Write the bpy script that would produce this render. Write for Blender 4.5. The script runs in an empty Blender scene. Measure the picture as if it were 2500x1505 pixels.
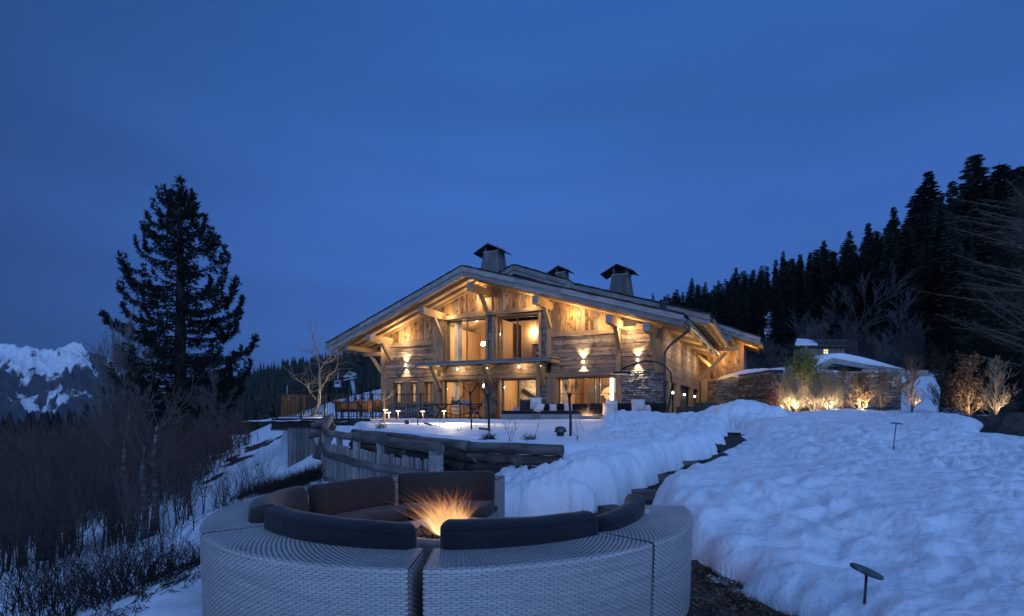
import bpy, math, random
import numpy as np
from math import pi, sin, cos, tan, radians, sqrt, atan2, exp
from mathutils import Vector as V, Matrix
R = random.Random(7)
C = bpy.context.scene.collection
sc = bpy.context.scene
EYE, FOC, HY, CX = 1.39, 1300.0, 1000.0, 1250.0

# ------------------------------------------------ camera, world, sun, exposure
cam = bpy.data.cameras.new('camera'); cam_o = bpy.data.objects.new('camera', cam); C.objects.link(cam_o)
cam_o.location = (0, 0, EYE); cam_o.rotation_euler = (pi/2, 0, 0)
cam.sensor_width = 36; cam.lens = 36*FOC/2500; cam.shift_y = (HY-752.5)/2500
cam.clip_start = .1; cam.clip_end = 30000
sc.camera = cam_o
sc.view_settings.view_transform = 'Standard'; sc.view_settings.look = 'None'
sc.view_settings.exposure = 0; sc.view_settings.gamma = 1
sc.view_settings.use_curve_mapping = False
sc.render.engine = 'CYCLES'
cy = sc.cycles
cy.max_bounces = 6; cy.diffuse_bounces = 3; cy.glossy_bounces = 3; cy.transmission_bounces = 4
cy.transparent_max_bounces = 24; cy.volume_bounces = 0
cy.sample_clamp_indirect = 3; cy.sample_clamp_direct = 0
cy.caustics_reflective = False; cy.caustics_refractive = False
cy.use_denoising = True
try: cy.denoiser = 'OPENIMAGEDENOISE'
except Exception: pass
cy.use_light_tree = True

w = bpy.data.worlds.new('World'); sc.world = w; w.use_nodes = True
nt = w.node_tree; N = nt.nodes; LK = nt.links
bg = N['Background']; bg.inputs[1].default_value = 1.0
geo = N.new('ShaderNodeNewGeometry')
sep = N.new('ShaderNodeSeparateXYZ')
tc = N.new('ShaderNodeTexCoord'); LK.new(tc.outputs['Generated'], sep.inputs[0])
sky = N.new('ShaderNodeTexSky'); sky.sky_type = 'NISHITA'; sky.sun_disc = False
sky.sun_elevation = radians(1.5); sky.sun_rotation = radians(180)      # the sun has gone down behind the camera
skm = N.new('ShaderNodeVectorMath'); skm.operation = 'MULTIPLY'; skm.inputs[1].default_value = (.0025, .007, .02)
LK.new(sky.outputs[0], skm.inputs[0])
def wmath(op, a, b=None, clamp=False):
    m = N.new('ShaderNodeMath'); m.operation = op; m.use_clamp = clamp
    for i, q in enumerate((a, b)):
        if q is None: continue
        if isinstance(q, (int, float)): m.inputs[i].default_value = q
        else: LK.new(q, m.inputs[i])
    return m.outputs[0]
ramp = N.new('ShaderNodeValToRGB')
LK.new(sep.outputs[2], ramp.inputs[0])
cr = ramp.color_ramp
cr.elements[0].position = 0; cr.elements[0].color = (.032, .095, .34, 1)
cr.elements[1].position = 1; cr.elements[1].color = (.06, .13, .36, 1)
for p, c in ((.12, (.045, .128, .45)), (.28, (.048, .139, .485)), (.45, (.036, .122, .41)), (.6, (.028, .106, .365))):
    e = cr.elements.new(p); e.color = (*c, 1)
# the glow left by the sunset lies behind the camera and to its right, the far left is darkest
xl = wmath('MINIMUM', sep.outputs[0], 0.0); xr_ = wmath('MAXIMUM', sep.outputs[0], 0.0)
side = wmath('SUBTRACT', 1.0, wmath('ADD', wmath('MULTIPLY', wmath('MULTIPLY', xl, xl), 1.12), wmath('MULTIPLY', wmath('MULTIPLY', xr_, xr_), .22)))
back = wmath('MULTIPLY', sep.outputs[1], -1.0)
back = wmath('MAXIMUM', back, 0.0)
back = wmath('POWER', back, 1.5)
# thin high cloud
mp = N.new('ShaderNodeMapping'); LK.new(tc.outputs['Generated'], mp.inputs[0]); mp.inputs['Scale'].default_value = (1.0, 1.0, 6.5); mp.inputs['Rotation'].default_value = (0, radians(14), 0)
ns = N.new('ShaderNodeTexNoise'); LK.new(mp.outputs[0], ns.inputs[0]); ns.inputs['Scale'].default_value = 1.7; ns.inputs['Detail'].default_value = 5; ns.inputs['Roughness'].default_value = .45
cl = N.new('ShaderNodeMapRange'); LK.new(ns.outputs[0], cl.inputs[0]); cl.inputs[1].default_value = .35; cl.inputs[2].default_value = .75; cl.inputs[3].default_value = .94; cl.inputs[4].default_value = 1.13
mul = N.new('ShaderNodeVectorMath'); mul.operation = 'SCALE'; LK.new(ramp.outputs[0], mul.inputs[0])
LK.new(wmath('MULTIPLY', side, cl.outputs[0]), mul.inputs[3])
glow = N.new('ShaderNodeVectorMath'); glow.operation = 'SCALE'; glow.inputs[0].default_value = (.36, .62, 1.25); LK.new(back, glow.inputs[3])
a1 = N.new('ShaderNodeVectorMath'); LK.new(mul.outputs[0], a1.inputs[0]); LK.new(skm.outputs[0], a1.inputs[1])
a2 = N.new('ShaderNodeVectorMath'); LK.new(a1.outputs[0], a2.inputs[0]); LK.new(glow.outputs[0], a2.inputs[1])
LK.new(a2.outputs[0], bg.inputs[0])

sun = bpy.data.lights.new('twilight', 'SUN'); sun.energy = .30; sun.angle = radians(40); sun.color = (.36, .60, 1.0)
sun_o = bpy.data.objects.new('twilight', sun); C.objects.link(sun_o)
sun_o.rotation_euler = V((-.55, .62, -.62)).to_track_quat('-Z', 'Y').to_euler()

# ------------------------------------------------ helpers
def P(px, py, d): return V(((px-CX)*d/FOC, d, EYE-(py-HY)*d/FOC))
def link(o):
    C.objects.link(o); return o
def tag(o, label=None, cat=None, group=None, kind=None):
    if label: o['label'] = label
    if cat: o['category'] = cat
    if group: o['group'] = group
    if kind: o['kind'] = kind
    return o
def empty(name, loc, rz=0, **k):
    o = bpy.data.objects.new(name, None); o.empty_display_size = .2; o.location = loc; o.rotation_euler = (0, 0, rz)
    link(o); return tag(o, **k)
def mesh_obj(name, verts, faces, mat, parent=None, smooth=False, loc=None, **k):
    me = bpy.data.meshes.new(name); me.from_pydata([tuple(v) for v in verts], [], faces); me.validate(); me.update()
    if mat: me.materials.append(mat)
    if smooth: me.polygons.foreach_set('use_smooth', [True]*len(me.polygons))
    o = bpy.data.objects.new(name, me); link(o)
    if parent is not None: o.parent = parent
    if loc is not None: o.location = loc
    return tag(o, **k)
def fast_mesh(name, verts, quads, mat, parent=None, smooth=False, attrs=None, **k):
    """numpy verts (n,3) and faces (m,3 or 4)"""
    verts = np.asarray(verts, dtype=np.float32); quads = np.asarray(quads, dtype=np.int32)
    me = bpy.data.meshes.new(name); n = quads.shape[1]
    me.vertices.add(len(verts)); me.vertices.foreach_set('co', verts.ravel())
    me.loops.add(quads.size); me.loops.foreach_set('vertex_index', quads.ravel())
    me.polygons.add(len(quads)); me.polygons.foreach_set('loop_start', np.arange(0, quads.size, n, dtype=np.int32))
    me.polygons.foreach_set('loop_total', np.full(len(quads), n, dtype=np.int32))
    if smooth: me.polygons.foreach_set('use_smooth', np.ones(len(quads), dtype=bool))
    me.update(calc_edges=True)
    for nm, arr in (attrs or {}).items():
        at = me.attributes.new(nm, 'FLOAT', 'POINT'); at.data.foreach_set('value', np.asarray(arr, dtype=np.float32))
    me.materials.append(mat)
    o = bpy.data.objects.new(name, me); link(o)
    if parent is not None: o.parent = parent
    return tag(o, **k)
class MB:
    def __init__(s): s.v = []; s.f = []; s.a = []
    def add(s, vs, fs):
        b = len(s.v); s.v.extend(tuple(q) for q in vs); s.f.extend(tuple(i+b for i in f) for f in fs); return s
    def box(s, c, size, rot=None, taper=1.0):
        hx, hy, hz = (q/2 for q in size); vs = []
        for z, t in ((-hz, 1), (hz, taper)):
            for x, y in ((-hx, -hy), (hx, -hy), (hx, hy), (-hx, hy)): vs.append(V((x*t, y*t, z)))
        if rot is not None: vs = [rot @ q for q in vs]
        return s.add([q+V(c) for q in vs], BOXF)
    def beam(s, a, b, w, h, up=V((0, 0, 1))):
        a = V(a); b = V(b); d = (b-a).normalized(); x = d.cross(up)
        if x.length < 1e-4: x = d.cross(V((1, 0, 0)))
        x.normalize(); z = x.cross(d).normalized(); vs = []
        for p in (a, b):
            for i, j in ((-1, -1), (1, -1), (1, 1), (-1, 1)): vs.append(p+x*(i*w/2)+z*(j*h/2))
        return s.add(vs, BOXF)
    def tube(s, pts, rad, n=6, cap=True):
        pts = [V(p) for p in pts]
        if not hasattr(rad, '__len__'): rad = [rad]*len(pts)
        b = len(s.v); x = None
        for i, p in enumerate(pts):
            d = (pts[min(i+1, len(pts)-1)]-pts[max(i-1, 0)])
            d = d.normalized() if d.length > 1e-9 else V((0, 0, 1))
            if x is None: x = d.orthogonal().normalized()
            else:
                x = x-d*x.dot(d); x = x.normalized() if x.length > 1e-6 else d.orthogonal().normalized()
            y = d.cross(x)
            for k in range(n):
                t = 2*pi*k/n; q = p+(x*cos(t)+y*sin(t))*rad[i]; s.v.append((q.x, q.y, q.z))
        for i in range(len(pts)-1):
            for k in range(n):
                k2 = (k+1) % n; s.f.append((b+i*n+k, b+i*n+k2, b+(i+1)*n+k2, b+(i+1)*n+k))
        if cap:
            s.f.append(tuple(b+k for k in range(n))[::-1]); e = b+(len(pts)-1)*n; s.f.append(tuple(e+k for k in range(n)))
        return s
    def lathe(s, c, prof, n=16):
        b = len(s.v); c = V(c)
        for r, z in prof:
            for k in range(n): t = 2*pi*k/n; s.v.append((c.x+r*cos(t), c.y+r*sin(t), c.z+z))
        for i in range(len(prof)-1):
            for k in range(n): k2 = (k+1) % n; s.f.append((b+i*n+k, b+i*n+k2, b+(i+1)*n+k2, b+(i+1)*n+k))
        s.f.append(tuple(b+k for k in range(n))[::-1]); e = b+(len(prof)-1)*n; s.f.append(tuple(e+k for k in range(n)))
        return s
    def xf(s, M):
        s.v = [tuple(M @ V(q)) for q in s.v]; return s
    def build(s, name, mat, parent=None, smooth=False, **k):
        return mesh_obj(name, s.v, s.f, mat, parent, smooth, **k)
BOXF = [(0, 3, 2, 1), (4, 5, 6, 7), (0, 1, 5, 4), (1, 2, 6, 5), (2, 3, 7, 6), (3, 0, 4, 7)]
def dup(root, loc=None, rz=None, scale=None, label=None, group=None):
    r = root.copy(); C.objects.link(r)
    if loc is not None: r.location = loc
    if rz is not None: r.rotation_euler = (0, 0, rz)
    if scale is not None: r.scale = (scale,)*3 if not hasattr(scale, '__len__') else scale
    if label: r['label'] = label
    if group: r['group'] = group
    for ch in list(root.children):
        c = ch.copy(); C.objects.link(c); c.parent = r
        for g in list(ch.children): q = g.copy(); C.objects.link(q); q.parent = c
    return r
def plank(parent, name, a, b, wid, th, nrm, mat, wob=.006, seg=3, group=None, rnd=None):
    """a sawn board between a and b; nrm is the outward normal of its broad face. Local X runs along the grain."""
    rr = rnd or R
    a = V(a); b = V(b); L = (b-a).length; x = (b-a)/max(L, 1e-6); n = V(nrm); y = n.cross(x).normalized(); z = x.cross(y)
    M = Matrix((x, y, z)).transposed().to_4x4(); M.translation = (a+b)/2
    vs = []; tl = rr.uniform(-wob, wob)*.5
    for i in range(seg+1):
        t = i/seg; xx = -L/2+L*t; e0 = rr.uniform(-wob, wob); e1 = rr.uniform(-wob, wob); dz = rr.uniform(-wob, wob)*.4
        for (j, k) in ((-1, -1), (1, -1), (1, 1), (-1, 1)):
            vs.append((xx, j*wid/2+(e0 if j < 0 else e1), k*th/2+dz+tl*j))
    fs = [(0, 3, 2, 1)]
    for i in range(seg):
        o = i*4
        for q in range(4): fs.append((o+q, o+(q+1) % 4, o+4+(q+1) % 4, o+4+q))
    e = seg*4; fs.append((e, e+1, e+2, e+3))
    o = mesh_obj(name, vs, fs, mat, parent); o.matrix_local = M
    if group: o['group'] = group
    return o
# numpy value noise -------------------------------------------------
_rs = np.random.RandomState(3); _tab = _rs.rand(256, 256).astype(np.float64)
def vnoise(x, y):
    xi = np.floor(x).astype(int); yi = np.floor(y).astype(int); fx = x-xi; fy = y-yi
    fx = fx*fx*fx*(fx*(fx*6-15)+10); fy = fy*fy*fy*(fy*(fy*6-15)+10)
    g = lambda i, j: _tab[i & 255, j & 255]
    return ((g(xi, yi)*(1-fx)+g(xi+1, yi)*fx)*(1-fy)+(g(xi, yi+1)*(1-fx)+g(xi+1, yi+1)*fx)*fy)*2-1
def fbm(x, y, o=4, g=.5):
    s = 0; a = 1
    for i in range(o): s = s+a*vnoise(x*2**i+17.3*i, y*2**i-9.1*i); a *= g
    return s
def worley(x, y):
    """distance to the nearest and second nearest of jittered points"""
    xi = np.floor(x).astype(int); yi = np.floor(y).astype(int)
    d1 = np.full(x.shape, 9.0); d2 = np.full(x.shape, 9.0)
    for i in (-1, 0, 1):
        for j in (-1, 0, 1):
            a = xi+i; b = yi+j; qx = a+_tab[a & 255, b & 255]; qy = b+_tab[(b+91) & 255, (a+37) & 255]
            d = np.hypot(x-qx, y-qy); d2 = np.minimum(d2, np.maximum(d1, d)); d1 = np.minimum(d1, d)
    return d1, d2
def sdpoly(poly, X, Y):
    """signed distance, positive inside"""
    d = np.full(X.shape, 1e9); ins = np.zeros(X.shape, bool); n = len(poly)
    for i in range(n):
        x0, y0 = poly[i]; x1, y1 = poly[(i+1) % n]; ex, ey = x1-x0, y1-y0
        t = np.clip(((X-x0)*ex+(Y-y0)*ey)/(ex*ex+ey*ey), 0, 1)
        d = np.minimum(d, np.hypot(X-x0-t*ex, Y-y0-t*ey))
        c = ((y0 > Y) != (y1 > Y)); c &= X < (x1-x0)*(Y-y0)/((y1-y0) if y1 != y0 else 1e-9)+x0; ins ^= c
    return np.where(ins, d, -d)
def sm(t): t = np.clip(t, 0, 1); return t*t*(3-2*t)
def rnd_edge(t): t = np.clip(t, 0, 1); return np.sqrt(np.maximum(0, 1-(1-t)**2.2))

# ------------------------------------------------ materials
def nodes(m): return m.node_tree.nodes, m.node_tree.links
def pmat(name, cols, scale=(1, 1, 1), ns=4.0, detail=6, rough=.8, bump=.3, bd=.02, bscale=None, metal=0, rv=0.0, dist=0.0, spec=.3, nrough=.55, stain=None, coord='Object', sheen=0, hv=0.0):
    """noise coloured surface; cols are ramp stops (pos,(r,g,b)); rv: brightness spread between objects; stain: (scale, amount, colour)"""
    m = bpy.data.materials.new(name); m.use_nodes = True; n, l = nodes(m); b = n['Principled BSDF']
    tcn = n.new('ShaderNodeTexCoord'); oi = n.new('ShaderNodeObjectInfo')
    mpn = n.new('ShaderNodeMapping'); mpn.inputs['Scale'].default_value = scale; l.new(tcn.outputs[coord], mpn.inputs[0])
    sc3 = n.new('ShaderNodeVectorMath'); sc3.operation = 'SCALE'; sc3.inputs[0].default_value = (37, 19, 53); l.new(oi.outputs['Random'], sc3.inputs[3])
    l.new(sc3.outputs[0], mpn.inputs['Location'])
    nz = n.new('ShaderNodeTexNoise'); nz.inputs['Scale'].default_value = ns; nz.inputs['Detail'].default_value = detail
    nz.inputs['Roughness'].default_value = nrough; nz.inputs['Distortion'].default_value = dist; l.new(mpn.outputs[0], nz.inputs[0])
    rp = n.new('ShaderNodeValToRGB'); l.new(nz.outputs[0], rp.inputs[0]); el = rp.color_ramp.elements
    el[0].position, el[0].color = cols[0][0], (*cols[0][1], 1); el[1].position, el[1].color = cols[-1][0], (*cols[-1][1], 1)
    for p, c in cols[1:-1]: e = el.new(p); e.color = (*c, 1)
    out = rp.outputs[0]
    if stain:
        n2 = n.new('ShaderNodeTexNoise'); n2.inputs['Scale'].default_value = stain[0]; n2.inputs['Detail'].default_value = 5
        off = n.new('ShaderNodeVectorMath'); l.new(tcn.outputs[coord], off.inputs[0]); l.new(sc3.outputs[0], off.inputs[1]); l.new(off.outputs[0], n2.inputs[0])
        mr = n.new('ShaderNodeMapRange'); l.new(n2.outputs[0], mr.inputs[0]); mr.inputs[1].default_value = .5; mr.inputs[2].default_value = .68; mr.inputs[4].default_value = stain[1]
        mx = n.new('ShaderNodeMix'); mx.data_type = 'RGBA'; l.new(mr.outputs[0], mx.inputs[0]); l.new(out, mx.inputs[6]); mx.inputs[7].default_value = (*stain[2], 1); out = mx.outputs[2]
    if rv or hv:
        hs = n.new('ShaderNodeHueSaturation'); l.new(out, hs.inputs['Color'])
        mr = n.new('ShaderNodeMapRange'); l.new(oi.outputs['Random'], mr.inputs[0]); mr.inputs[3].default_value = 1-rv; mr.inputs[4].default_value = 1+rv; l.new(mr.outputs[0], hs.inputs['Value'])
        if hv:
            ml = n.new('ShaderNodeMath'); ml.operation = 'MULTIPLY'; ml.inputs[1].default_value = 7.13; l.new(oi.outputs['Random'], ml.inputs[0])
            fr = n.new('ShaderNodeMath'); fr.operation = 'FRACT'; l.new(ml.outputs[0], fr.inputs[0])
            m2 = n.new('ShaderNodeMapRange'); l.new(fr.outputs[0], m2.inputs[0]); m2.inputs[3].default_value = 1-hv; m2.inputs[4].default_value = 1+hv; l.new(m2.outputs[0], hs.inputs['Saturation'])
        out = hs.outputs[0]
    l.new(out, b.inputs['Base Color']); b.inputs['Roughness'].default_value = rough; b.inputs['Metallic'].default_value = metal
    b.inputs['Specular IOR Level'].default_value = spec
    if sheen: b.inputs['Sheen Weight'].default_value = sheen
    if bump:
        bp = n.new('ShaderNodeBump'); bp.inputs['Strength'].default_value = bump; bp.inputs['Distance'].default_value = bd; src = nz.outputs[0]
        if bscale:
            n3 = n.new('ShaderNodeTexNoise'); n3.inputs['Scale'].default_value = bscale; n3.inputs['Detail'].default_value = 5; l.new(mpn.outputs[0], n3.inputs[0]); src = n3.outputs[0]
        l.new(src, bp.inputs['Height']); l.new(bp.outputs[0], b.inputs['Normal'])
    return m
def emat(name, col, strength):
    m = bpy.data.materials.new(name); m.use_nodes = True; n, l = nodes(m); b = n['Principled BSDF']
    b.inputs['Base Color'].default_value = (0, 0, 0, 1); b.inputs['Emission Color'].default_value = (*col, 1); b.inputs['Emission Strength'].default_value = strength
    return m
def glassmat(name, tint=(1, 1, 1), refl=.12):
    m = bpy.data.materials.new(name); m.use_nodes = True; n, l = nodes(m); n.remove(n['Principled BSDF']); out = n['Material Output']
    t = n.new('ShaderNodeBsdfTransparent'); t.inputs[0].default_value = (*tint, 1); g = n.new('ShaderNodeBsdfGlossy'); g.inputs['Roughness'].default_value = .03
    lw = n.new('ShaderNodeLayerWeight'); lw.inputs[0].default_value = refl; mx = n.new('ShaderNodeMixShader')
    l.new(lw.outputs['Fresnel'], mx.inputs[0]); l.new(t.outputs[0], mx.inputs[1]); l.new(g.outputs[0], mx.inputs[2]); l.new(mx.outputs[0], out.inputs[0])
    return m
G = (2, 34, 34)
M = {}
M['board'] = pmat('aged_board', [(.28, (.055, .036, .024)), (.40, (.20, .135, .09)), (.56, (.33, .24, .165)), (.78, (.47, .37, .275))], G, 1.0, 8, .8, .8, .012, rv=.34, hv=.2, stain=(2.6, .8, (.06, .038, .026)), nrough=.68, dist=.3)
M['vboard'] = pmat('upright_board', [(.28, (.06, .03, .014)), (.40, (.26, .145, .065)), (.56, (.41, .26, .13)), (.78, (.54, .37, .20))], G, 1.0, 8, .8, .7, .010, rv=.36, hv=.25, stain=(3.0, .85, (.05, .026, .014)), nrough=.66, dist=.4)
M['beam'] = pmat('hewn_beam', [(.25, (.15, .09, .048)), (.5, (.31, .205, .12)), (.8, (.42, .30, .185))], G, .9, 7, .8, .6, .012, rv=.15, stain=(1.6, .35, (.12, .08, .055)))
M['newbeam'] = pmat('pale_beam', [(.3, (.30, .18, .08)), (.5, (.44, .28, .13)), (.8, (.52, .36, .19))], G, .8, 6, .75, .4, .008, rv=.12)
M['grey'] = pmat('weathered_board', [(.25, (.12, .105, .10)), (.5, (.30, .275, .25)), (.8, (.44, .41, .38))], G, .9, 7, .82, .6, .01, rv=.22, stain=(1.3, .5, (.16, .12, .09)))
M['soffit'] = pmat('soffit_board', [(.25, (.33, .20, .09)), (.5, (.48, .32, .16)), (.8, (.56, .40, .22))], G, 1.0, 6, .75, .3, .005, rv=.15)
M['frame'] = pmat('window_frame_wood', [(.3, (.22, .12, .05)), (.55, (.36, .21, .09)), (.8, (.44, .27, .13))], (8, 8, 8), 1.0, 5, .6, .2, .004)
M['shingle'] = pmat('wood_shingle', [(.3, (.03, .028, .027)), (.6, (.09, .08, .075)), (.8, (.15, .14, .13))], (6, 6, 6), 1.5, 5, .9, .6, .01, rv=.4)
M['stone'] = pmat('split_stone', [(.25, (.09, .08, .075)), (.45, (.20, .18, .165)), (.62, (.31, .28, .25)), (.8, (.42, .39, .35))], (1, 1, 1.4), 5, 8, .9, .8, .03, rv=.45, hv=.6, bscale=14)
M['mortar'] = pmat('dark_joint', [(.3, (.025, .022, .02)), (.7, (.07, .06, .055))], (1, 1, 1), 9, 5, .95, .5)
M['istone'] = pmat('indoor_stone', [(.3, (.26, .21, .15)), (.6, (.42, .36, .27)), (.8, (.5, .44, .34))], (1, 1, 1.4), 5, 6, .9, .6, .02, rv=.3, bscale=14)
M['iwood'] = pmat('indoor_panel', [(.3, (.30, .17, .075)), (.55, (.42, .25, .12)), (.8, (.48, .31, .16))], (12, 12, .6), 1.0, 6, .6, .1, .004, rv=.1)
M['curtain'] = pmat('curtain_cloth', [(.3, (.62, .55, .48)), (.7, (.74, .68, .60))], (1, 1, 1), 3, 3, .9, 0)
_n, _l = nodes(M['curtain']); _t = _n.new('ShaderNodeBsdfTranslucent'); _t.inputs[0].default_value = (.85, .78, .68, 1); _m = _n.new('ShaderNodeMixShader'); _m.inputs[0].default_value = .6; _l.new(_n['Principled BSDF'].outputs[0], _m.inputs[1]); _l.new(_t.outputs[0], _m.inputs[2]); _l.new(_m.outputs[0], _n['Material Output'].inputs[0])
M['iron'] = pmat('black_iron', [(.3, (.012, .012, .013)), (.7, (.03, .03, .032))], (1, 1, 1), 12, 3, .5, .1, .002, metal=.4)
M['zinc'] = pmat('zinc', [(.3, (.06, .06, .065)), (.7, (.14, .14, .15))], (1, 1, 1), 6, 4, .45, .1, .003, metal=.7)
M['rust'] = pmat('rusty_sheet', [(.3, (.16, .06, .02)), (.6, (.34, .15, .05)), (.8, (.42, .21, .08))], (1, 1, 1), 5, 6, .8, .2, .004)
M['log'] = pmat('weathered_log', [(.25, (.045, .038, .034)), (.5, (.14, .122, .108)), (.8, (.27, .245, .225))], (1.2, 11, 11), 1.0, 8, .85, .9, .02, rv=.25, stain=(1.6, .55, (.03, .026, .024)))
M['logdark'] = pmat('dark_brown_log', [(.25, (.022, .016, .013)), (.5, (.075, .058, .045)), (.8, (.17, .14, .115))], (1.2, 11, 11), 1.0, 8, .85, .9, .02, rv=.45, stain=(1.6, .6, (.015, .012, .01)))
M['picket'] = pmat('grey_picket', [(.25, (.12, .11, .10)), (.5, (.30, .27, .25)), (.8, (.46, .43, .40))], (1.5, 26, 26), 1.0, 7, .85, .7, .012, rv=.3)
M['bark'] = pmat('bark', [(.3, (.016, .013, .011)), (.6, (.038, .031, .027)), (.8, (.06, .052, .046))], (8, 8, 2), 1.5, 6, .95, .5, .02, rv=.2)
M['palebark'] = pmat('birch_bark', [(.4, (.03, .028, .026)), (.55, (.10, .092, .086)), (.72, (.22, .205, .195))], (3, 3, 9), 1.5, 6, .9, .3, .01)
M['twig'] = pmat('bare_twig', [(.3, (.050, .037, .035)), (.7, (.105, .080, .074))], (2, 2, 2), 1.5, 3, .95, 0, rv=.25)
M['palewig'] = pmat('pale_twig', [(.3, (.22, .16, .10)), (.7, (.40, .31, .21))], (4, 4, 4), 3, 4, .9, 0)
M['browntwig'] = pmat('brown_twig', [(.3, (.10, .065, .04)), (.7, (.20, .14, .09))], (4, 4, 4), 3, 4, .9, 0)
M['needle'] = pmat('needles', [(.3, (.009, .012, .010)), (.7, (.026, .033, .025))], (1, 1, 1), .9, 3, .9, 0, rv=.55)
M['leafg'] = pmat('evergreen_leaf', [(.3, (.10, .13, .03)), (.7, (.22, .26, .08))], (1, 1, 1), 6, 3, .6, 0)
M['leafb'] = pmat('dry_leaf', [(.3, (.16, .075, .03)), (.7, (.34, .19, .09))], (1, 1, 1), 9, 3, .8, 0)
M['leafr'] = pmat('red_stem', [(.3, (.12, .02, .015)), (.7, (.25, .05, .03))], (1, 1, 1), 9, 3, .8, 0)
M['snow'] = pmat('snow', [(.3, (.76, .79, .83)), (.6, (.82, .84, .87)), (.8, (.85, .87, .89))], (1, 1, 1), 1.7, 7, .65, .5, .03, bscale=22, spec=.25, stain=(7, .06, (.35, .33, .3)))
M['fsnow'] = pmat('far_snow', [(.3, (.74, .77, .82)), (.8, (.84, .86, .88))], (1, 1, 1), .01, 6, .8, 0)
M['fabric'] = pmat('charcoal_fabric', [(.3, (.013, .014, .018)), (.7, (.023, .024, .030))], (1, 1, 1), 3, 4, .92, .55, .035, spec=.15, sheen=.15, rv=.08, bscale=7)
M['brownfab'] = pmat('taupe_fabric', [(.3, (.030, .027, .026)), (.7, (.048, .043, .041))], (1, 1, 1), 3, 4, .92, .55, .035, spec=.15, sheen=.15, rv=.08, bscale=7)
M['pillow'] = pmat('pillow_satin', [(.3, (.52, .47, .43)), (.7, (.64, .59, .55))], (1, 1, 1), 4, 4, .45, .5, .02, spec=.5)
M['wicker'] = pmat('wicker_strand', [(.3, (.34, .315, .30)), (.55, (.45, .42, .395)), (.8, (.54, .505, .47))], (1.5, 1.5, 34), 1.6, 5, .55, .25, .003, bscale=90, spec=.35)
M['wickerv'] = pmat('wicker_upright', [(.3, (.22, .21, .21)), (.7, (.32, .30, .295))], (1, 1, 1), 40, 5, .6, .2, .002, spec=.3)
M['core'] = pmat('sofa_core', [(.3, (.05, .048, .047)), (.7, (.09, .086, .084))], (1, 1, 1), 9, 3, .9, 0)
M['pit'] = pmat('cast_stone', [(.3, (.20, .18, .17)), (.7, (.33, .30, .28))], (1, 1, 1), 12, 6, .9, .3, .005)
M['lampgreen'] = pmat('verdigris_disc', [(.35, (.035, .06, .062)), (.55, (.085, .125, .12)), (.75, (.17, .2, .17))], (1, 1, 1), 26, 6, .8, .4, .004)
M['steel'] = pmat('galvanised_steel', [(.3, (.30, .31, .33)), (.7, (.48, .49, .51))], (1, 1, 1), 2, 4, .5, 0, metal=.3)
M['paving'] = pmat('terrace_paving', [(.3, (.10, .09, .08)), (.7, (.22, .2, .18))], (1, 1, 1), 2, 6, .85, .3)
M['plastic'] = pmat('dark_plastic', [(.3, (.01, .012, .014)), (.7, (.022, .025, .028))], (1, 1, 1), 3, 3, .35, 0, spec=.5)
M['glass'] = glassmat('window_glass')
M['bulb'] = emat('lit_bulb', (1, .86, .62), 30)
M['cabinlight'] = emat('cabin_window_glow', (1, .78, .5), 1.3)
M['dimdisc'] = emat('dim_heater', (1, .8, .6), .35)
M['chim'] = pmat('chimney_board', [(.25, (.05, .046, .045)), (.5, (.13, .12, .115)), (.8, (.22, .21, .20))], G, .9, 7, .85, .6, .01, rv=.3)
M['bulbw'] = emat('lit_shade', (1, .80, .55), 7)
M['strip'] = emat('light_strip', (1, .88, .7), 9)

def point(name, loc, power, col=(1, .70, .38), r=.05):
    l = bpy.data.lights.new(name, 'POINT'); l.energy = power; l.color = col; l.shadow_soft_size = r
    o = bpy.data.objects.new(name, l); o.location = loc; link(o); return o
def spot(name, loc, aim, power, ang=60, blend=.6, col=(1, .62, .28), r=.03):
    l = bpy.data.lights.new(name, 'SPOT'); l.energy = power; l.color = col; l.shadow_soft_size = r; l.spot_size = radians(ang); l.spot_blend = blend
    o = bpy.data.objects.new(name, l); o.location = loc; link(o)
    o.rotation_euler = (V(aim)-V(loc)).to_track_quat('-Z', 'Y').to_euler(); return o
def area(name, loc, aim, power, sx, sy, col=(1, .62, .28)):
    l = bpy.data.lights.new(name, 'AREA'); l.energy = power; l.color = col; l.shape = 'RECTANGLE'; l.size = sx; l.size_y = sy
    o = bpy.data.objects.new(name, l); o.location = loc; link(o)
    o.rotation_euler = (V(aim)-V(loc)).to_track_quat('-Z', 'Y').to_euler(); return o
# ================================================ GROUND, SNOW, HILLS
LP = np.array([(-1.9, 1.0), (-2.45, 3.5), (-3.2, 6.0), (-4.5, 9.0), (-6.9, 15.0), (-8.3, 18.0), (-10.0, 25.0), (-12, 40)], float)   # brow of the left slope
def browx(Y): return np.interp(Y, LP[:, 1], LP[:, 0])
WALL = [(-4.1, 14.0), (-3.97, 13.75), (-2.0, 10.8), (-.65, 8.5), (.76, 7.75)]            # line of the log retaining wall
TERR = [(-3.97, 13.9), (-2, 11.0), (-.62, 8.72), (.8, 7.95), (2.0, 9.0), (3.6, 10.7), (5.0, 12.9), (5.9, 15), (6.6, 18), (7.2, 22.2), (-7.0, 22.4), (-6.0, 20), (-4.9, 17)]
PLAT = [(-4.05, 13.85), (-2.05, 10.85), (-.65, 8.6), (.8, 7.85), (2.1, 8.9), (3.9, 10.5), (5.6, 12.4), (9, 19), (22, 24), (24, 60), (-12, 60), (-9.8, 34), (-9.4, 21.6), (-4.9, 17.0)]
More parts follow.
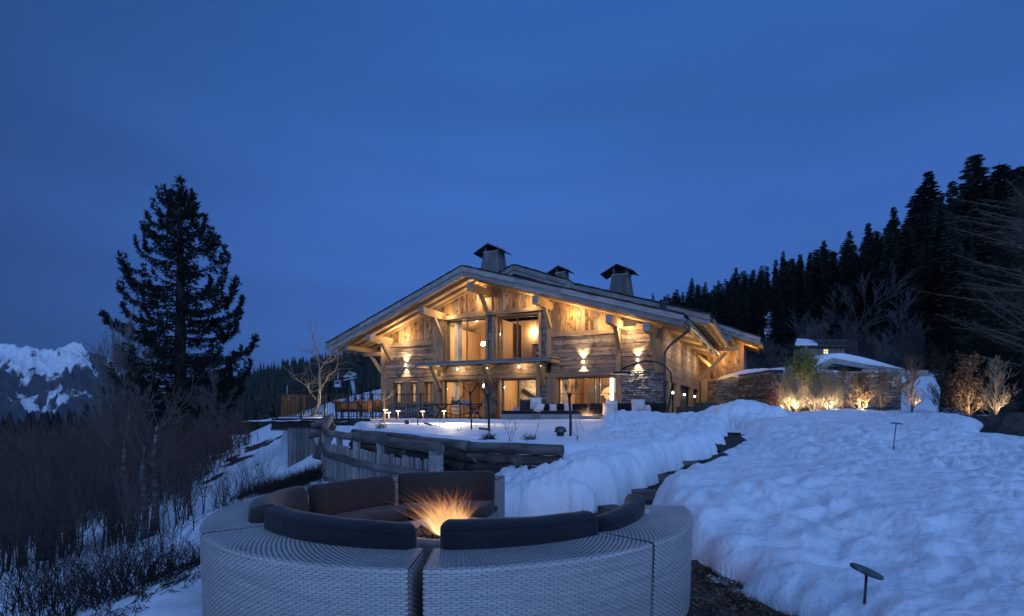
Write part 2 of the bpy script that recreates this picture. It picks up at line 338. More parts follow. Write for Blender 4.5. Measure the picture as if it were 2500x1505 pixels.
RF = [(2.1, -1), (1.95, 1.6), (1.88, 2.6), (1.86, 3.4), (1.66, 4.2), (1.50, 5.2), (1.52, 6.1), (1.76, 6.9), (2.11, 7.75), (2.66, 8.5), (3.43, 9.3), (4.49, 10.7), (5.6, 12.6), (6.6, 15), (7.5, 18), (8.3, 21), (9, 24.5), (20, 25), (17, 20), (13.6, 15.5), (11.6, 13.0), (10.9, 12.2), (11.0, 11.3), (12.2, 10), (16, 7.5), (18, 0)]
CM = [(-.62, 7.75), (-.42, 7.0), (.2, 6.7), (.9, 6.75), (1.38, 7.3), (1.76, 7.9), (2.26, 8.58), (2.89, 9.24), (3.78, 10.1), (4.72, 11.58), (5.5, 13.6), (4.6, 15.2), (2.4, 14), (1.2, 9.6), (.3, 8.9), (-.3, 8.4)]
HP = [(6.2, 16.6), (7.4, 16.2), (8.8, 16.8), (9.6, 18.5), (8.8, 20), (7.0, 19.5), (6.2, 18)]
def zr(Y): return np.interp(Y, [0, 2, 3.2, 4.5, 6, 7.5, 9.4, 11.5, 14, 18, 24], [.02, .10, .20, .31, .44, .57, .72, .87, 1.03, 1.21, 1.28])
def base(X, Y):
    """ground without the thick snow"""
    z = np.zeros(X.shape)
    D = browx(Y)-X                                                                       # metres out over the left slope
    z += np.interp(Y, [0, 4, 7, 9, 12, 15, 18.5, 21, 26, 40], [0, 0, -.05, -.14, -.40, -.72, -.85, -.2, .75, .6])*sm((D+2.2)/2.2)
    z -= np.where(D > 0, np.where(D < 1.6, .47*D, .752+.29*(D-1.6))+.004*np.maximum(0, D-8)**2, 0)
    z = np.maximum(z, -60)
    # general rise of the garden to the right
    g = np.maximum(0, zr(Y)-.35)*sm((X-1.2)/1.5); z = z+np.where(D < 0, g, 0)
    # stair ramp
    t = np.clip(((X-1.6)*3.4+(Y-7.3)*5.3)/(3.4**2+5.3**2), 0, 1); dx = X-(1.6+3.4*t); dy = Y-(7.3+5.3*t); ds = np.hypot(dx, dy)
    z = np.where(ds < 1.1, z*sm((ds-.5)/.6)+(t*.80)*(1-sm((ds-.5)/.6)), z)
    s = sdpoly(PLAT, X, Y); zp = .80+.004*np.maximum(0, Y-20)
    z = np.where(s > -.1, z+(zp-z)*sm((s+.1)/.2), z)
    # the ground behind the garden walls climbs towards the wood
    z = z+np.maximum(0, Y-30)*.05*sm((X-6)/8)
    return z
def snow_top(X, Y):
    lump = (worley(X*1.9+.45*vnoise(X*2, Y*2), Y*1.7+.45*vnoise(X*2+9, Y*2))); l1 = np.minimum(1, (lump[1]-lump[0])*1.6)
    lump2 = worley(X*4.3+5+.5*vnoise(X*4, Y*4), Y*3.8+.5*vnoise(X*3, Y*3)); l2 = np.minimum(1, (lump2[1]-lump2[0])*1.6)
    wx, wy = X+.55*fbm(X*.9+3, Y*.9, 2), Y+.55*fbm(X*.9-7, Y*.9+4, 2); l3 = worley(wx*.72, wy*.66); l3 = np.minimum(1, (l3[1]-l3[0])*1.4)
    am = sm(.38+1.3*fbm(X*.42+11, Y*.42, 2)); am2 = sm(.4+1.1*fbm(X*.5-5, Y*.5+8, 2))
    rid = 1-np.abs(fbm(wx*.8+.4*wy, wy*1.7-.5*wx, 4))*1.7
    billow = .040*(sm(l1)-.6)*am+.024*(sm(l2)-.6)*am2+.030*(sm(l3)-.6)*(1-.5*am)+.026*rid*(1-.6*am)+.07*fbm(X*.45, Y*.45, 2)+.018*fbm(X*4.5, Y*4.5, 4)
    edge = .16*fbm(X*1.3, Y*1.3, 3)+.05*vnoise(X*6, Y*6)
    B = base(X, Y)-.06
    crumb = .038*(1-np.abs(fbm(X*3.1+2, Y*3.1, 4))*1.5)+.022*fbm(X*9, Y*9, 3)
    T = np.full(X.shape, -9.0)
    def put(poly, top, width, e, b=1.0, lo=None):
        nonlocal T
        s = sdpoly(poly, X, Y)+edge*e
        lowz = B if lo is None else lo
        h = lowz+(top+(billow*(b if b < 1.58 or b > 1.62 else .8)+(crumb if 1.58 < b < 1.62 else 0))-lowz)*rnd_edge(s/width)
        T = np.maximum(T, np.where(s > 0, h, -9))
    put(RF, zr(Y)+.10*vnoise(X*.35+4, Y*.35), .62, 1.0, 1.35)
    put(CM, np.interp(Y, [6.8, 7.6, 8.4, 9.3, 10.5, 12, 13.2, 15], [.32, .50, .60, .74, .95, 1.2, 1.34, 1.15])+np.interp(X, [-.5, .1, .9, 2, 3], [-.16, -.04, .18, .12, .04])*sm((10.5-Y)/2.5), .42, .8, 1.6)
    put(TERR, .865+.0098*(Y-8.5)+.02*vnoise(X, Y), .28, .35, .32)
    put(HP, np.full(X.shape, 1.62), 1.5, 1.2, 1.3)
    return T
def polar(y0, y1, ratio, x0, x1, n):
    ys = [y0]
    while ys[-1] < y1: ys.append(ys[-1]*ratio)
    ys = np.array(ys); t = np.linspace(x0, x1, n); Yg, Tg = np.meshgrid(ys, t, indexing='ij'); return Yg*Tg, Yg, len(ys), n
def grid_faces(ny, nx, keep=None):
    i = np.arange(ny-1)[:, None]*nx+np.arange(nx-1)[None, :]; q = np.stack([i, i+1, i+nx+1, i+nx], -1).reshape(-1, 4)
    return q if keep is None else q[keep.reshape(-1)]
def terrain(name, fn, y0, y1, ratio, x0, x1, n, mat, drop=None, attrs=None, **k):
    X, Y, ny, nx = polar(y0, y1, ratio, x0, x1, n); Z = fn(X, Y); keep = None
    if drop is not None:
        ok = Z > drop; keep = ok[:-1, :-1] | ok[1:, :-1] | ok[:-1, 1:] | ok[1:, 1:]
        Z = np.where(ok, Z, base(X, Y)-.12)
    return fast_mesh(name, np.stack([X, Y, Z], -1).reshape(-1, 3), grid_faces(ny, nx, keep), mat, smooth=True,
                     attrs=None if attrs is None else {a: f(X, Y).ravel() for a, f in attrs.items()}, **k)
def bare(X, Y):
    """1 where dark earth shows, 0 under thin snow"""
    n = fbm(X*1.1+3, Y*1.1, 4); D = browx(Y)-X
    m = np.full(X.shape, -.35)
    m = np.maximum(m, 1.1-np.hypot(X-.5, Y-4.3)/2.5-np.maximum(0, -1.9-X)*1.2)
    t = np.clip(((X-1.4)*3.6+(Y-7.0)*5.6)/(3.6**2+5.6**2), 0, 1); ds = np.hypot(X-(1.4+3.6*t), Y-(7.0+5.6*t)); m = np.maximum(m, .75-ds)
    m = np.maximum(m, .72-np.hypot((X+5.3)/1.3, (Y-11.6)/2.6))                             # thawed patch beside the fence
    m = np.maximum(m, .55-np.hypot((X+2.9)/.9, (Y-8.3)/1.2)); pass
    m = np.where(Y > 20, np.maximum(m, .9*sm((X+8)/2)*sm((24-np.abs(X-6))/8)), m)
    return sm((m+.35*n)*1.8+.2)
# ground material: thin old snow over earth with dead grass
m = bpy.data.materials.new('ground_thaw'); m.use_nodes = True; n, l = nodes(m); b = n['Principled BSDF']
at = n.new('ShaderNodeAttribute'); at.attribute_name = 'bare'; tcn = n.new('ShaderNodeTexCoord')
nz = n.new('ShaderNodeTexNoise'); nz.inputs['Scale'].default_value = 3.5; nz.inputs['Detail'].default_value = 9; nz.inputs['Roughness'].default_value = .65; l.new(tcn.outputs['Object'], nz.inputs[0])
ad = n.new('ShaderNodeMath'); ad.operation = 'MULTIPLY_ADD'; l.new(nz.outputs[0], ad.inputs[0]); ad.inputs[1].default_value = 1.1; l.new(at.outputs['Fac'], ad.inputs[2])
mr = n.new('ShaderNodeMapRange'); l.new(ad.outputs[0], mr.inputs[0]); mr.inputs[1].default_value = 1.0; mr.inputs[2].default_value = 1.08
n2 = n.new('ShaderNodeTexNoise'); n2.inputs['Scale'].default_value = 22; n2.inputs['Detail'].default_value = 8; l.new(tcn.outputs['Object'], n2.inputs[0])
rp = n.new('ShaderNodeValToRGB'); l.new(n2.outputs[0], rp.inputs[0]); rp.color_ramp.elements[0].position = .3; rp.color_ramp.elements[0].color = (.010, .009, .008, 1); rp.color_ramp.elements[1].position = .75; rp.color_ramp.elements[1].color = (.06, .048, .035, 1)
mx = n.new('ShaderNodeMix'); mx.data_type = 'RGBA'; l.new(mr.outputs[0], mx.inputs[0]); mx.inputs[6].default_value = (.80, .83, .86, 1); l.new(rp.outputs[0], mx.inputs[7]); l.new(mx.outputs[2], b.inputs['Base Color'])
b.inputs['Roughness'].default_value = .8; bp = n.new('ShaderNodeBump'); bp.inputs['Strength'].default_value = .7; bp.inputs['Distance'].default_value = .06; l.new(nz.outputs[0], bp.inputs['Height']); l.new(bp.outputs[0], b.inputs['Normal'])
M['ground'] = m
def gbase(X, Y):
    return base(X, Y)+.05*fbm(X*.9, Y*.9, 4)*np.where(sdpoly(PLAT, X, Y) > -.2, .15, 1)+.02*fbm(X*4, Y*4, 3)*np.where(sdpoly(PLAT, X, Y) > 0, 0, 1)
terrain('ground', gbase, .6, 75, 1.016, -2.2, 2.0, 420, M['ground'], attrs={'bare': bare}, kind='structure')
terrain('snow_bank', snow_top, 1.2, 25.5, 1.0075, -.62, 1.35, 760, M['snow'], drop=-5, kind='structure')
def gz(x, y): return float(gbase(np.array([float(x)]), np.array([float(y)]))[0])
def tz(x, y):
    s = float(snow_top(np.array([float(x)]), np.array([float(y)]))[0]); return max(s, gz(x, y))

# --- distant relief
def az_grid(name, pxs, ds, zf, mat, attrs=None, **k):
    A, Dd = np.meshgrid(pxs, ds, indexing='xy'); X = (A-CX)*Dd/FOC; Z = zf(A, Dd)
    at = None if attrs is None else {a: f(A, Dd).ravel() for a, f in attrs.items()}
    return fast_mesh(name, np.stack([X, Dd, Z], -1).reshape(-1, 3), grid_faces(len(ds), len(pxs)), mat, smooth=True, attrs=at, **k)
# wooded hill on the right: tops of the trees stand along SKY, the slope below them
SKYX = [1380, 1480, 1588, 1689, 1797, 1912, 2012, 2074, 2120, 2182, 2230, 2267, 2325, 2379, 2440, 2520, 2700]
SKYY = [790, 752, 716, 681, 654, 612, 585, 566, 543, 510, 490, 425, 442, 380, 402, 410, 400]
SKYD = [330, 300, 270, 245, 225, 200, 180, 165, 150, 132, 120, 108, 98, 90, 86, 84, 84]
def hr_near(A): return np.interp(A, [1380, 1700, 1900, 2200, 2600], [110, 80, 62, 50, 44])
def hill_r(A, D):
    zt = EYE+(HY-np.interp(A, SKYX, SKYY)-8)*np.interp(A, SKYX, SKYD)/FOC-np.interp(A, [1380, 2100, 2400], [15, 18, 19])
    d0 = hr_near(A); d1 = np.interp(A, SKYX, SKYD); t = (D-d0)/(d1-d0)
    return np.where(t < 0, 1.8+.0*D, 1.8+(zt-1.8)*np.clip(t, 0, 1)**.9-np.maximum(0, t-1)*6)
M['forestfloor'] = pmat('forest_floor', [(.35, (.014, .014, .013)), (.6, (.03, .028, .025)), (.75, (.05, .045, .04))], (1, 1, 1), .12, 7, .95, 0)
az_grid('hill_right', np.arange(1360, 2760, 14.), np.array([40, 44, 48, 52, 57, 62, 70, 80, 92, 105, 120, 140, 160, 180, 205, 235, 270, 310, 350, 420.]), lambda A, D: hill_r(A, D)-np.where(D < hr_near(A), (hr_near(A)-D)*.12, 0), M['forestfloor'], kind='structure')
# far ridge on the left
LSX = [430, 520, 580, 640, 700, 760, 830, 900, 1000, 1200, 1400]; LSY = [968, 950, 934, 918, 905, 893, 880, 862, 830, 770, 720]
def hill_l(A, D):
    zt = EYE+(HY+22-np.interp(A, LSX, LSY))*380/FOC-12
    t = np.clip((D-150)/230, 0, 1.3); return -24+(zt+24)*t**.8-np.maximum(0, t-1)*40
az_grid('hill_left', np.arange(300, 1420, 16.), np.array([90, 110, 130, 150, 170, 195, 220, 250, 280, 310, 345, 380, 420, 470.]), hill_l, M['forestfloor'], kind='structure')
# the piste: a snow slope falling to the left behind the deck
def piste(A, D):
    e = np.interp(A, [600, 700, 760, 820, 880, 940, 1100], [1062, 1018, 998, 978, 962, 948, 925])
    zt = EYE+(HY-e)*118/FOC; t = (D-60)/58.
    return -9+(zt+9)*np.clip(t, 0, 1.)**.85-np.maximum(0, t-1)*16
az_grid('ski_slope', np.arange(560, 1120, 10.), np.array([60, 66, 72, 80, 88, 96, 104, 111, 118, 122, 130.]), piste, M['fsnow'], kind='structure')
# valley floor far below, out to the horizon
M['valley'] = pmat('valley_wood', [(.35, (.012, .018, .02)), (.6, (.022, .03, .032)), (.75, (.05, .055, .06))], (1, 1, 1), .004, 8, .95, 0)
mesh_obj('valley', [(-16000, 60, -75), (9000, 60, -75), (14000, 26000, -300), (-26000, 26000, -300)], [(0, 1, 2, 3)], M['valley'], kind='structure')
# snowy mountains on the left
ms = bpy.data.materials.new('mountain_rock_snow'); ms.use_nodes = True; n, l = nodes(ms); b = n['Principled BSDF']
tcn = n.new('ShaderNodeTexCoord'); ge = n.new('ShaderNodeNewGeometry'); sp = n.new('ShaderNodeSeparateXYZ'); l.new(ge.outputs['Normal'], sp.inputs[0]); sp2 = n.new('ShaderNodeSeparateXYZ'); l.new(tcn.outputs['Object'], sp2.inputs[0])
nz = n.new('ShaderNodeTexNoise'); nz.inputs['Scale'].default_value = .006; nz.inputs['Detail'].default_value = 9; nz.inputs['Roughness'].default_value = .62; l.new(tcn.outputs['Object'], nz.inputs[0])
at = n.new('ShaderNodeAttribute'); at.attribute_name = 'snow'
ad = n.new('ShaderNodeMath'); ad.operation = 'MULTIPLY_ADD'; l.new(nz.outputs[0], ad.inputs[0]); ad.inputs[1].default_value = 1.3; l.new(at.outputs['Fac'], ad.inputs[2])
mr = n.new('ShaderNodeMapRange'); l.new(ad.outputs[0], mr.inputs[0]); mr.inputs[1].default_value = 1.06; mr.inputs[2].default_value = 1.17
n2 = n.new('ShaderNodeTexNoise'); n2.inputs['Scale'].default_value = .012; n2.inputs['Detail'].default_value = 7; l.new(tcn.outputs['Object'], n2.inputs[0])
rp = n.new('ShaderNodeValToRGB'); l.new(n2.outputs[0], rp.inputs[0]); rp.color_ramp.elements[0].position = .35; rp.color_ramp.elements[0].color = (.012, .014, .018, 1); rp.color_ramp.elements[1].position = .7; rp.color_ramp.elements[1].color = (.085, .075, .072, 1)
mx = n.new('ShaderNodeMix'); mx.data_type = 'RGBA'; l.new(mr.outputs[0], mx.inputs[0]); l.new(rp.outputs[0], mx.inputs[6]); mx.inputs[7].default_value = (.82, .84, .87, 1); l.new(mx.outputs[2], b.inputs['Base Color']); b.inputs['Roughness'].default_value = .85
MTX = [-500, -60, 20, 50, 90, 125, 155, 176, 192, 215, 245, 275, 330, 420, 520, 640, 800, 1000]
MTY = [840, 838, 838, 843, 848, 853, 845, 834, 832, 852, 866, 876, 900, 935, 962, 950, 965, 980]
def mount(A, D):
    zt = (HY-np.interp(A, MTX, MTY))*6200/FOC; t = np.clip((D-3600)/2600, 0, 1.4)
    prof = np.interp(t, [0, .2, .36, .5, .62, .72, .86, 1, 1.4], [0, .10, .26, .44, .52, .70, .86, 1, .5])
    rg = np.abs(fbm(A*.012+.0006*D, D*.0016, 5)); z = -260+(zt+260)*prof
    return z-rg*150*np.clip(t*3, 0, 1)*np.where(t < .97, 1, .12)+25*np.abs(fbm(A*.05, D*.004, 4))*np.clip(t, 0, 1)-70*np.abs(fbm(A*.045+D*.0022, D*.006-A*.01, 5))*np.clip(t*2, 0, 1)*np.where(t < .96, 1, .1)-np.maximum(0, fbm(A*.09, D*.0003, 3))*30*(t > .9)
def msnow(A, D):
    t = np.clip((D-3600)/2600, 0, 1.2); q = np.interp(t, [0, .3, .42, .5, .56, .66, .74, .82, .9, 1.2], [-.5, -.3, .12, .52, .42, .05, .38, .66, .62, .5])
    return q+.10-.25*np.clip((A-185)/40, 0, 1)+.25*fbm(A*.016+2, D*.0014, 4)
az_grid('mountain', np.arange(-520, 1010, 2.5), np.linspace(3600, 7000, 190), mount, ms, attrs={'snow': msnow}, kind='structure')
# ================================================ ROUND WICKER SOFA AND FIRE BOWL
SC = V((-.44, 4.31, 0)); RI, RO, SH = 1.43, 1.80, .64
def pol(r, a, z): return V((r*cos(a), r*sin(a), z))
def weave(surf, nu, nv, th=.0035, rnd=None, gap=.08):
    """basket weave of flat strands on a surface surf(u,v)->(point, normal): broad pads over, short uprights between. Returns verts, quads, second set."""
    H = ([], []); W = ([], []); rr = np.random.RandomState(5)
    for j in range(nv):
        for i in range(nu):
            if (i+j) % 2 == 0: u0, u1, v0, v1, T, dst = i-.42, i+1.42, j+.07, j+.93, th, H
            else: u0, u1, v0, v1, T, dst = i+.16, i+.84, j-.05, j+1.05, th*.35, W
            u0 = max(u0, 0); u1 = min(u1, nu); v0 = max(v0, 0); v1 = min(v1, nv); jit = rr.uniform(-.05, .05, 4)
            b = len(dst[0])
            for (uu, h) in ((u0, .05), (u0*.72+u1*.28, 1.), (u0*.28+u1*.72, 1.), (u1, .05)):
                for vv in (v0+jit[0], v1+jit[1]):
                    p, n = surf(uu/nu, vv/nv); q = p+n*(T*h+jit[2]*.008); dst[0].append((q.x, q.y, q.z))
            for k in range(3): dst[1].append((b+2*k, b+2*k+2, b+2*k+3, b+2*k+1))
    return H, W
def rounded(a0, a1):
    """outer skin of a sofa section from the floor up the outside, over the top, to the inner edge"""
    rc = .022
    prof = [(RO-.02, .03), (RO, SH-rc), (RO-rc*.3, SH-rc*.3), (RO-rc, SH), (RI, SH)]
    return prof
def sofa_section(parent, a0, a1, label=None):
    core = MB(); n = max(3, int((a1-a0)/radians(2))); prof = [(RI, .06), (RO-.02, .06), (RO-.006, SH-.01), (RI+.004, SH-.01)]
    for i in range(n+1):
        a = a0+(a1-a0)*i/n
        for r, z in prof: core.v.append(tuple(pol(r, a, z)))
    for i in range(n):
        for k in range(4): core.f.append((i*4+k, i*4+(k+1) % 4, i*4+4+(k+1) % 4, i*4+4+k))
    core.f.append((0, 3, 2, 1)); core.f.append((n*4, n*4+1, n*4+2, n*4+3))
    o = core.build('wicker_body', M['core'], parent)
    if label: o['label'] = label
    Lout = (a1-a0)*RO; nu = max(4, int(Lout/.024)); vis = True
    HV, HF, WV, WF = [], [], [], []
    def acc(res):
        for (vs, fs), (dv, df) in zip(res, ((HV, HF), (WV, WF))):
            b = len(dv); dv.extend(vs); df.extend(tuple(q+b for q in f) for f in fs)
    def side(u, v):
        a = a0+(a1-a0)*u; z = .04+(SH-.016-.04)*v; r = RO-.02*(1-v)**1; bulge = 0
        return pol(r, a, z), V((cos(a), sin(a), 0))
    acc(weave(side, nu, 46))
    def top(u, v):
        a = a0+(a1-a0)*u; r = RO-.012-(RO-.012-RI)*v; return pol(r, a, SH-.004), V((0, 0, 1))
    acc(weave(top, nu, 24))
    def edge(u, v):
        a = a0+(a1-a0)*u; t = v*pi/2; return V((cos(a)*(RO-.016+.016*cos(t)), sin(a)*(RO-.016+.016*cos(t)), SH-.020+.016*sin(t))), (V((cos(a)*cos(t), sin(a)*cos(t), sin(t))))
    acc(weave(edge, nu, 2, .003))
    for a, sgn in ((a0, -1), (a1, 1)):
        nn = V((-sin(a), cos(a), 0))*sgn
        def end(u, v, a=a, nn=nn): return pol(RI+(RO-.01-RI)*u, a, .04+(SH-.05)*v), nn
        acc(weave(end, 13, 46))
    def inner(u, v):
        a = a0+(a1-a0)*u; return pol(RI, a, .35+(SH-.36)*v), V((-cos(a), -sin(a), 0))
    acc(weave(inner, max(4, int((a1-a0)*RI/.03)), 18))
    fast_mesh('woven_strands', HV, HF, M['wicker'], o, smooth=False, kind='stuff'); fast_mesh('upright_strands', WV, WF, M['wickerv'], o, kind='stuff')
    # seat base
    sb = MB(); r0, r1 = .93, RI-.01
    for i in range(n+1):
        a = a0+(a1-a0)*i/n
        for r, z in ((r0, .05), (r1, .05), (r1, .30), (r0, .30)): sb.v.append(tuple(pol(r, a, z)))
    for i in range(n):
        for k in range(4): sb.f.append((i*4+k, i*4+(k+1) % 4, i*4+4+(k+1) % 4, i*4+4+k))
    sb.f.append((0, 3, 2, 1)); sb.f.append((n*4, n*4+1, n*4+2, n*4+3)); sb.build('seat_base', M['wickerv'], parent)
    return o
def cushion(name, parent, a0, a1, rc, zc, hr, hz, lean, mat, n=None, label=None, sag=.012, drift=0.0):
    """arc shaped cushion: superellipse section swept between two angles with soft ends"""
    rc += .012; n = n or max(10, int((a1-a0)/radians(2.2))); K = 20; vs = []; fs = []; el = .05/rc
    st = [0, .25, .6, .85, 1]; A = [a0+el*q for q in st]+list(np.linspace(a0+el*1.3, a1-el*1.3, n))+[a1-el*q for q in st[::-1]]
    S = [.30, .68, .90, .98, 1]+[1]*n+[1, .98, .90, .68, .30]
    for ii, (a, s) in enumerate(zip(A, S)):
        wv = 1+sag*sin(a*9+rc)+sag*.7*sin(a*23); tt = (a-a0)/(a1-a0)
        for k in range(K):
            t = 2*pi*k/K; cx = abs(cos(t))**.62*(1 if cos(t) > 0 else -1); cz = abs(sin(t))**.62*(1 if sin(t) > 0 else -1)
            x = cx*hr*s*wv; z = cz*hz*(.72+.28*s)*wv; z2 = z*cos(lean)-x*sin(lean); x2 = x*cos(lean)+z*sin(lean)
            vs.append(tuple(pol(rc+x2, a, zc+z2+drift*tt)))
    m = len(A)
    for i in range(m-1):
        for k in range(K): fs.append((i*K+k, i*K+(k+1) % K, (i+1)*K+(k+1) % K, (i+1)*K+k))
    fs.append(tuple(range(K))[::-1]); fs.append(tuple((m-1)*K+k for k in range(K)))
    o = mesh_obj(name, vs, fs, mat, parent, smooth=True)
    # seam piping along the back upper edge
    pipe = MB(); pts = []
    for a, s in zip(A[2:-2], S[2:-2]):
        x = .80*hr*s; z = .86*hz; pts.append(pol(rc+x*cos(lean)+z*sin(lean)+.004, a, zc+z*cos(lean)-x*sin(lean)+.004+drift*(a-a0)/(a1-a0)))
    pipe.tube(pts, .0035, 4); pipe.build('piping', mat, o, smooth=True)
    if label: o['label'] = label
    return o
d2 = radians
sofas = []
def sofa(a0, a1, lab, cush):
    e = empty('wicker_sofa', SC, label=lab, cat='sofa', group='curved wicker sofa sections round the fire bowl')
    sofa_section(e, d2(a0), d2(a1)); sofas.append(e)
    cushion('seat_cushion', e, d2(a0+.5), d2(a1-.5), 1.20, .365, .265, .065, 0, M['brownfab'], label=None)
    for c0, c1, rc, zc, hr, hz, ln, mt, dr in cush: cushion('back_cushion', e, d2(c0), d2(c1), rc, zc, hr, hz, ln, mt, drift=dr)
    return e
sofa(78.5, 122.6, 'far section of the round wicker sofa, its right end beside the gap in the ring', [(79.5, 121.5, 1.375, .565, .085, .165, .16, M['brownfab'], .0)])
sofa(123.2, 216.3, 'long left section of the round wicker sofa, brown cushions, no cushion over its rim', [(124, 163, 1.375, .555, .085, .16, .16, M['brownfab'], .0), (168, 213, 1.40, .565, .10, .17, .12, M['brownfab'], .02)])
sofa(217.0, 268.4, 'front left section of the round wicker sofa, nearest the camera left of the gap', [(218.5, 266.5, 1.37, .595, .085, .185, .14, M['fabric'], -.01)])
sofa(270.6, 313.2, 'front right section of the round wicker sofa, nearest the camera right of the gap', [(272.0, 312.0, 1.37, .60, .085, .185, .14, M['fabric'], -.01)])
sofa(313.8, 355.5, 'right end section of the round grey wicker sofa beside the big snow bank', [(314, 352, 1.375, .565, .08, .155, .10, M['fabric'], .03)])
# fire bowl
fb = empty('fire_bowl', SC+V((-.06, .02, 0)), label='round cast stone fire bowl in the middle of the ring of sofas', cat='fire bowl')
MB().lathe((0, 0, 0), [(.30, 0), (.36, .06), (.43, .30), (.46, .40), (.46, .43), (.39, .43), (.36, .36), (.2, .33), (.02, .33)], 40).build('bowl', M['pit'], fb, smooth=True)
em = MB()
for i in range(70):
    r = .33*sqrt(R.random()); a = R.uniform(0, 2*pi); em.box((r*cos(a), r*sin(a), .35+R.uniform(-.01, .03)), (R.uniform(.04, .08),)*3, rot=Matrix.Rotation(R.uniform(0, 3), 3, 'Z') @ Matrix.Rotation(R.uniform(0, 3), 3, 'X'), taper=.7)
em.build('lava_stones', M['mortar'], fb, kind='stuff')
fm = bpy.data.materials.new('flame'); fm.use_nodes = True; n, l = nodes(fm); n.remove(n['Principled BSDF']); out = n['Material Output']
at = n.new('ShaderNodeAttribute'); at.attribute_name = 't'; ed = n.new('ShaderNodeAttribute'); ed.attribute_name = 'e'
rp = n.new('ShaderNodeValToRGB'); l.new(at.outputs['Fac'], rp.inputs[0]); els = rp.color_ramp.elements
els[0].position = 0; els[0].color = (1.0, .74, .38, 1); els[1].position = 1; els[1].color = (.55, .12, .02, 1)
e = els.new(.35); e.color = (1.0, .64, .30, 1); e = els.new(.65); e.color = (.95, .42, .14, 1)
em_ = n.new('ShaderNodeEmission'); l.new(rp.outputs[0], em_.inputs[0]); em_.inputs[1].default_value = 2.1
tr = n.new('ShaderNodeBsdfTransparent'); fa = n.new('ShaderNodeMath'); fa.operation = 'MULTIPLY'; l.new(ed.outputs['Fac'], fa.inputs[0])
f2 = n.new('ShaderNodeMapRange'); l.new(at.outputs['Fac'], f2.inputs[0]); f2.inputs[3].default_value = .12; f2.inputs[4].default_value = .012; l.new(f2.outputs[0], fa.inputs[1])
mxs = n.new('ShaderNodeMixShader'); l.new(fa.outputs[0], mxs.inputs[0]); l.new(tr.outputs[0], mxs.inputs[1]); l.new(em_.outputs[0], mxs.inputs[2]); l.new(mxs.outputs[0], out.inputs[0])
M['flame'] = fm
def flames(name, base, rad, hgt, n, lean, **k):
    vs, fs, ta, ea = [], [], [], []; rr = random.Random(n)
    for i in range(n):
        r = rad*sqrt(rr.random()); a = rr.uniform(0, 2*pi); p = V((r*cos(a), r*sin(a), 0)); L = hgt*rr.uniform(.3, 1)**1.35*1.05*(1-.25*r/rad)
        d = V((cos(a)*r/rad*.42+lean[0]+rr.gauss(0, .22), sin(a)*r/rad*.6+rr.gauss(0, .25), 1)).normalized(); K = 9; wd = rr.uniform(.008, .034)
        sv = V((rr.gauss(-.08, .42), rr.gauss(0, .25), .15)); c = rr.uniform(-1.9, 1.9); b = len(vs)
        sidev = V((1, rr.uniform(-.6, .6), 0)).normalized()
        for s in range(K):
            t = s/(K-1); q = p+d*(L*t)+sv*(L*t*t)+sidev*(.085*hgt*sin(t*6+c*3)*t); w_ = wd*(1-t)**.8*(.35+.65*sin(min(1, t*4)*pi/2))+.0008
            dl = (d+sv*2*t).normalized(); sx = dl.cross(V((0, 1, 0))).normalized()
            for j, eg in ((-1, 0), (0, 1), (1, 0)): q2 = q+sx*(w_*j)+V((0, w_*.3*abs(j), 0)); vs.append(tuple(q2)); ta.append(t); ea.append(eg)
        for s in range(K-1):
            for j in (0, 1): o_ = b+s*3+j; fs.append((o_, o_+1, o_+4, o_+3))
    return fast_mesh(name, vs, fs, M['flame'], attrs={'t': ta, 'e': ea}, **k)
fl = flames('flame', None, .115, .40, 800, (-.30, 0), label='wispy orange flames rising from the bowl between the sofas', cat='fire'); fl.location = SC+V((-.06, .02, .385))
point('fire_light', SC+V((-.06, .0, .66)), 8, (1, .45, .14), .12)

# ================================================ LOG RETAINING WALL
wp = [V((x, y, 0)) for x, y in WALL]
lw = empty('log_retaining_wall', (-2.0, 10.8, -.1), label='retaining wall of stacked dark logs holding up the snowy terrace', cat='wall')
off = V((-2.0, 10.8, -.1))
def log(parent, a, b, r0, r1, name='log', mat='log', label=None):
    a = V(a); b = V(b); n_ = 9; k = 12; d = b-a; L = d.length; x = d.normalized(); q = x.to_track_quat('X', 'Z').to_matrix().to_4x4(); q.translation = (a+b)/2
    mb = MB(); pts = []; rr = []
    for i in range(n_): t = i/(n_-1); pts.append(V((-L/2+L*t, R.uniform(-.01, .01), R.uniform(-.008, .008)))); rr.append((r0+(r1-r0)*t)*R.uniform(.95, 1.05))
    mb.tube(pts, rr, k); o = mb.build(name, M[mat], parent, smooth=True); o.matrix_local = q
    o.data.polygons[-1].use_smooth = False; o.data.polygons[-2].use_smooth = False
    if label: o['label'] = label
    return o
def wall_pt(s): # s in 0..len-1
    i = min(int(s), len(wp)-2); t = s-i; return wp[i].lerp(wp[i+1], t)
rows = [(.80, .085), (.635, .08), (.475, .08), (.315, .085), (.15, .08), (-.01, .08)]
nrm2 = lambda i: V(((wp[i+1]-wp[i]).y, -(wp[i+1]-wp[i]).x, 0)).normalized()
for ri, (z, r) in enumerate(rows):
    cuts = [0, 1.0, 2.0, 3.0, 3.45 if ri % 2 else 3.7, 4.0] if ri else [0.4, 1.7, 3.02, 4.0]
    for a, b in zip(cuts[:-1], cuts[1:]):
        if a >= 4: continue
        pa, pb = wall_pt(a), wall_pt(min(b, 3.999)); nn = V(((pb-pa).y, -(pb-pa).x, 0)).normalized()
        pa = pa+nn*(.07+.02*ri); pb = pb+nn*(.07+.02*ri)
        log(lw, pa+V((0, 0, z))-off, pb+V((0, 0, z))-off, r*R.uniform(.95, 1.1), r*R.uniform(.9, 1.05), mat='logdark' if ri else 'log')
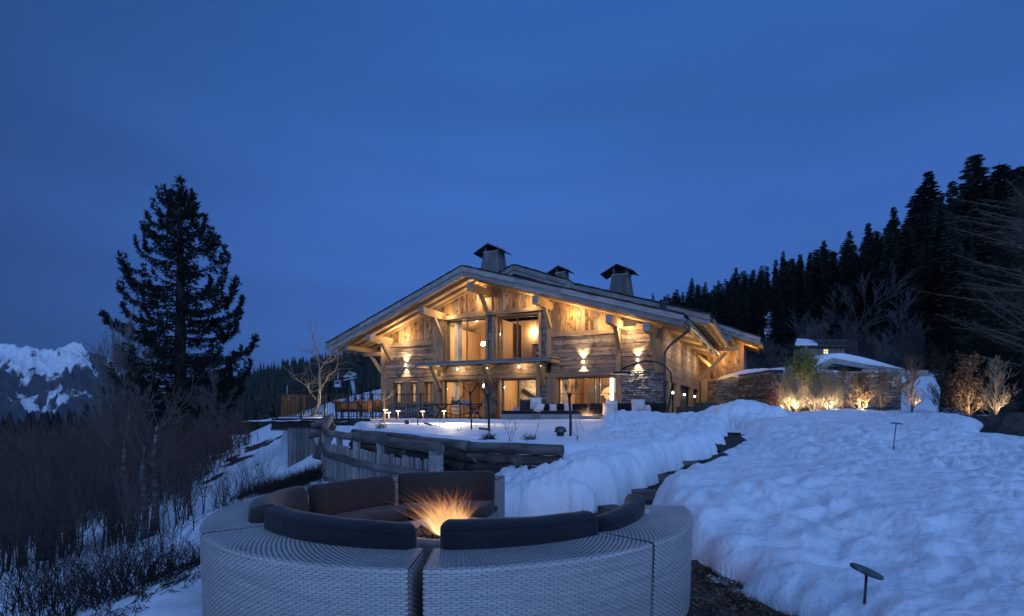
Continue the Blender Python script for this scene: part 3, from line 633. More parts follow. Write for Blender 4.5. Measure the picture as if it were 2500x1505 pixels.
for s in (2.96, 3.42):
    p_ = wall_pt(s)
    for z in (.635, .475, .315, .15): 
        pp = p_+V((.1, -.5, 0)); log(lw, p_+V((-.15, .5, z+.0))-off, p_+V((.16, -.34, z))-off, .075, .075, name='tie_log', mat='logdark')

# ================================================ RUSTIC FENCE down to the patio
fe = empty('rustic_fence', (-2.9, 9.6, 0), label='rustic pole fence with thick round rails and split pickets before the log wall', cat='fence'); fo = V((-2.9, 9.6, 0))
FT = [(-4.95, 14.4, 1.17), (-4.75, 13.9, 1.16), (-4.45, 12.6, .92), (-3.95, 11.4, .88), (-2.78, 9.5, .89), (-1.12, 7.7, .86)]
FT = [V(q) for q in FT]
def fpt(s): i = min(int(s), len(FT)-2); return FT[i].lerp(FT[i+1], s-i)
log(fe, FT[5]+V((.10, -.1, -.03))-fo, FT[4]+V((-.02, .02, 0))-fo, .085, .072, 'top_rail', label='thick top rail ending at the near post')
log(fe, FT[4]+V((.03, -.03, 0))-fo, FT[3]-fo, .075, .07, 'top_rail')
log(fe, FT[3]-fo, FT[2]-fo, .072, .075, 'top_rail'); log(fe, FT[2]-fo, FT[1]-fo, .08, .09, 'top_rail'); log(fe, FT[1]+V((.03, 0, .02))-fo, FT[0]+V((-.25, .1, -.1))-fo, .09, .08, 'top_rail')
for dz, r in ((-.45, .068), (-.98, .06)):
    for a, b in ((5, 4), (4, 3), (3, 2), (2, 1)):
        k_ = 1 if dz > -.8 else .95
        log(fe, FT[a]+V((0, -.07, dz*(1 if a > 2 else .9)+.02))-fo, FT[b]+V((0, -.07, dz*(1 if b > 2 else .9)))-fo, r, r*.95, 'middle_rail' if dz > -.8 else 'low_rail')
for s in (5.0, 4.35, 4.0, 3.45, 3.0, 2.5, 2.0):
    p_ = fpt(s-1e-4); log(fe, p_+V((0, .02, -1.3))-fo, p_+V((0, .02, -.03))-fo, .07, .062, 'post', 'picket') if s < 5 else MB().box(p_+V((.02, 0, -.66))-fo, (.15, .15, 1.3), rot=Matrix.Rotation(.8, 3, 'Z')).build('post', M['picket'], fe)
s = 2.06; i = 0
tot = []
while s < 4.97:
    a, b = FT[int(s)], FT[int(s)+1]; p_ = fpt(s); L = (b-a).length; dv = (b-a).normalized(); nn = V((-dv.y, dv.x, 0))
    h0 = -.21+R.uniform(-.04, .02); hb = -1.12
    plank(fe, 'picket', p_+nn*(-.005)+V((R.uniform(-.01, .01), 0, hb))-fo, p_+nn*(-.005)+V((R.uniform(-.02, .02), 0, h0))-fo, R.uniform(.07, .088), .035, -nn, M['picket'], wob=.007, seg=3)
    s += .106/L; i += 1
for j in range(5): # crossed old poles where the fence turns at the deck
    log(fe, V((-5.25+.1*j, 14.2-.15*j, .1))-fo, V((-4.85+.08*j, 14.0-.1*j, 1.0+.05*(j % 2)))-fo, .07, .06, 'brace_pole')
log(fe, V((-5.15, 13.7, .95))-fo, V((-4.7, 13.9, 1.1))-fo, .09, .08, 'brace_pole'); log(fe, V((-5.2, 13.6, .72))-fo, V((-4.75, 13.8, .82))-fo, .09, .08, 'brace_pole')

# ================================================ TIMBER STEPS between the snow banks
st = empty('timber_steps', (1.6, 7.3, 0), label='dark timber steps climbing between the two snow banks', cat='steps'); so = V((1.6, 7.3, 0))
for i in range(6):
    t = (i+.2)/6; c = V((1.75+3.3*t, 7.75+4.9*t, 0)); z = .02+t*.80
    M3 = Matrix.Rotation(radians(-4+5*i), 3, 'Z')
    w_ = .82
    MB().box(c+V((0, 0, z+.05))-so, (w_, .07, .20), rot=M3).build('riser', M['log'], st)
    MB().box(c+V((.12, .42, z+.118))-so, (w_*.98, .78, .045), rot=M3).build('tread', M['forestfloor'], st)
pb = tag(MB().box((0, 0, .0), (.26, .36, .30), rot=Matrix.Rotation(.5, 3, 'Z')).build('planter_box', M['log']), 'low dark timber box at the foot of the snow bank behind the right sofa cushion', 'box'); pb.location = (1.30, 6.75, .0)
# a white paper tag left standing behind the right cushion
tg = tag(MB().box((0, 0, 0), (.035, .004, .10), rot=Matrix.Rotation(.2, 3, 'Y')).build('paper_tag', M['pillow']), 'small white tag standing between right cushion and wicker rim', 'tag'); tg.location = SC+V((1.41, -.46, .62))

# ================================================ MUSHROOM PATH LIGHTS (unlit) and other things on the snow
def path_light(px, py, d, rad, px2, py2, label, lit=False, tilt=0.12, az=0):
    head = P(px, py, d); foot = P(px2, py2, d); zz = tz(foot.x, foot.y); foot.z = min(foot.z, zz)
    e = empty('path_light', foot, label=label, cat='garden light', group='mushroom shaped garden lights'); h = head-foot
    MB().tube([V((0, 0, -.12)), h], max(.005, rad*.085), 8).build('stem', M['plastic'] if not lit else M['palewig'], e, smooth=True)
    mb = MB().lathe((0, 0, 0), [(rad*.96, -.010), (rad, -.004), (rad, .004), (rad*.96, .009), (rad*.3, .012), (.002, .0125)], 32); mb.xf(Matrix.Translation(h) @ Matrix.Rotation(tilt, 4, V((cos(az), sin(az), 0))))
    mb.build('disc', M['lampgreen'] if not lit else M['bulbw'], e, smooth=False)
    return e
path_light(2116, 1395, 3.25, .092, 2106, 1490, 'large round disc garden light on a black stem in the right foreground snow', tilt=.35, az=1.2)
path_light(2188, 1034, 9.4, .09, 2178, 1100, 'disc garden light standing farther up the right snow field', tilt=.1, az=1)
path_light(1467, 1014, 15.5, .088, 1473, 1062, 'left one of three disc lights on the snow before the terrace sofa', tilt=.08)
path_light(1484, 1021, 14.5, .078, 1500, 1062, 'middle one of three disc lights, leaning to the left', tilt=.3, az=.5)
path_light(1504, 1013, 16.5, .082, 1505, 1050, 'right one of three disc lights, the farthest of them', tilt=.05)
for (a, b_, c_, d_, lab) in ((941, 1001, 938, 1025, 'lit mushroom light close behind the pollarded tree by the railing'), (949, 1008, 951, 1027, 'lit mushroom light standing lowest, just right of the pollarded tree'), (972, 1004, 972, 1026, 'lit mushroom light under the first window of the house'), (1032, 1005, 1034, 1034, 'lit mushroom light in front of the third small window'), (1084, 1004, 1084, 1030, 'lit mushroom light near the left end of the dining table')):
    path_light(a, b_, 16.5, .062, c_, d_, lab, lit=True, tilt=.02)
    q = P(a, b_+1.5, 16.5); spot('path_lamp', q-V((0, 0, .03)), q-V((0, 0, 1)), 14, 140, .8)
area('snow_wash', P(1100, 985, 17.6), P(1050, 1036, 14.9), 120, .2, .2, (1, .80, .52))
# vent cowl
q = P(1368, 1075, 9.9); q.z = max(tz(q.x, q.y)-.03, q.z-.02)
ve = empty('vent_cowl', q, label='dark round vent cowl poking out of the terrace snow', cat='vent')
MB().lathe((0, 0, 0), [(.070, -.1), (.070, .06), (.075, .07), (.075, .1), (.07, .12), (.075, .14)], 24).build('pipe', M['plastic'], ve, smooth=True)
MB().lathe((0, 0, 0), [(.115, .105), (.118, .12), (.108, .165), (.075, .20), (.03, .215), (.002, .217)], 32).build('hood', M['zinc'], ve, smooth=True)
# stake with a plank beside it, plank lying near the lit patch
for (px, py, d, wpx, ang, lab) in ((1181, 1043, 11.2, 24, -.12, 'short dark plank lying on the snow against the thick pollarded trunk'), (1046, 1031, 15, 22, -.25, 'short plank half buried beside the bright patch of snow')):
    q = P(px, py, d); q.z = tz(q.x, q.y)+.05
    o = tag(MB().box((0, 0, 0), (wpx*d/FOC, .10, .045), rot=Matrix.Rotation(-ang, 3, 'Y')).build('board', M['lampgreen']), lab, 'plank'); o.location = q
q = P(994, 1027, 15.5); q.z = tz(q.x, q.y)
e = tag(MB().lathe((0, 0, 0), [(.001, 0), (.05, .01), (.075, .05), (.07, .09), (.045, .12), (.001, .13)], 14).build('garden_spotlight', M['zinc'], smooth=True), 'small round spotlight housing lying on the snow by the railing', 'spotlight'); e.location = q
q = P(614, 1213, 8.2); o = tag(MB().box((0, 0, .1), (.13, .02, .26), rot=Matrix.Rotation(.3, 3, 'Y'), taper=.7).build('marker_post', M['lampgreen']), 'small grey marker post leaning on the slope behind the sofa', 'post'); o.location = (q.x, q.y, gz(q.x, q.y)-.03)
# ================================================ CHALET (local frame: x along the front, y into the house, z up)
UX, UY = .8996, -.4368; ZB = .85; P0 = V((0, 30, ZB)); RZ = atan2(UY, UX)
house = empty('chalet', P0, RZ, label='large timber chalet with lit windows, wide gable and deep eaves', cat='house')
def W(x, y, z): return V((P0.x+x*UX-y*UY, P0.y+x*UY+y*UX, z+ZB))       # local to world
def FP(px, py, t=0.0):
    """point on the plane t metres out from the front; returns local x, z"""
    r = (px-CX)/FOC; s = (r*(30-UX*t)-UY*t)/(UX-UY*r); Y = 30+UY*s-UX*t; return s, EYE-(py-HY)*Y/FOC-ZB
def FPv(px, py, t=0.0, e=0.0): s, z = FP(px, py, t); return V((s, -t-e, z))
OUT = V((0, -1, 0)); OV = 2.3
ZR_ = [FP(1130, 650, OV), FP(798, 840, OV), FP(1668, 768, OV)]
RX, RZt = ZR_[0]; LX, LZ = ZR_[1]; EX, EZ = ZR_[2]
def zroof(x):      # top line of the roof covering, local
    return RZt-(RX-x)*(RZt-LZ)/(RX-LX) if x < RX else RZt-(x-RX)*(RZt-EZ)/(EX-RX)
SL = (RZt-LZ)/(RX-LX); SR = (RZt-EZ)/(EX-RX)
DK = .52       # depth from the covering to the underside of the soffit
def zsoff(x): return zroof(x)-DK
X_ = lambda px, py=950: FP(px, py)[0]
xL = X_(942); xc0 = X_(1068); xw0 = X_(1085); xw1 = X_(1187); xw2 = X_(1209); xw3 = X_(1317); xc1 = X_(1345); xp0 = X_(1506); xp1 = X_(1517); xk0 = X_(1599); xR = X_(1620)
ZH0, ZH1 = 5.88, 6.08      # header beam
ZLG = 4.49                 # ledge between upright and lying boards
ZLN0, ZLN1 = 2.28, 2.51    # ground floor lintel
ZCAN = 3.17                # canopy top
DEP = 14.5
part = lambda nm, mb, mt, **k: mb.build(nm, M[mt], house, **k)
def clipz(x0, x1): return min(zsoff(x0), zsoff(x1))+.03
# ---- wall shells (a thin dark backing behind the boards, with real openings)
front = empty('front_wall', (0, 0, 0)); front.parent = house
def shell(x0, x1, z0, z1, y=.06, th=.12, parent=front, mat='mortar', slope=False):
    if not slope: MB().box(((x0+x1)/2, y+th/2, (z0+z1)/2), (x1-x0, th, z1-z0)).build('backing', M[mat], parent); return
    mb = MB(); zs = [zsoff(x0), zsoff(x1)]; vs = [(x0, y, z0), (x1, y, z0), (x1, y, zs[1]), (x0, y, zs[0]), (x0, y+th, z0), (x1, y+th, z0), (x1, y+th, zs[1]), (x0, y+th, zs[0])]
    mb.add(vs, [(0, 1, 2, 3), (5, 4, 7, 6), (0, 4, 5, 1), (1, 5, 6, 2), (2, 6, 7, 3), (3, 7, 4, 0)]); mb.build('backing', M[mat], parent)
for a, b in ((xL, -4.2), (-4.2, RX), (RX, xc1), (xc1, xp1), (xp1, xR)):
    pass
shell(xL, xc0, ZLN1-.1, ZLG, slope=True); shell(xc0, RX, ZH0+.1, 9, slope=True); shell(RX, xc1, ZH0+.1, 9, slope=True); shell(xc1, xR, ZLN1-.1, 9, slope=True)
shell(xc0, xw0, ZCAN-.2, ZH0+.1); shell(xw1, xw2, ZCAN-.2, ZH0+.1); shell(xw3, xc1, ZCAN-.2, ZH0+.1); shell(xc0, xc1, ZLN1-.1, ZCAN+.05)
shell(xp1, xR, -.6, ZLN1)
shell(xL, xc0, -.6, .86)
# ---- lying boards
def hboards(x0, x1, z0, z1, h=.205, mat='board'):
    z = z0
    while z < z1-.03:
        hh = min(h*R.uniform(.82, 1.2), z1-z); x = x0
        cuts = [x0, x1] if x1-x0 < 3 or R.random() < .45 else [x0, x0+(x1-x0)*R.uniform(.3, .7), x1]
        for a, b in zip(cuts[:-1], cuts[1:]):
            plank(front, 'board', (a+.003, -.01, z+hh/2), (b-.003, -.01, z+hh/2), hh-.016, .04+R.uniform(0, .045), OUT, M[mat], wob=.013, seg=5)
        z += hh
hboards(xL+.02, xc0-.28, ZLN1+.03, ZLG-.05)
hboards(xc1+.03, xp0, ZLN1+.03, ZLG-.05)
hboards(xp1+.01, xk0, ZLN1+.03, FP(1560, 800)[1]+.1)
for a, b in ((xL, xc0-.28), (xc1+.03, xp0)):
    plank(front, 'ledge_beam', (a, -.05, ZLG+.09), (b, -.05, ZLG+.09), .24, .14, OUT, M['beam'], wob=.012, seg=6)
# ---- upright boards up to the soffit
def vboards(x0, x1, z0, w_=.17, mat='vboard', top=None):
    x = x0
    while x < x1-.03:
        ww = min(w_*R.uniform(.7, 1.35), x1-x); zt = (clipz(x, x+ww) if top is None else top)+.10
        if zt-z0 > .06: plank(front, 'board', (x+ww/2, -.01, z0), (x+ww/2, -.01, zt), ww-.012, .04+R.uniform(0, .035), OUT, M[mat], wob=.006, seg=2)
        x += ww
vboards(xL+.02, xc0-.28, ZLG+.2)
vboards(xc0+.02, xc1-.02, ZH1+.02)
vboards(xc1+.03, xp0, ZLG+.2)
hboards(xp1+.01, xk0, FP(1560, 800)[1]+.1, zsoff(xk0)+.02, .22)
# ---- frame timbers
def tim(name, a, b, w_, h, mat='beam', parent=house, nrm=OUT, seg=4, wob=.012): return plank(parent, name, a, b, w_, h, nrm, M[mat], wob=wob, seg=seg)
tim('corner_post', (xL-.12, -.06, -.5), (xL-.12, -.06, zsoff(xL)-.1), .26, .26)
tim('post', (xc0-.14, -.04, ZLN1+.1), (xc0-.14, -.04, zsoff(xc0)), .26, .12)
tim('header_beam', (xc0-.05, -.09, ZH0+.1), (xc1-.2, -.09, ZH1+.0), .22, .22, wob=.015, seg=7)
for xa, xb in ((xc0+.02, xw0), (xw1, xw1+.16), (xw2-.16, xw2), (xw3, xw3+.14), (xc1-.2, xc1+.02)):
    tim('window_post', ((xa+xb)/2, -.05, ZCAN-.1), ((xa+xb)/2, -.05, ZH0), xb-xa, .18, 'beam')
tim('king_post', (X_(1195), -.06, ZH1), (X_(1195), -.06, zsoff(X_(1195))), .42, .10)
tim('post', ((xp0+xp1)/2, -.09, -.5), ((xp0+xp1)/2, -.09, zsoff(xp0)), xp1-xp0-.02, .24)
tim('corner_post', ((xk0+xR)/2, -.05, ZLN1-.15), ((xk0+xR)/2, -.05, zsoff(xR)), xR-xk0, .26)
tim('lintel_beam', (xL, -.07, (ZLN0+ZLN1)/2), (xc0-.1, -.07, (ZLN0+ZLN1)/2), .20, .2, wob=.014, seg=6)
tim('lintel_beam', (xc0-.05, -.10, ZLN0+.12), (xc1, -.10, ZLN0+.12), .21, .26, wob=.014, seg=6)
tim('lintel_beam', (xc1+.02, -.08, ZLN0+.12), (xp0, -.08, ZLN0+.14), .24, .24, wob=.014, seg=6)
plank(house, 'fascia_board', (xc0+.3, -.04, (ZLN1+ZCAN)/2-.03), (xc1-.25, -.04, (ZLN1+ZCAN)/2-.03), ZCAN-ZLN1-.12, .09, OUT, M['board'], wob=.012, seg=7)
# ground floor posts
for pa, pb, mt in ((1064, 1078, 'board'), (1187, 1214, 'board'), (1312, 1322, 'beam'), (1338, 1358, 'beam')):
    a, b = X_(pa), X_(pb); tim('door_post', ((a+b)/2, -.10, -.5), ((a+b)/2, -.10, ZLN0), b-a, .3, mt)
# little windows on the left: stone sill wall, timber mullions
for pa, pb in ((942, 962), (986, 1001), (1023, 1036)):
    a, b = X_(pa), X_(pb); tim('mullion', ((a+b)/2, -.05, .95), ((a+b)/2, -.05, ZLN0), b-a, .22)
tim('window_sill', (xL, -.11, .90), (xc0-.08, -.11, .90), .10, .28)
# ---- stone work
STN = [0]
def stonewall(parent, x0, x1, z0, z1, y, nrm=OUT, mat='stone', hmin=.07, hmax=.15, lmin=.16, lmax=.5, ax=V((1, 0, 0)), org=V((0, 0, 0)), maxn=290, depth=.09, seed=1, cyl=None):
    """coursed split stone: the first maxn as stones, the rest joined"""
    rr = random.Random(seed); bulk = MB(); z = z0; cnt = 0; up = V((0, 0, 1))
    rows_ = []
    while z < z1-.02:
        h = min(rr.uniform(hmin, hmax), z1-z); x = x0
        while x < x1-.02:
            L = min(rr.uniform(lmin, lmax)*(1.2 if h > .11 else .9), x1-x)
            rows_.append((x, L, z, h)); x += L
        z += h
    big = set(sorted(range(len(rows_)), key=lambda i: -rows_[i][1]*rows_[i][3])[:maxn])
    for i, (x, L, z, h) in enumerate(rows_):
        g = .008; a0, a1, b0, b1 = x+g, x+L-g, z+g, z+h-g; j = lambda q: rr.uniform(-q, q); pr = depth*rr.uniform(.35, 1.0)
        base_ = [(a0, b0), (a1, b0), (a1, b1), (a0, b1)]
        inn = [(a0+.022+j(.014), b0+.014+j(.009)), (a1-.022+j(.014), b0+.014+j(.009)), (a1-.022+j(.014), b1-.014+j(.009)), (a0+.022+j(.014), b1-.014+j(.009))]
        base_ = [(p+j(.012), q+j(.010)) for p, q in base_]
        def pt(q, o_): return org+ax*q[0]+up*q[1]+nrm*o_
        vs = [pt(q, -.02) for q in base_]+[pt(q, pr*.62) for q in base_]+[pt(q, pr+j(.008)) for q in inn]
        fs = [(0, 1, 5, 4), (1, 2, 6, 5), (2, 3, 7, 6), (3, 0, 4, 7), (4, 5, 9, 8), (5, 6, 10, 9), (6, 7, 11, 10), (7, 4, 8, 11), (8, 9, 10, 11)]
        if i in big:
            c = sum(vs, V())/12; mesh_obj('stone', [v-c for v in vs], fs, M[mat], parent, loc=c)
        else: bulk.add(vs, fs)
    if bulk.v: bulk.build('small_stones', M[mat], parent, kind='stuff')
yS = -.02
s1 = empty('stone_pier', (0, 0, 0)); s1.parent = house; stonewall(s1, xp1+.02, xR, -.4, ZLN1+.02, yS, org=V((0, yS, 0)), seed=3, maxn=270)
s2 = empty('stone_base', (0, 0, 0)); s2.parent = house; stonewall(s2, xL, xc0-.1, -.3, .84, yS, org=V((0, yS, 0)), seed=4, maxn=150)
s3 = empty('stone_pier', (0, 0, 0)); s3.parent = house; stonewall(s3, X_(1322)+.01, X_(1338)-.01, -.4, ZLN0, yS, org=V((0, -.12, 0)), seed=5, maxn=60, lmin=.15, lmax=.3); MB().box(((X_(1322)+X_(1338))/2, 0, 1), (.36, .2, 2.6)).build('backing', M['mortar'], s3)
s4 = empty('stone_pier', (0, 0, 0)); s4.parent = house; stonewall(s4, X_(1190), X_(1206), ZCAN, ZH0, yS, org=V((0, 0, 0)), seed=6, maxn=60, lmin=.2, lmax=.3, depth=.05)
s6 = empty('stone_pier', (0, 0, 0)); s6.parent = house; stonewall(s6, xw3+.14, xc1-.2, ZCAN, ZH0, yS, org=V((0, 0, 0)), seed=8, maxn=60, lmin=.1, lmax=.25, depth=.05)
# ---- windows
def window(px0, px1, ztop, zbot, vbars=(), hbars=(), y=.32, door=False, sash=.075, name='window'):
    """a glazed frame set back in its opening; positions of bars as fractions"""
    a, b = px0, px1; w_ = MB(); z0, z1 = zbot, ztop
    for xx in (a+sash/2, b-sash/2): w_.box((xx, y, (z0+z1)/2), (sash, .09, z1-z0))
    for zz in (z0+sash/2, z1-sash/2): w_.box(((a+b)/2, y, zz), (b-a-2*sash, .088, sash))
    o = w_.build(name, M['frame'], house)
    for f in vbars: MB().box((a+(b-a)*f, y, (z0+z1)/2), (.07, .075, z1-z0-2*sash)).build('bar', M['frame'], o)
    xs = [a+sash]+[a+(b-a)*f for f in vbars]+[b-sash]
    for f in hbars:
        MB().box(((a+b)/2, y+.002, z0+(z1-z0)*f), (b-a-2*sash, .05, .035)).build('glazing_bar', M['frame'], o)
    for q0, q1 in zip(xs[:-1], xs[1:]):
        MB().box(((q0+q1)/2, y+.01, (z0+z1)/2), (q1-q0-.002, .006, z1-z0-2*sash-.002)).build('pane', M['glass'], o)
    # reveals
    rv = MB(); rv.box((a-.03, y/2-.02, (z0+z1)/2), (.06, y+.12, z1-z0+.12)); rv.box((b+.03, y/2-.02, (z0+z1)/2), (.06, y+.12, z1-z0+.12)); rv.box(((a+b)/2, y/2-.02, z1+.03), (b-a, y+.12, .06)); rv.build('reveal', M['frame'], o)
    return o
window(xw0+.12, xw1-.02, ZH0-.06, ZCAN-.1, vbars=(.47,)); window(xw2+.08, xw3-.03, ZH0-.06, ZCAN-.1, vbars=(.45,))
window(X_(1082), X_(1186), ZLN0-.03, -.3, vbars=(.43,)); window(X_(1222), X_(1311), ZLN0-.03, -.3, vbars=(.45,))
window(X_(1358)+.05, xp0-.02, ZLN0-.03, -.3, vbars=(.30, .62, .70), hbars=(.36, .66))
for pa, pb, f in ((963, 985, (.5,)), (1002, 1022, (.5,)), (1037, 1058, (.5,))):
    window(X_(pa), X_(pb), ZLN0-.1, .97, vbars=f, hbars=(.45,), y=.22, sash=.06)
# ---- interior shell: floors, partitions, back walls
def slab(nm, c, size, mt, parent=house, label=None): o = MB().box(c, size).build(nm, M[mt], parent); return o
inn = empty('interior', (0, 0, 0)); inn.parent = house
for nm, c, s_, mt in (('floor', ((xL+xR)/2, 3, -.12), (xR-xL-.4, 5.6, .1), 'iwood'), ('floor', ((xL+xR)/2, 3.2, 2.78), (xR-xL-.5, 5.6, .3), 'iwood'),
                      ('back_wall', ((xL+xR)/2, 5.6, 3.2), (xR-xL-.3, .1, 6.6), 'iwood'), ('partition', (xc0-.2, 2.9, 3.0), (.1, 5.3, 5.6), 'iwood'), ('partition', (xc1+.0, 2.9, 1.2), (.1, 5.3, 2.6), 'iwood'),
                      ('partition', (xp0+.5, 2.9, 1.2), (.1, 5.3, 2.6), 'iwood'), ('partition', (xc1+.3, 3.2, 4.6), (.1, 4.7, 3.4), 'iwood'), ('partition', (X_(1200), 3.4, 4.4), (.1, 4.2, 3.0), 'iwood'), ('partition', (X_(1200), 3.0, 1.2), (.1, 4.2, 2.6), 'iwood')):
    slab(nm, c, s_, mt, inn)
# ceiling boards of the attic follow the roof; seen through the upper windows
for x0_, x1_ in ((-8.5, RX), (RX, xc1+.3)):
    mb = MB(); ya, yb = .2, 5.6; z0_, z1_ = zsoff(x0_)-.25, zsoff(x1_)-.25
    mb.add([(x0_, ya, z0_), (x1_, ya, z1_), (x1_, yb, z1_), (x0_, yb, z0_), (x0_, ya, z0_+.05), (x1_, ya, z1_+.05), (x1_, yb, z1_+.05), (x0_, yb, z0_+.05)], BOXF); mb.build('ceiling', M['soffit'], inn)
for yy in (1.3, 2.6, 3.9):
    tim('rafter', (xc0, yy, zsoff(xc0)-.36), (RX, yy, zsoff(RX)-.36), .2, .22, 'soffit', inn, nrm=V((0, 1, 0))); tim('rafter', (RX, yy+.1, zsoff(RX)-.36), (xc1, yy+.1, zsoff(xc1)-.36), .2, .22, 'soffit', inn, nrm=V((0, 1, 0)))
# ---- roof: soffit boards, rafters, purlins, barge boards, shingles
roof = empty('roof', (0, 0, 0)); roof.parent = house
def slope_plane(x0, x1, y0, y1, dz0, dz1, name, mt, parent=roof, zf=zroof, **k):
    mb = MB(); mb.add([(x0, y0, zf(x0)+dz0), (x1, y0, zf(x1)+dz0), (x1, y1, zf(x1)+dz0), (x0, y1, zf(x0)+dz0), (x0, y0, zf(x0)+dz1), (x1, y0, zf(x1)+dz1), (x1, y1, zf(x1)+dz1), (x0, y1, zf(x0)+dz1)], BOXF)
    return mb.build(name, M[mt], parent, **k)
BK = DEP+1.0
slope_plane(LX, RX, -OV+.02, BK, -.30, -.05, 'roof_deck', 'grey'); slope_plane(RX, EX, -OV+.02, BK, -.30, -.05, 'roof_deck', 'grey')
# soffit boards run front to back; joints show as dark lines
def soffit(xa, xb, ya, yb, step=.30):
    sgn = 1 if xb > xa else -1; x = xa
    while (xb-x)*sgn > .05:
        x2 = x+sgn*step; x2 = xb if (xb-x2)*sgn < 0 else x2; c = (x+x2)/2; L = abs(x2-x)
        n_ = V((SL if c < RX else -SR, 0, -1)).normalized()
        n_ = V((SL, 0, -1)).normalized() if c < RX else V((-SR, 0, -1)).normalized()
        plank(roof, 'soffit_board', (c, ya, zsoff(c)+.19), (c, yb, zsoff(c)+.19), L*1.05-.018, .03, n_, M['soffit'], wob=.002, seg=1); x = x2
soffit(RX, LX+.05, -OV+.06, .06); soffit(RX, EX-.05, -OV+.06, .06)
soffit(xR+.02, EX-.05, .06, DEP)
# rafters along the slope
def rafter(y, xa, xb, w_=.15, h=.17, dz=.085, mat='newbeam'):
    n_ = V((0, 1, 0)); plank(roof, 'rafter', (xa, y, zsoff(xa)+dz), (xb, y, zsoff(xb)+dz), h, w_, n_, M[mat], wob=.006, seg=5)
for y in (-OV+.10, -1.42, -.70, -.03): rafter(y, LX+.12, RX-.02); rafter(y, RX+.02, EX-.12)
y = .75
while y < DEP: rafter(y, xR-.1, EX-.10); y += .78
y = .75
while y < 8: rafter(y, LX+.1, xL+.1); y += .78
# purlins carried out of the gable, each with its brace
def purlin(px, py, name='purlin', size=.34, t=OV-.12, brace=True, inner=.2, drop=1.0, pale=True, blen=.95):
    s, z = FP(px, py, t); cols = 'newbeam' if pale else 'beam'
    plank(roof, name, (s, -t, z-size/2), (s, inner, z-size/2), size, size*.85, V((1, 0, 0)), M[cols], wob=.012, seg=4)
    MB().box((s, -t-.012, z-size/2), (size*.83, .03, size*.96)).build('end_grain', M['grey'], roof)
    MB().box((s, -t*.55, z-size*1.12), (size*.78, t*.95, size*.24)).build('corbel', M[cols], roof)
    if brace: plank(roof, 'brace', (s, -.10, z-size-drop), (s, -blen, z-size-.06), .17, .2, V((1, 0, 0)), M['newbeam'], wob=.008, seg=3)
    return s, z
purlin(1146, 690, drop=.95); purlin(1029, 750, drop=1.1); purlin(900, 817, drop=1.05); purlin(1306, 722, drop=1.0); purlin(1486, 768, drop=1.15); purlin(1578, 787, drop=1.25)
s_, z_ = FP(846, 843, OV-.35); plank(roof, 'purlin', (s_, -OV+.35, z_-.15), (s_, 6, z_-.15), .30, .26, V((1, 0, 0)), M['newbeam'], wob=.012, seg=4)
MB().box((s_, -OV+.335, z_-.15), (.25, .03, .29)).build('end_grain', M['grey'], roof)
# outrigger beam and long brace at the left corner, carried by the post
tim('outrigger', (s_-.2, -.06, z_-.42), (xL, -.06, z_-.42), .24, .22, 'newbeam'); tim('brace', (s_+.35, -.06, z_-.55), (xL-.15, -.06, z_-1.75), .17, .17, 'newbeam')
# wall plate beam above the right corner post
tim('wall_plate', (xk0-.9, -.05, zsoff(xk0)-.02), (xR+.1, -.05, zsoff(xR)-.02), .22, .22, 'beam')
# barge boards: two stacked, the upper one standing out
def barge(zf, xa, xb, y, cuts, th=.06, h1=.25, h2=.24, parent=roof):
    for (dz, dy, hh) in ((-.03-h1/2, -.03, h1), (-.03-h1-h2/2-.005, .05, h2)):
        cs = [xa]+[xa+(xb-xa)*c for c in cuts]+[xb]
        for a, b in zip(cs[:-1], cs[1:]):
            o = plank(parent, 'barge_board', (a, y+dy, zf(a)+dz), (b, y+dy, zf(b)+dz), hh/sqrt(1+SL*SL)*1.06, th, OUT, M['grey'], wob=.008, seg=6)
            ch = MB(); 
def tri_joint(): pass
barge(zroof, RX+.0, LX, -OV-.03, (.42, .72)); barge(zroof, RX, EX, -OV-.03, (.27, .5, .74))
for dz, hh in ((-.155, .25), (-.40, .24)): MB().box((RX, -OV-.065, zroof(RX)+dz-.01), (.10, .05, hh+.03)).build('apex_cover', M['grey'], roof)
# shingles: overlapping courses; those along the gable edge and the eaves stand alone, the field is joined
def shingles(zf, xa, xb, y0, y1, cx, parent=roof, edge=True, name='shingle', field=True, maxn=130):
    rr = random.Random(int(abs(xa*7+xb*13))); bulk = MB(); sg = 1 if xb > xa else -1; L = abs(xb-xa); n_ = int(L/cx); k = 0
    for i in range(n_):
        x_lo = xa+sg*(i+1)*L/n_; x_hi = xa+sg*(i-.35)*L/n_; w_ = .35; y = y0-rr.uniform(.02, .07); first = True
        while y < (y1 if field else y0+.5):
            ww = w_*rr.uniform(.6, 1.3)*(1 if y < y0+1.5 else 2.5); lift = rr.uniform(.0, .03); xl = x_lo+sg*rr.uniform(-.03, .05)
            vs = []
            for (xx, hz) in ((x_hi, .0), (xl, .035+lift)):
                for yy in (y, y+ww-.01):
                    vs.append(V((xx, yy, zf(xx if (xx-xa)*sg > 0 else xa)+hz))); 
            vs2 = [v+V((0, 0, .022)) for v in vs]; al = vs+vs2; fs = [(0, 1, 3, 2), (4, 6, 7, 5), (0, 4, 5, 1), (2, 3, 7, 6), (0, 2, 6, 4), (1, 5, 7, 3)]
            if first and k < maxn:
                c = sum(al, V())/8; mesh_obj(name, [v-c for v in al], fs, M['shingle'], parent, loc=c); k += 1
            else: bulk.add(al, fs)
            first = False; y += ww
    bulk.build('shingle_field', M['shingle'], parent, kind='stuff')
shingles(zroof, RX, LX-.05, -OV-.1, BK, .27); shingles(zroof, RX, EX+.05, -OV-.1, BK, .27)
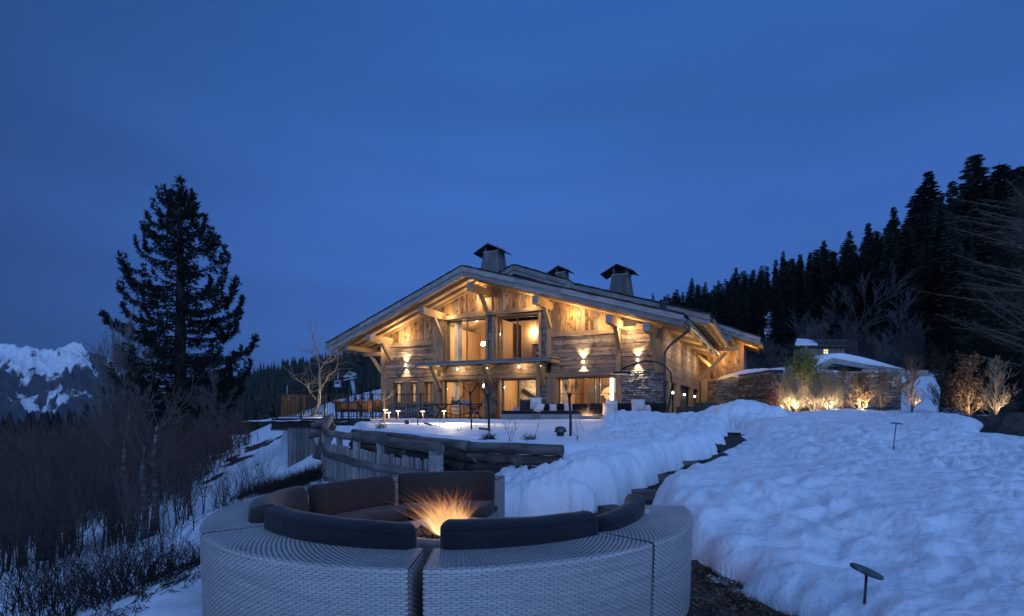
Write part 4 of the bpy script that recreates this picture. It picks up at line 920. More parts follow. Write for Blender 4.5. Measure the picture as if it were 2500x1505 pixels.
# gutters with cradles: half round metal channel in irons, shingle butts above
def gutter(x, z, y0, y1, parent=roof, step=.62, r=.085):
    mb = MB(); n_ = 8; a = []
    for yy in (y0, y1):
        for k in range(n_+1): t = pi+pi*k/n_; mb.v.append((x+r*cos(t), yy, z+r*sin(t)))
        for k in range(n_+1): t = pi+pi*k/n_; mb.v.append((x+(r-.006)*cos(t), yy, z+(r-.006)*sin(t)))
    m_ = n_+1
    for k in range(n_): mb.f.append((k, k+1, 2*m_+k+1, 2*m_+k)); mb.f.append((m_+k+1, m_+k, 3*m_+k, 3*m_+k+1))
    mb.build('gutter', M['steel'], parent, smooth=True)
    y = y0+.1
    while y < y1:
        q = MB(); q.tube([V((x+(r+.012)*cos(t), y, z+(r+.012)*sin(t))) for t in np.linspace(pi*1.0, 2*pi, 9)]+[V((x+r+.012, y, z+.09))], .014, 5); q.build('gutter_iron', M['iron'], parent); y += step
gutter(EX+.10, EZ-.22, -OV, DEP, r=.11); gutter(LX-.10, LZ-.22, -OV-.05, 10)
# down pipe at the right corner
dp = MB(); dp.tube([V((EX+.10, -.9, EZ-.36)), V((EX+.0, -.8, EZ-.55)), V((xR+.35, -.45, EZ-1.15)), V((xR+.12, -.30, EZ-1.45)), V((xR+.10, -.28, EZ-1.9)), V((xR+.10, -.28, -.4))], .065, 10); dp.build('down_pipe', M['zinc'], house, smooth=True)
# ---- canopy over the ground floor
can = empty('canopy', (0, 0, 0)); can.parent = house
ca, cb = FP(1014, 890, 1.25)[0], FP(1342, 874, 1.25)[0]; CT = 1.25
plank(can, 'fascia_beam', (ca, -CT, ZCAN-.02), (cb, -CT, ZCAN-.02), .17, .10, OUT, M['grey'], wob=.014, seg=9)
x = ca
while x < cb+.12:
    ww = R.uniform(.28, .42); plank(can, 'canopy_board', (x+ww/2, -CT-.12, ZCAN+.085), (x+ww/2, -.02, ZCAN+.125), ww-.015, .04, V((0, 0, 1)), M['grey'], wob=.01, seg=3); x += ww
for xx in (cb+.02, ca+.02): plank(can, 'end_beam', (xx, -CT, ZCAN-.08), (xx, -.02, ZCAN-.08), .20, .16, V((1, 0, 0)), M['beam'], wob=.012, seg=3)
for pxx, pyy in ((1052, 905), (1180, 900), (1312, 893)):
    s, z = FP(pxx, pyy, 1.15)
    plank(can, 'bracket_beam', (s, -1.15, ZCAN-.20), (s, .0, ZCAN-.20), .20, .2, V((1, 0, 0)), M['newbeam'], wob=.01, seg=3)
    plank(can, 'bracket_brace', (s, -.16, ZCAN-1.35), (s, -1.08, ZCAN-.28), .16, .2, V((1, 0, 0)), M['newbeam'], wob=.012, seg=3)
# ---- right side wall (receding)
sw = empty('side_wall', (0, 0, 0)); sw.parent = house; SN = V((1, 0, 0))
MB().box((xR-.14, DEP/2, 4.2), (.12, DEP, 3.6)).build('backing', M['mortar'], sw)
zs_ = 2.15
z = zs_
while z < zsoff(xR)-.02:
    hh = .21*R.uniform(.85, 1.15)
    for a, b in ((.16, 6.2), (6.45, DEP-.3)): plank(sw, 'board', (xR-.03, a, z+hh/2), (xR-.03, b, z+hh/2), hh-.008, .06, SN, M['board'], wob=.01, seg=4)
    z += hh
tim('side_post', (xR, 6.32, zs_-.1), (xR, 6.32, zsoff(xR)), .24, .12, 'beam', sw, nrm=SN); tim('side_post', (xR+.02, DEP-.15, -.4), (xR+.02, DEP-.15, zsoff(xR)), .28, .14, 'beam', sw, nrm=SN)
tim('side_beam', (xR-.02, .1, zs_-.08), (xR-.02, DEP, zs_-.08), .22, .2, 'beam', sw, nrm=SN)
sp_ = empty('side_stone', (0, 0, 0)); sp_.parent = house
stonewall(sp_, .05, .95, -.4, zs_-.2, 0, nrm=SN, ax=V((0, 1, 0)), org=V((xR-.04, 0, 0)), seed=12, maxn=60, depth=.07)
for a, b in ((1.0, 1.9), (3.8, 4.9), (9.6, 10.6), (13.8, DEP)):
    tim('door_post', (xR-.02, (a+b)/2, -.4), (xR-.02, (a+b)/2, zs_-.19), b-a, .2, 'newbeam', sw, nrm=SN)
for a, b, sd in ((1.9, 3.8, 21), (4.9, 9.6, 22), (10.6, 13.8, 23)):
    MB().box((xR-.29, (a+b)/2, .85), (.1, b-a, 2.6)).build('backing', M['mortar'], sp_)
    stonewall(sp_, a, b, -.4, zs_-.2, 0, nrm=SN, ax=V((0, 1, 0)), org=V((xR-.24, 0, 0)), seed=sd, maxn=40, depth=.07)
    c = (a+b)/2; q = W(xR-.02, c, 1.45); spot('niche_lamp', q, q+V((0, 0, 1)), 75, 110, .6); spot('niche_lamp', q, q-V((0, 0, 1)), 75, 110, .6)
    sco = tag(MB().lathe((0, 0, 0), [(.001, -.07), (.06, -.06), (.075, 0), (.06, .06), (.001, .07)], 12).build('wall_lamp', M['bulbw'], smooth=True), 'half round wall lamp in a stone niche of the side wall, %s' % {21: 'nearest the corner', 22: 'the middle niche', 23: 'the far niche'}[sd], 'wall lamp', group='lamps along the side wall'); sco.location = q
# left side and back walls, plain boards (seen only from aside)
for nm, c, s3_ in (('left_wall', (xL-.02, DEP/2, 2.2), (.16, DEP-.3, 5.0)), ('rear_wall', ((xL+xR)/2, DEP, 3.0), (xR-xL, .2, 6.6)), ('side_inner_wall', (xR-.55, DEP/2+.3, 1.1), (.06, DEP-.6, 3.2))): slab(nm, c, s3_, 'grey')
# ---- raised roofs behind
def roof2(name, xa, za, xb, zb, y0, y1, apexl=None, cuts=(.3, .62), gut=True, seed=1, soff=True, sx=None):
    rf = empty(name, (0, 0, 0)); rf.parent = house; zf = lambda x: za+(zb-za)*(x-xa)/(xb-xa)
    slope_plane(xa, xb, y0+.03, y1, -.34, -.05, 'roof_deck', 'grey', rf, zf=zf)
    barge(zf, xa, xb, y0, cuts, parent=rf, h1=.24, h2=.22); shingles(zf, xa, xb+.05*(1 if xb > xa else -1), y0-.08, y1, .27, parent=rf, maxn=60)
    if soff:
        x = sx if sx is not None else xa; st_ = .32
        while x < xb-.1:
            plank(rf, 'soffit_board', (x+st_/2, y0+.1, zf(x+st_/2)-.40), (x+st_/2, y1-.2, zf(x+st_/2)-.40), st_-.012, .03, V(((zb-za)/(xb-xa), 0, -1)).normalized(), M['soffit'], wob=.003, seg=1); x += st_
        y = y0+.2
        while y < y1: plank(rf, 'rafter', (sx if sx is not None else xa, y, zf(sx if sx is not None else xa)-.50), (xb-.12, y, zf(xb-.12)-.50), .18, .15, V((0, 1, 0)), M['newbeam'], wob=.006, seg=3); y += .72
    if gut: gutter(xb+.10, zb-.2, y0, y1, parent=rf, r=.11)
    return rf, zf
def BP(px, py, y): return FP(px, py, -y)
y2 = 1.2
a = BP(1405, 694, y2); b = BP(1732, 768, y2); rfC, zfC = roof2('upper_roof', a[0], a[1], b[0], b[1], y2, DEP, sx=xR)
yB = .9
a = BP(1254, 647, yB); b = BP(1383, 683, yB); c = BP(1226, 664, yB)
rfB, zfB = roof2('dormer_roof', a[0], a[1], b[0], b[1], yB, 9, gut=False, soff=False, cuts=(.47,)); 
rfB2, zfB2 = roof2('dormer_roof', a[0], a[1], a[0]-2.2, a[1]-2.2*.42, yB, 9, gut=False, soff=False, cuts=())
MB().box((b[0]+.03, 5, b[1]-.5), (.1, 8.0, .8)).build('dormer_cheek', M['grey'], rfB); MB().box(((a[0]+b[0])/2, 5, (a[1]+b[1])/2-.75), (b[0]-a[0], 8.0, .5)).build('dormer_body', M['grey'], rfB)
# far wing on the right with its own lower roof
yW = 12.1
a = BP(1752, 790, yW); b = BP(1856, 824, yW); rfW, zfW = roof2('wing_roof', a[0]-1.2, a[1]+1.2*(a[1]-b[1])/(b[0]-a[0]), b[0], b[1], yW, 18.5, sx=a[0]-1.0, cuts=(.5,))
wa, wz1 = BP(1706, 866, DEP); wb, wz0 = BP(1809, 926, DEP)
wg = empty('wing_wall', (0, 0, 0)); wg.parent = house
mbw = MB(); mbw.box(((wa+wb)/2, DEP+.2, wz0+1.6), (wb-wa, .2, 3.4)); mbw.build('backing', M['mortar'], wg)
x = wa
while x < wb-.02:
    ww = min(.2*R.uniform(.8, 1.2), wb-x); plank(wg, 'board', (x+ww/2, DEP+.07, wz0), (x+ww/2, DEP+.07, zfW(x+ww/2)-.42), ww-.006, .05, OUT, M['vboard'], wob=.003, seg=1); x += ww
tim('corner_post', (wb+.08, DEP+.02, wz0-.1), (wb+.08, DEP+.02, zfW(wb)-.4), .2, .2, 'beam', wg)
MB().box((wb+.1, DEP+3, wz0+1.2), (.16, 5.6, 2.8)).build('side_boards', M['grey'], wg)
tim('beam', (wa, DEP+.0, wz0-.05), (wb+.15, DEP+.0, wz0-.05), .16, .2, 'beam', wg)
# wing timbers: tie beam, long crossed struts
tb = BP(1720, 855, yW+.5); te = BP(1800, 850, yW+.5)
pf = lambda px, py, y: V((BP(px, py, y)[0], y, BP(px, py, y)[1]))
for nm, p0_, p1_, w_ in (('tie_beam', pf(1735, 857, yW+.3), pf(1801, 850, yW+.3), .26), ('strut', pf(1706, 930, yW+.4), pf(1772, 862, yW+.4), .22), ('strut', pf(1704, 868, yW+1.0), pf(1742, 900, yW+1.0), .2)):
    tim(nm, p0_, p1_, w_, .22, 'newbeam', wg)
q0 = pf(1778, 828, yW+.1); plank(wg, 'purlin', (q0.x, yW-.1, q0.z), (q0.x, DEP+.1, q0.z), .42, .40, V((1, 0, 0)), M['newbeam'], wob=.012, seg=3); MB().box((q0.x, yW-.115, q0.z), (.39, .03, .41)).build('end_grain', M['grey'], wg)
tim('post', pf(1719, 926, DEP-.3), pf(1719, 1006, DEP-.3), .42, .3, 'newbeam', wg)
MB().box(((wa+wb)/2, DEP+4, .8), (wb-wa, 7.6, 2.6)).build('wing_core', M['mortar'], wg)
ws = empty('wing_stone', (0, 0, 0)); ws.parent = house
stonewall(ws, wa+.35, wb+.1, -.3, wz0-.12, 0, org=V((0, DEP+.02, 0)), seed=31, maxn=200, depth=.08)
# ---- chimneys
def chimney(px0, px1, pyt, pyb, cx0, cx1, cyt, cyb, y, lab):
    sh_ = (px1-px0)*.13; x0_, zt = BP(px0+sh_, pyt, y); x1_, _ = BP(px1-sh_, pyt, y); bx0, zb = BP(px0, pyb, y); bx1, _ = BP(px1, pyb, y); fw_ = .78; x1_ = x0_+(x1_-x0_)*fw_; bx1 = bx0+(bx1-bx0)*fw_; dep = (x1_-x0_)*.8; cxm = (x0_+x1_)/2
    e = empty('chimney', (0, 0, 0)); e.parent = house; e['label'] = lab
    z0_ = zb-1.0; k = ((bx1-bx0)/(x1_-x0_)); hw = (x1_-x0_)/2; hb = hw*(1+(k-1)*(zt-z0_)/(zt-zb))
    core = MB(); core.box((cxm, y+dep/2, (zt+z0_)/2), (hb*1.9, hb*1.5, zt-z0_), taper=hw/hb); core.build('flue', M['mortar'], e)
    for f in range(4):
        n_ = 9 if f % 2 == 0 else 7
        for i in range(n_):
            t = (i+.5)/n_*2-1; hx, hy = (hw, dep/2), (hb, hb*.8)
            def P3(h, z):
                if f == 0: return V((cxm+t*h[0], y+dep/2-h[1], z))
                if f == 2: return V((cxm+t*h[0], y+dep/2+h[1], z))
                if f == 1: return V((cxm+h[0], y+dep/2+t*h[1], z))
                return V((cxm-h[0], y+dep/2+t*h[1], z))
            nn = [OUT, V((1, 0, 0)), V((0, 1, 0)), V((-1, 0, 0))][f]; ww = 2*(hb if f % 2 == 0 else hb*.8)/n_
            plank(e, 'cladding_board', P3(hy, z0_), P3(hx, zt), ww*.90, .04, nn, M['chim'], wob=.005, seg=2)
    MB().box((cxm, y+dep/2, zt+.03), (hw*2+.1, dep+.1, .07)).build('collar', M['grey'], e)
    ca0, _ = BP(cx0, cyb, y); cb0, zc = BP(cx1, cyb, y); _, za = BP((cx0+cx1)/2, cyt, y); hw2 = (cb0-ca0)/2; m2 = (ca0+cb0)/2
    for sx_ in (-1, 1):
        for sy_ in (-1, 1): MB().box((cxm+sx_*hw*.85, y+dep/2+sy_*dep*.4, (zt+za)/2-.05), (.07, .07, za-zt)).build('cap_post', M['grey'], e)
    zc = za-hw2*.50; D2 = dep/2+hw2*.45
    rid = cxm-hw2*.12; yf, yb = y-.28, y+dep+.32; t_ = .055
    for sx_ in (-1, 1):
        ex = rid+sx_*hw2*(.98 if sx_ < 0 else 1.0); mb = MB(); q4 = [(rid, yf, za), (ex, yf, zc), (ex, yb, zc), (rid, yb, za)]
        mb.add(q4+[(a_[0], a_[1], a_[2]+t_) for a_ in q4], BOXF); mb.build('cap_slope', M['shingle'], e)
    mb = MB(); mb.add([(ca0+hw2*.3, y+dep, zt+.1), (cb0-hw2*.35, y+dep, zt+.1), (rid, y+dep, za-.05)], [(0, 1, 2)]); mb.build('cap_back', M['iron'], e)
chimney(1174, 1234, 618, 664, 1168, 1239, 597, 616, 4.0, 'left chimney clad in upright grey boards, nearest the ridge')
chimney(1352, 1392, 668, 700, 1345, 1398, 652, 669, 6.5, 'smallest chimney, only its cap showing above the dormer roof')
chimney(1486, 1551, 674, 722, 1476, 1558, 648, 674, 3.6, 'right chimney clad in upright grey boards, standing on the long slope')
# ================================================ LAMPS ON THE HOUSE
def sconce(px, py, lab, pw=95):
    s, z = FP(px, py, .12); q = W(s, -.17, z)
    e = empty('wall_lamp', q, RZ, label=lab, cat='wall lamp', group='up and down lights on the front wall')
    MB().lathe((0, 0, 0), [(.001, -.06), (.04, -.045), (.055, 0), (.04, .045), (.001, .06)], 16).build('globe', M['bulb'], e, smooth=True)
    MB().box((0, .09, 0), (.05, .12, .05)).build('bracket', M['zinc'], e)
    spot('sconce_up', q+V((0, 0, .11)), q+V((.05, .12, 1.1)), pw*3.2, 92, .95, (1, .78, .50), .015); spot('sconce_down', q-V((0, 0, .11)), q+V((.05, .12, -1.1)), pw*2.4, 84, .9, (1, .78, .50), .015)
sconce(991, 892, 'up and down wall lamp on the boards left of the canopy'); sconce(1424, 884, 'up and down wall lamp above the tall right window'); sconce(1557, 879, 'up and down wall lamp above the stone pier')
def eave(x, y, z, aim, pw, ang=110):
    spot('eave_spot', W(x, y, z), W(*aim), pw, ang, .9, (1, .66, .30), .05)
# small spots fixed to the purlins, thrown up at the soffit and along the wall
for px, py, pw in ((1172, 722, 75), (975, 820, 70), (1092, 770, 35), (1290, 735, 45), (1400, 765, 70), (1530, 800, 60), (1470, 790, 35), (930, 850, 25)):
    s, z = FP(px, py, .6)
    z = min(z, zsoff(s)-.25)
    point('eave_lamp', W(s, -.55, z), pw*1.25, (1, .74, .42), .10)
for px, py, pw in ((1063, 915, 24), (1192, 905, 26), (1322, 900, 26), (1120, 905, 24), (1270, 900, 20)):
    s, z = FP(px, py, .45); point('canopy_lamp', W(s, -.55, ZCAN-.22), pw*1.5, (1, .76, .45), .05)
    b_ = tag(MB().lathe((0, 0, 0), [(.001, -.05), (.03, -.045), (.04, 0), (.025, .04), (.001, .05)], 10).build('canopy_bulb', M['bulb'], smooth=True), 'glowing bulb under the canopy, ' + {1063: 'at the leftmost bracket', 1192: 'at the middle bracket', 1322: 'at the rightmost bracket', 1120: 'between left and middle brackets', 1270: 'between middle and right brackets'}[px], 'lamp', group='bulbs under the canopy'); b_.location = W(s, -.62, ZCAN-.30)
for y, pw in ((1.5, 30), (5, 40), (9, 45), (12.5, 40)): point('side_lamp', W(xR+.9, y, zsoff(xR)-.9), pw*1.3, (1, .72, .40), .1)
s, z = BP(1770, 872, yW+1.4); point('wing_lamp', W(s, yW+1.5, z+.1), 75, (1, .60, .25), .1)
s, z = BP(1735, 880, yW+1.2); point('wing_lamp', W(s-.4, yW+1.0, z), 45, (1, .62, .28), .1)
s, z = BP(1830, 850, yW+1.4); point('wing_lamp', W(s, yW+2.0, z+.1), 25, (1, .60, .25), .1)
# interior lamps; those nearest the glass are unseen fills added to brighten the curtains
for px, yy, z, pw in ((1106, 1.15, 5.3, 30), (1100, 1.2, 1.9, 18), (1306, 1.3, 1.9, 18), (1370, 1.3, 1.9, 18), (1110, 2.6, 5.3, 95), (1165, 2.0, 5.5, 40), (1260, 2.4, 5.2, 60), (1120, 2.0, 1.9, 55), (1265, 2.2, 1.9, 70), (1400, 2.2, 1.9, 62), (1470, 1.6, 1.9, 45), (1010, 2.2, 1.9, 150), (1480, 3.2, 2.0, 30)):
    point('room_and_fill_light', W(X_(px), yy, z), pw*1.9, (1, .78, .50), .12)
# ================================================ VEGETATION
def tri_tube(vs, fs, a, b, ra, rb):
    d = b-a
    if d.length < 1e-6: return
    x = d.orthogonal().normalized(); y = d.normalized().cross(x); o = len(vs)
    for p, r in ((a, ra), (b, rb)):
        for k in range(3): t = 2.0944*k; q = p+(x*cos(t)+y*sin(t))*r; vs.append((q.x, q.y, q.z))
    for k in range(3): k2 = (k+1) % 3; fs.append((o+k, o+k2, o+3+k2, o+3+k))
def grow(vs, fs, p, d, L, r, lev, rr, spread=.6, up=.25, kids=3, nseg=4, shrink=.68, wander=.12, minr=.004, tips=None):
    q = p; dd = d.copy(); r0 = r; pts = [(q.copy(), dd.copy(), r)]
    for i in range(nseg):
        dd = (dd+V((rr.gauss(0, wander), rr.gauss(0, wander), rr.gauss(0, wander)+up*.25))).normalized(); q2 = q+dd*(L/nseg); r2 = max(minr*.5, r0*(1-(i+1)/nseg*.55))
        tri_tube(vs, fs, q, q2, r, r2); q, r = q2, r2; pts.append((q.copy(), dd.copy(), r))
    if lev <= 0:
        if tips is not None: tips.append((q, dd))
        return
    for i in range(kids):
        j = min(nseg, max(1, int(nseg*(.35+.65*(i+rr.random())/kids)+.5))) if i < kids-1 else nseg
        bp, bd, br = pts[j]; ax = V((rr.gauss(0, 1), rr.gauss(0, 1), rr.gauss(0, .5))); ax = (ax-bd*ax.dot(bd)); ax = ax.normalized() if ax.length > .01 else V((1, 0, 0))
        a = spread*rr.uniform(.5, 1.3); nd = (bd*cos(a)+ax*sin(a)+V((0, 0, up*.5))).normalized()
        grow(vs, fs, bp, nd, L*shrink*rr.uniform(.7, 1.15), max(minr, br*.72), lev-1, rr, spread, up, kids, max(2, nseg-1), shrink, wander, minr, tips)
def needles(vs, fs, p, d, L, rr, n, w=.032):
    """a tuft of pointed sprays"""
    for i in range(n):
        q = (d*.9+V((rr.gauss(0, .55), rr.gauss(0, .55), rr.gauss(0, .5)))).normalized(); l_ = L*rr.uniform(.5, 1.15); s = q.cross(V((rr.gauss(0, 1), rr.gauss(0, 1), rr.gauss(0, 1)))); s = s.normalized()*w*rr.uniform(.7, 1.4) if s.length > .01 else V((w, 0, 0))
        o = len(vs); a = p+q*(l_*.35)
        for v in (p, a+s, p+q*l_, a-s): vs.append((v.x, v.y, v.z))
        fs.append((o, o+1, o+2, o+3))
rr = random.Random(11)
# ---- the big spruce on the left
TP = P(440, 1000, 35.0); tzb = gz(TP.x, TP.y); sp0 = V((TP.x, TP.y, tzb)); topz = P(438, 438, 35).z
spr = empty('spruce_tree', sp0, label='tall dark spruce with upcurved branches standing alone on the left', cat='tree')
MB().tube([V((0, 0, -.4)), V((.0, 0, 6)), V((.02, 0, 12)), V((-.03, 0, 18)), V((-.05, 0, topz-tzb-.5))], [.42, .36, .26, .13, .03], 12).build('trunk', M['bark'], spr, smooth=True)
vs, fs, bvs, bfs = [], [], [], []
def spruce_branch(p0, tip, rr, dens=1.0, sag=.16, thick=.05, tuft=.40):
    d = tip-p0; L = d.length; n_ = max(6, int(L/.17)); pr = None; h = V((d.x, d.y, 0)); Lh = h.length
    c1 = p0+V((d.x*.40, d.y*.40, min(0, d.z*.1)-Lh*sag)); c2 = p0+V((d.x*.98, d.y*.98, d.z*.10-Lh*sag*.4))
    for i in range(n_+1):
        t = i/n_; q = p0*((1-t)**3)+c1*(3*t*(1-t)**2)+c2*(3*t*t*(1-t))+tip*t**3
        if pr is not None:
            tri_tube(bvs, bfs, pr, q, thick*(1-t)+.012, thick*(1-t)+.008); dd = (q-pr).normalized(); sx = dd.cross(V((0, 0, 1))); sx = sx.normalized() if sx.length > .01 else V((1, 0, 0))
            if t > .12:
                wd = (.50*sin(min(1, t*1.4)*pi*.85)+.14)*min(1, L/2.6)
                for k in range(int(4*dens+rr.random())):
                    o = sx*rr.uniform(-wd, wd)+V((0, 0, -abs(rr.gauss(0, .16)))); needles(vs, fs, q+o*.75, (dd*.55+o*.9+V((0, 0, -.45+.8*t*t))).normalized(), tuft*rr.uniform(.45, .9), rr, 6, .028)
        pr = q
tips = [(393, 462), (380, 492), (361, 524), (352, 547), (331, 573), (297, 615), (312, 653), (293, 692), (300, 735), (255, 764), (297, 802), (290, 850), (262, 905), (300, 960),
        (473, 475), (478, 500), (501, 526), (512, 560), (531, 577), (550, 602), (548, 658), (575, 687), (592, 726), (577, 793), (585, 760), (622, 827), (611, 883), (590, 945), (560, 990)]
for tx, ty in tips:
    ty += rr.uniform(-6, 6)
    dx = abs(tx-439); sy = ty+dx*(rr.uniform(.35, .62) if ty < 700 else rr.uniform(.12, .36))+4; d_ = 35+rr.uniform(-1.2, 1.2)
    a = P(438, sy, 35)-sp0; b = P(tx, ty, d_)-sp0; spruce_branch(a, b, rr, rr.uniform(1.5, 2.5), sag=rr.uniform(.03, .12), tuft=rr.uniform(.4, .52))
    for k in range(2):
        t_ = rr.uniform(.3, .75); m_ = a.lerp(b, t_)+V((0, 0, -(b-a).length*.07)); e_ = m_+V(((b-a).x*.16, rr.uniform(-1.2, 1.2), rr.uniform(.1, .8))); spruce_branch(m_, e_, rr, 1.6, .05, .02, .4)
ny = 470
while ny < 1060:
    hw = np.interp(ny, [440, 500, 560, 640, 720, 800, 900, 1060], [12, 50, 85, 125, 140, 150, 165, 150])*35/FOC
    for k in range(4 if ny < 860 else 6):
        a_ = rr.uniform(0, 2*pi); L = hw*(rr.uniform(.2, .72)**1.0 if ny < 860 else rr.uniform(.5, 1)); side_ = abs(cos(a_))
        if side_ > .9: L *= .8
        p0 = V((0, 0, P(0, ny, 35).z-tzb)); b = p0+V((cos(a_)*L, sin(a_)*L, L*rr.uniform(.0, .42))); spruce_branch(p0, b, rr, .8, sag=rr.uniform(.06, .14))
    ny += 14
for k in range(60): p0 = V((0, 0, topz-tzb-.05-1.6*rr.random()**1.3)); needles(vs, fs, p0+V((rr.gauss(0, .1), rr.gauss(0, .1), 0)), V((rr.gauss(0, .5), rr.gauss(0, .5), .7)).normalized(), .45, rr, 4)
fast_mesh('needle_sprays', vs, fs, M['needle'], spr); fast_mesh('branches', bvs, [f for f in bfs], M['bark'], spr)
# ---- conifer models for the woods
def conifer_mesh(seed, tiers=30, per=8, w0=.17, ragged=.25):
    rr = random.Random(seed); vs, fs = [], []
    for i in range(tiers):
        t = (i+.5)/tiers; z0c = .06+.94*t; R_ = (w0*(1-t)**.85+.012)*rr.uniform(1-ragged, 1+ragged*.7)
        for k in range(per if t < .8 else 5):
            z = z0c+rr.uniform(-.02, .02)*(1-t); px0 = 0; a = rr.uniform(0, 2*pi); R2 = R_*rr.uniform(.45, 1.25); droop = rr.uniform(.1, .35)*(1-t); px_ = V((0, 0, z)); m_ = 4
            for j in range(m_):
                f = (j+1)/m_; q = V((cos(a)*R2*f, sin(a)*R2*f, z-droop*R2*f*2+.10*R2*f*f)); d = V((cos(a), sin(a), -.2+.3*f)); sx = V((-sin(a), cos(a), 0))
                for s in (-1, 0, 1):
                    o = len(vs); l_ = .045*rr.uniform(.6, 1.3)*(1.2-.4*t); e_ = (d+sx*s*.9).normalized()*l_; u = sx*.008 if s == 0 else V((0, 0, .008)); c = q-d*.012
                    for v in (c, c+e_*.5+u, c+e_+V((0, 0, -.006)), c+e_*.5-u): vs.append((v.x, v.y, v.z))
                    fs.append((o, o+1, o+2, o+3))
                o = len(vs); b0 = px_; wv = sx*.012
                for v in (b0-wv, b0+wv, q+wv, q-wv): vs.append((v.x, v.y, v.z-.004))
                fs.append((o, o+1, o+2, o+3)); px_ = q
    for k in range(5):
        o = len(vs); a = rr.uniform(0, 6); u = V((cos(a)*.004, sin(a)*.004, 0))
        for v in (V((0, 0, .96))-u, V((0, 0, .96))+u, V((0, 0, 1.03))): vs.append((v.x, v.y, v.z))
        vs.append(vs[-1]); fs.append((o, o+1, o+2, o+3))
    me = fast_mesh('crown', vs, fs, M['needle']); return me
CON = []
for i in range(6):
    e = empty('spruce_tree', (0, 0, -900)); c = conifer_mesh(40+i, tiers=rr.choice((26, 30, 34)), w0=(.15, .17, .13, .19, .16, .14)[i], ragged=(.2, .3, .25, .4, .2, .35)[i]); c.parent = e
    MB().tube([V((0, 0, -.06)), V((0, 0, .5)), V((0, 0, .98))], [.014, .009, .002], 5).build('trunk', M['bark'], e); CON.append(e)
used = [False]*6
def put_conifer(x, y, z, h, label, group, i=None, wide=1.0):
    i = rr.randrange(6) if i is None else i
    if not used[i]: e = CON[i]; used[i] = True
    else: e = dup(CON[i])
    e.location = (x, y, z); e.rotation_euler = (0, 0, rr.uniform(0, 6.28)); e.scale = (h*wide, h*wide, h); tag(e, label, 'tree', group); return e
WG = 'dark spruces of the wood on the hillside'
# the skyline trees, one by one
named = {2182: 'tall pointed spruce on the skyline where the wood steps up', 2267: 'high ragged spruce standing above the skyline right of the step', 2379: 'tallest spruce of the skyline, near the right edge of the photo', 2325: 'slender spruce on the skyline just left of the tallest one', 2120: 'pointed spruce at the foot of the skyline step', 2440: 'broad spruce crown right of the tallest skyline tree'}
for x_, y_, hh, wd, lab in ((1594, 716, 13, 1, None), (1689, 678, 14, 1, None), (1797, 652, 13, 1, None), (1912, 612, 14, 1, None), (2012, 585, 15, 1, None), (2074, 562, 15, 1, None), (2120, 543, 15, 1, 1), (2182, 503, 15, 1, 1), (2267, 416, 17, 1.15, 1), (2245, 455, 17, 1.2, None), (2298, 468, 16, 1, None), (2325, 438, 17, .9, 1), (2379, 376, 19, 1.35, 1), (2440, 398, 18, 1.5, 1), (2468, 410, 18, 1.2, None), (2490, 402, 19, 1, None), (2350, 470, 18, 1.1, None), (2412, 430, 18, 1.3, None), (2405, 445, 18, 1.4, None), (2230, 475, 16, 1.2, None), (2510, 420, 19, 1.2, None)):
    D_ = float(np.interp(x_, SKYX, SKYD)); top = P(x_, y_, D_); put_conifer(top.x, top.y, top.z-hh*1.02, hh, named.get(x_) if lab else 'spruce tip on the skyline, %s' % {1594: 'leftmost above the roof', 1689: 'second from the left end', 1797: 'above the gutter corner', 1912: 'left of the long rise', 2012: 'midway up the long rise', 2074: 'just before the skyline step', 2245: 'hugging the left side of the ragged one', 2298: 'in the dip right of the ragged one', 2468: 'right of the broad crown', 2490: 'cut by the right edge', 2350: 'low in the gap before the tallest tree', 2412: 'low beside the tallest tree on its right', 2405: 'behind the right flank of the tallest tree', 2230: 'low at the step', 2510: 'half outside the photo'}.get(x_, 'far'), WG if not lab else 'skyline spruces', wide=wd*1.15)
cnt = 0; tries = 0
for A_ in np.arange(1520, 2540, 17.0):
    for row in range(6):
        A = A_+rr.uniform(-9, 9); d0 = float(hr_near(A)); d1 = float(np.interp(A, SKYX, SKYD)); t = (row+rr.uniform(.1, .95))/6; D_ = d0+(d1-d0)*(.12+.9*t)
        if row < 1 and 1960 < A < 2260: continue
        x_, y_ = (A-CX)*D_/FOC, D_; z_ = float(hill_r(np.array([A]), np.array([D_]))[0]); h = rr.uniform(11, 16)*(1 if row < 5 else .92)
        lim = float(np.interp(A, SKYX, SKYY))+rr.uniform(0, 22); topy = HY-(z_+h-EYE)*FOC/D_
        if topy < lim: h -= (lim-topy)*D_/FOC
        if h < 6: continue
        if 1862 < A < 1892 and row < 3: continue
        cnt += 1
        if cnt > 275: break
        put_conifer(x_, y_, z_-.3, h, 'dark spruce, %s rows of the wood, %s' % (('front', 'front', 'middle', 'middle', 'upper', 'upper')[row], next(t_ for lim_, t_ in ((1610, 'just right of the right chimney'), (1700, 'over the long roof slope'), (1790, 'over the eave gutter'), (1880, 'behind the far wing roof'), (1970, 'left above the little cabin'), (2060, 'right above the little cabin'), (2160, 'behind the round headed bare tree'), (2260, 'above the right end of the garden wall'), (2360, 'left of the tallest skyline tree'), (2440, 'under the tallest skyline tree'), (9999, 'at the right edge of the photo')) if A < lim_)), WG)
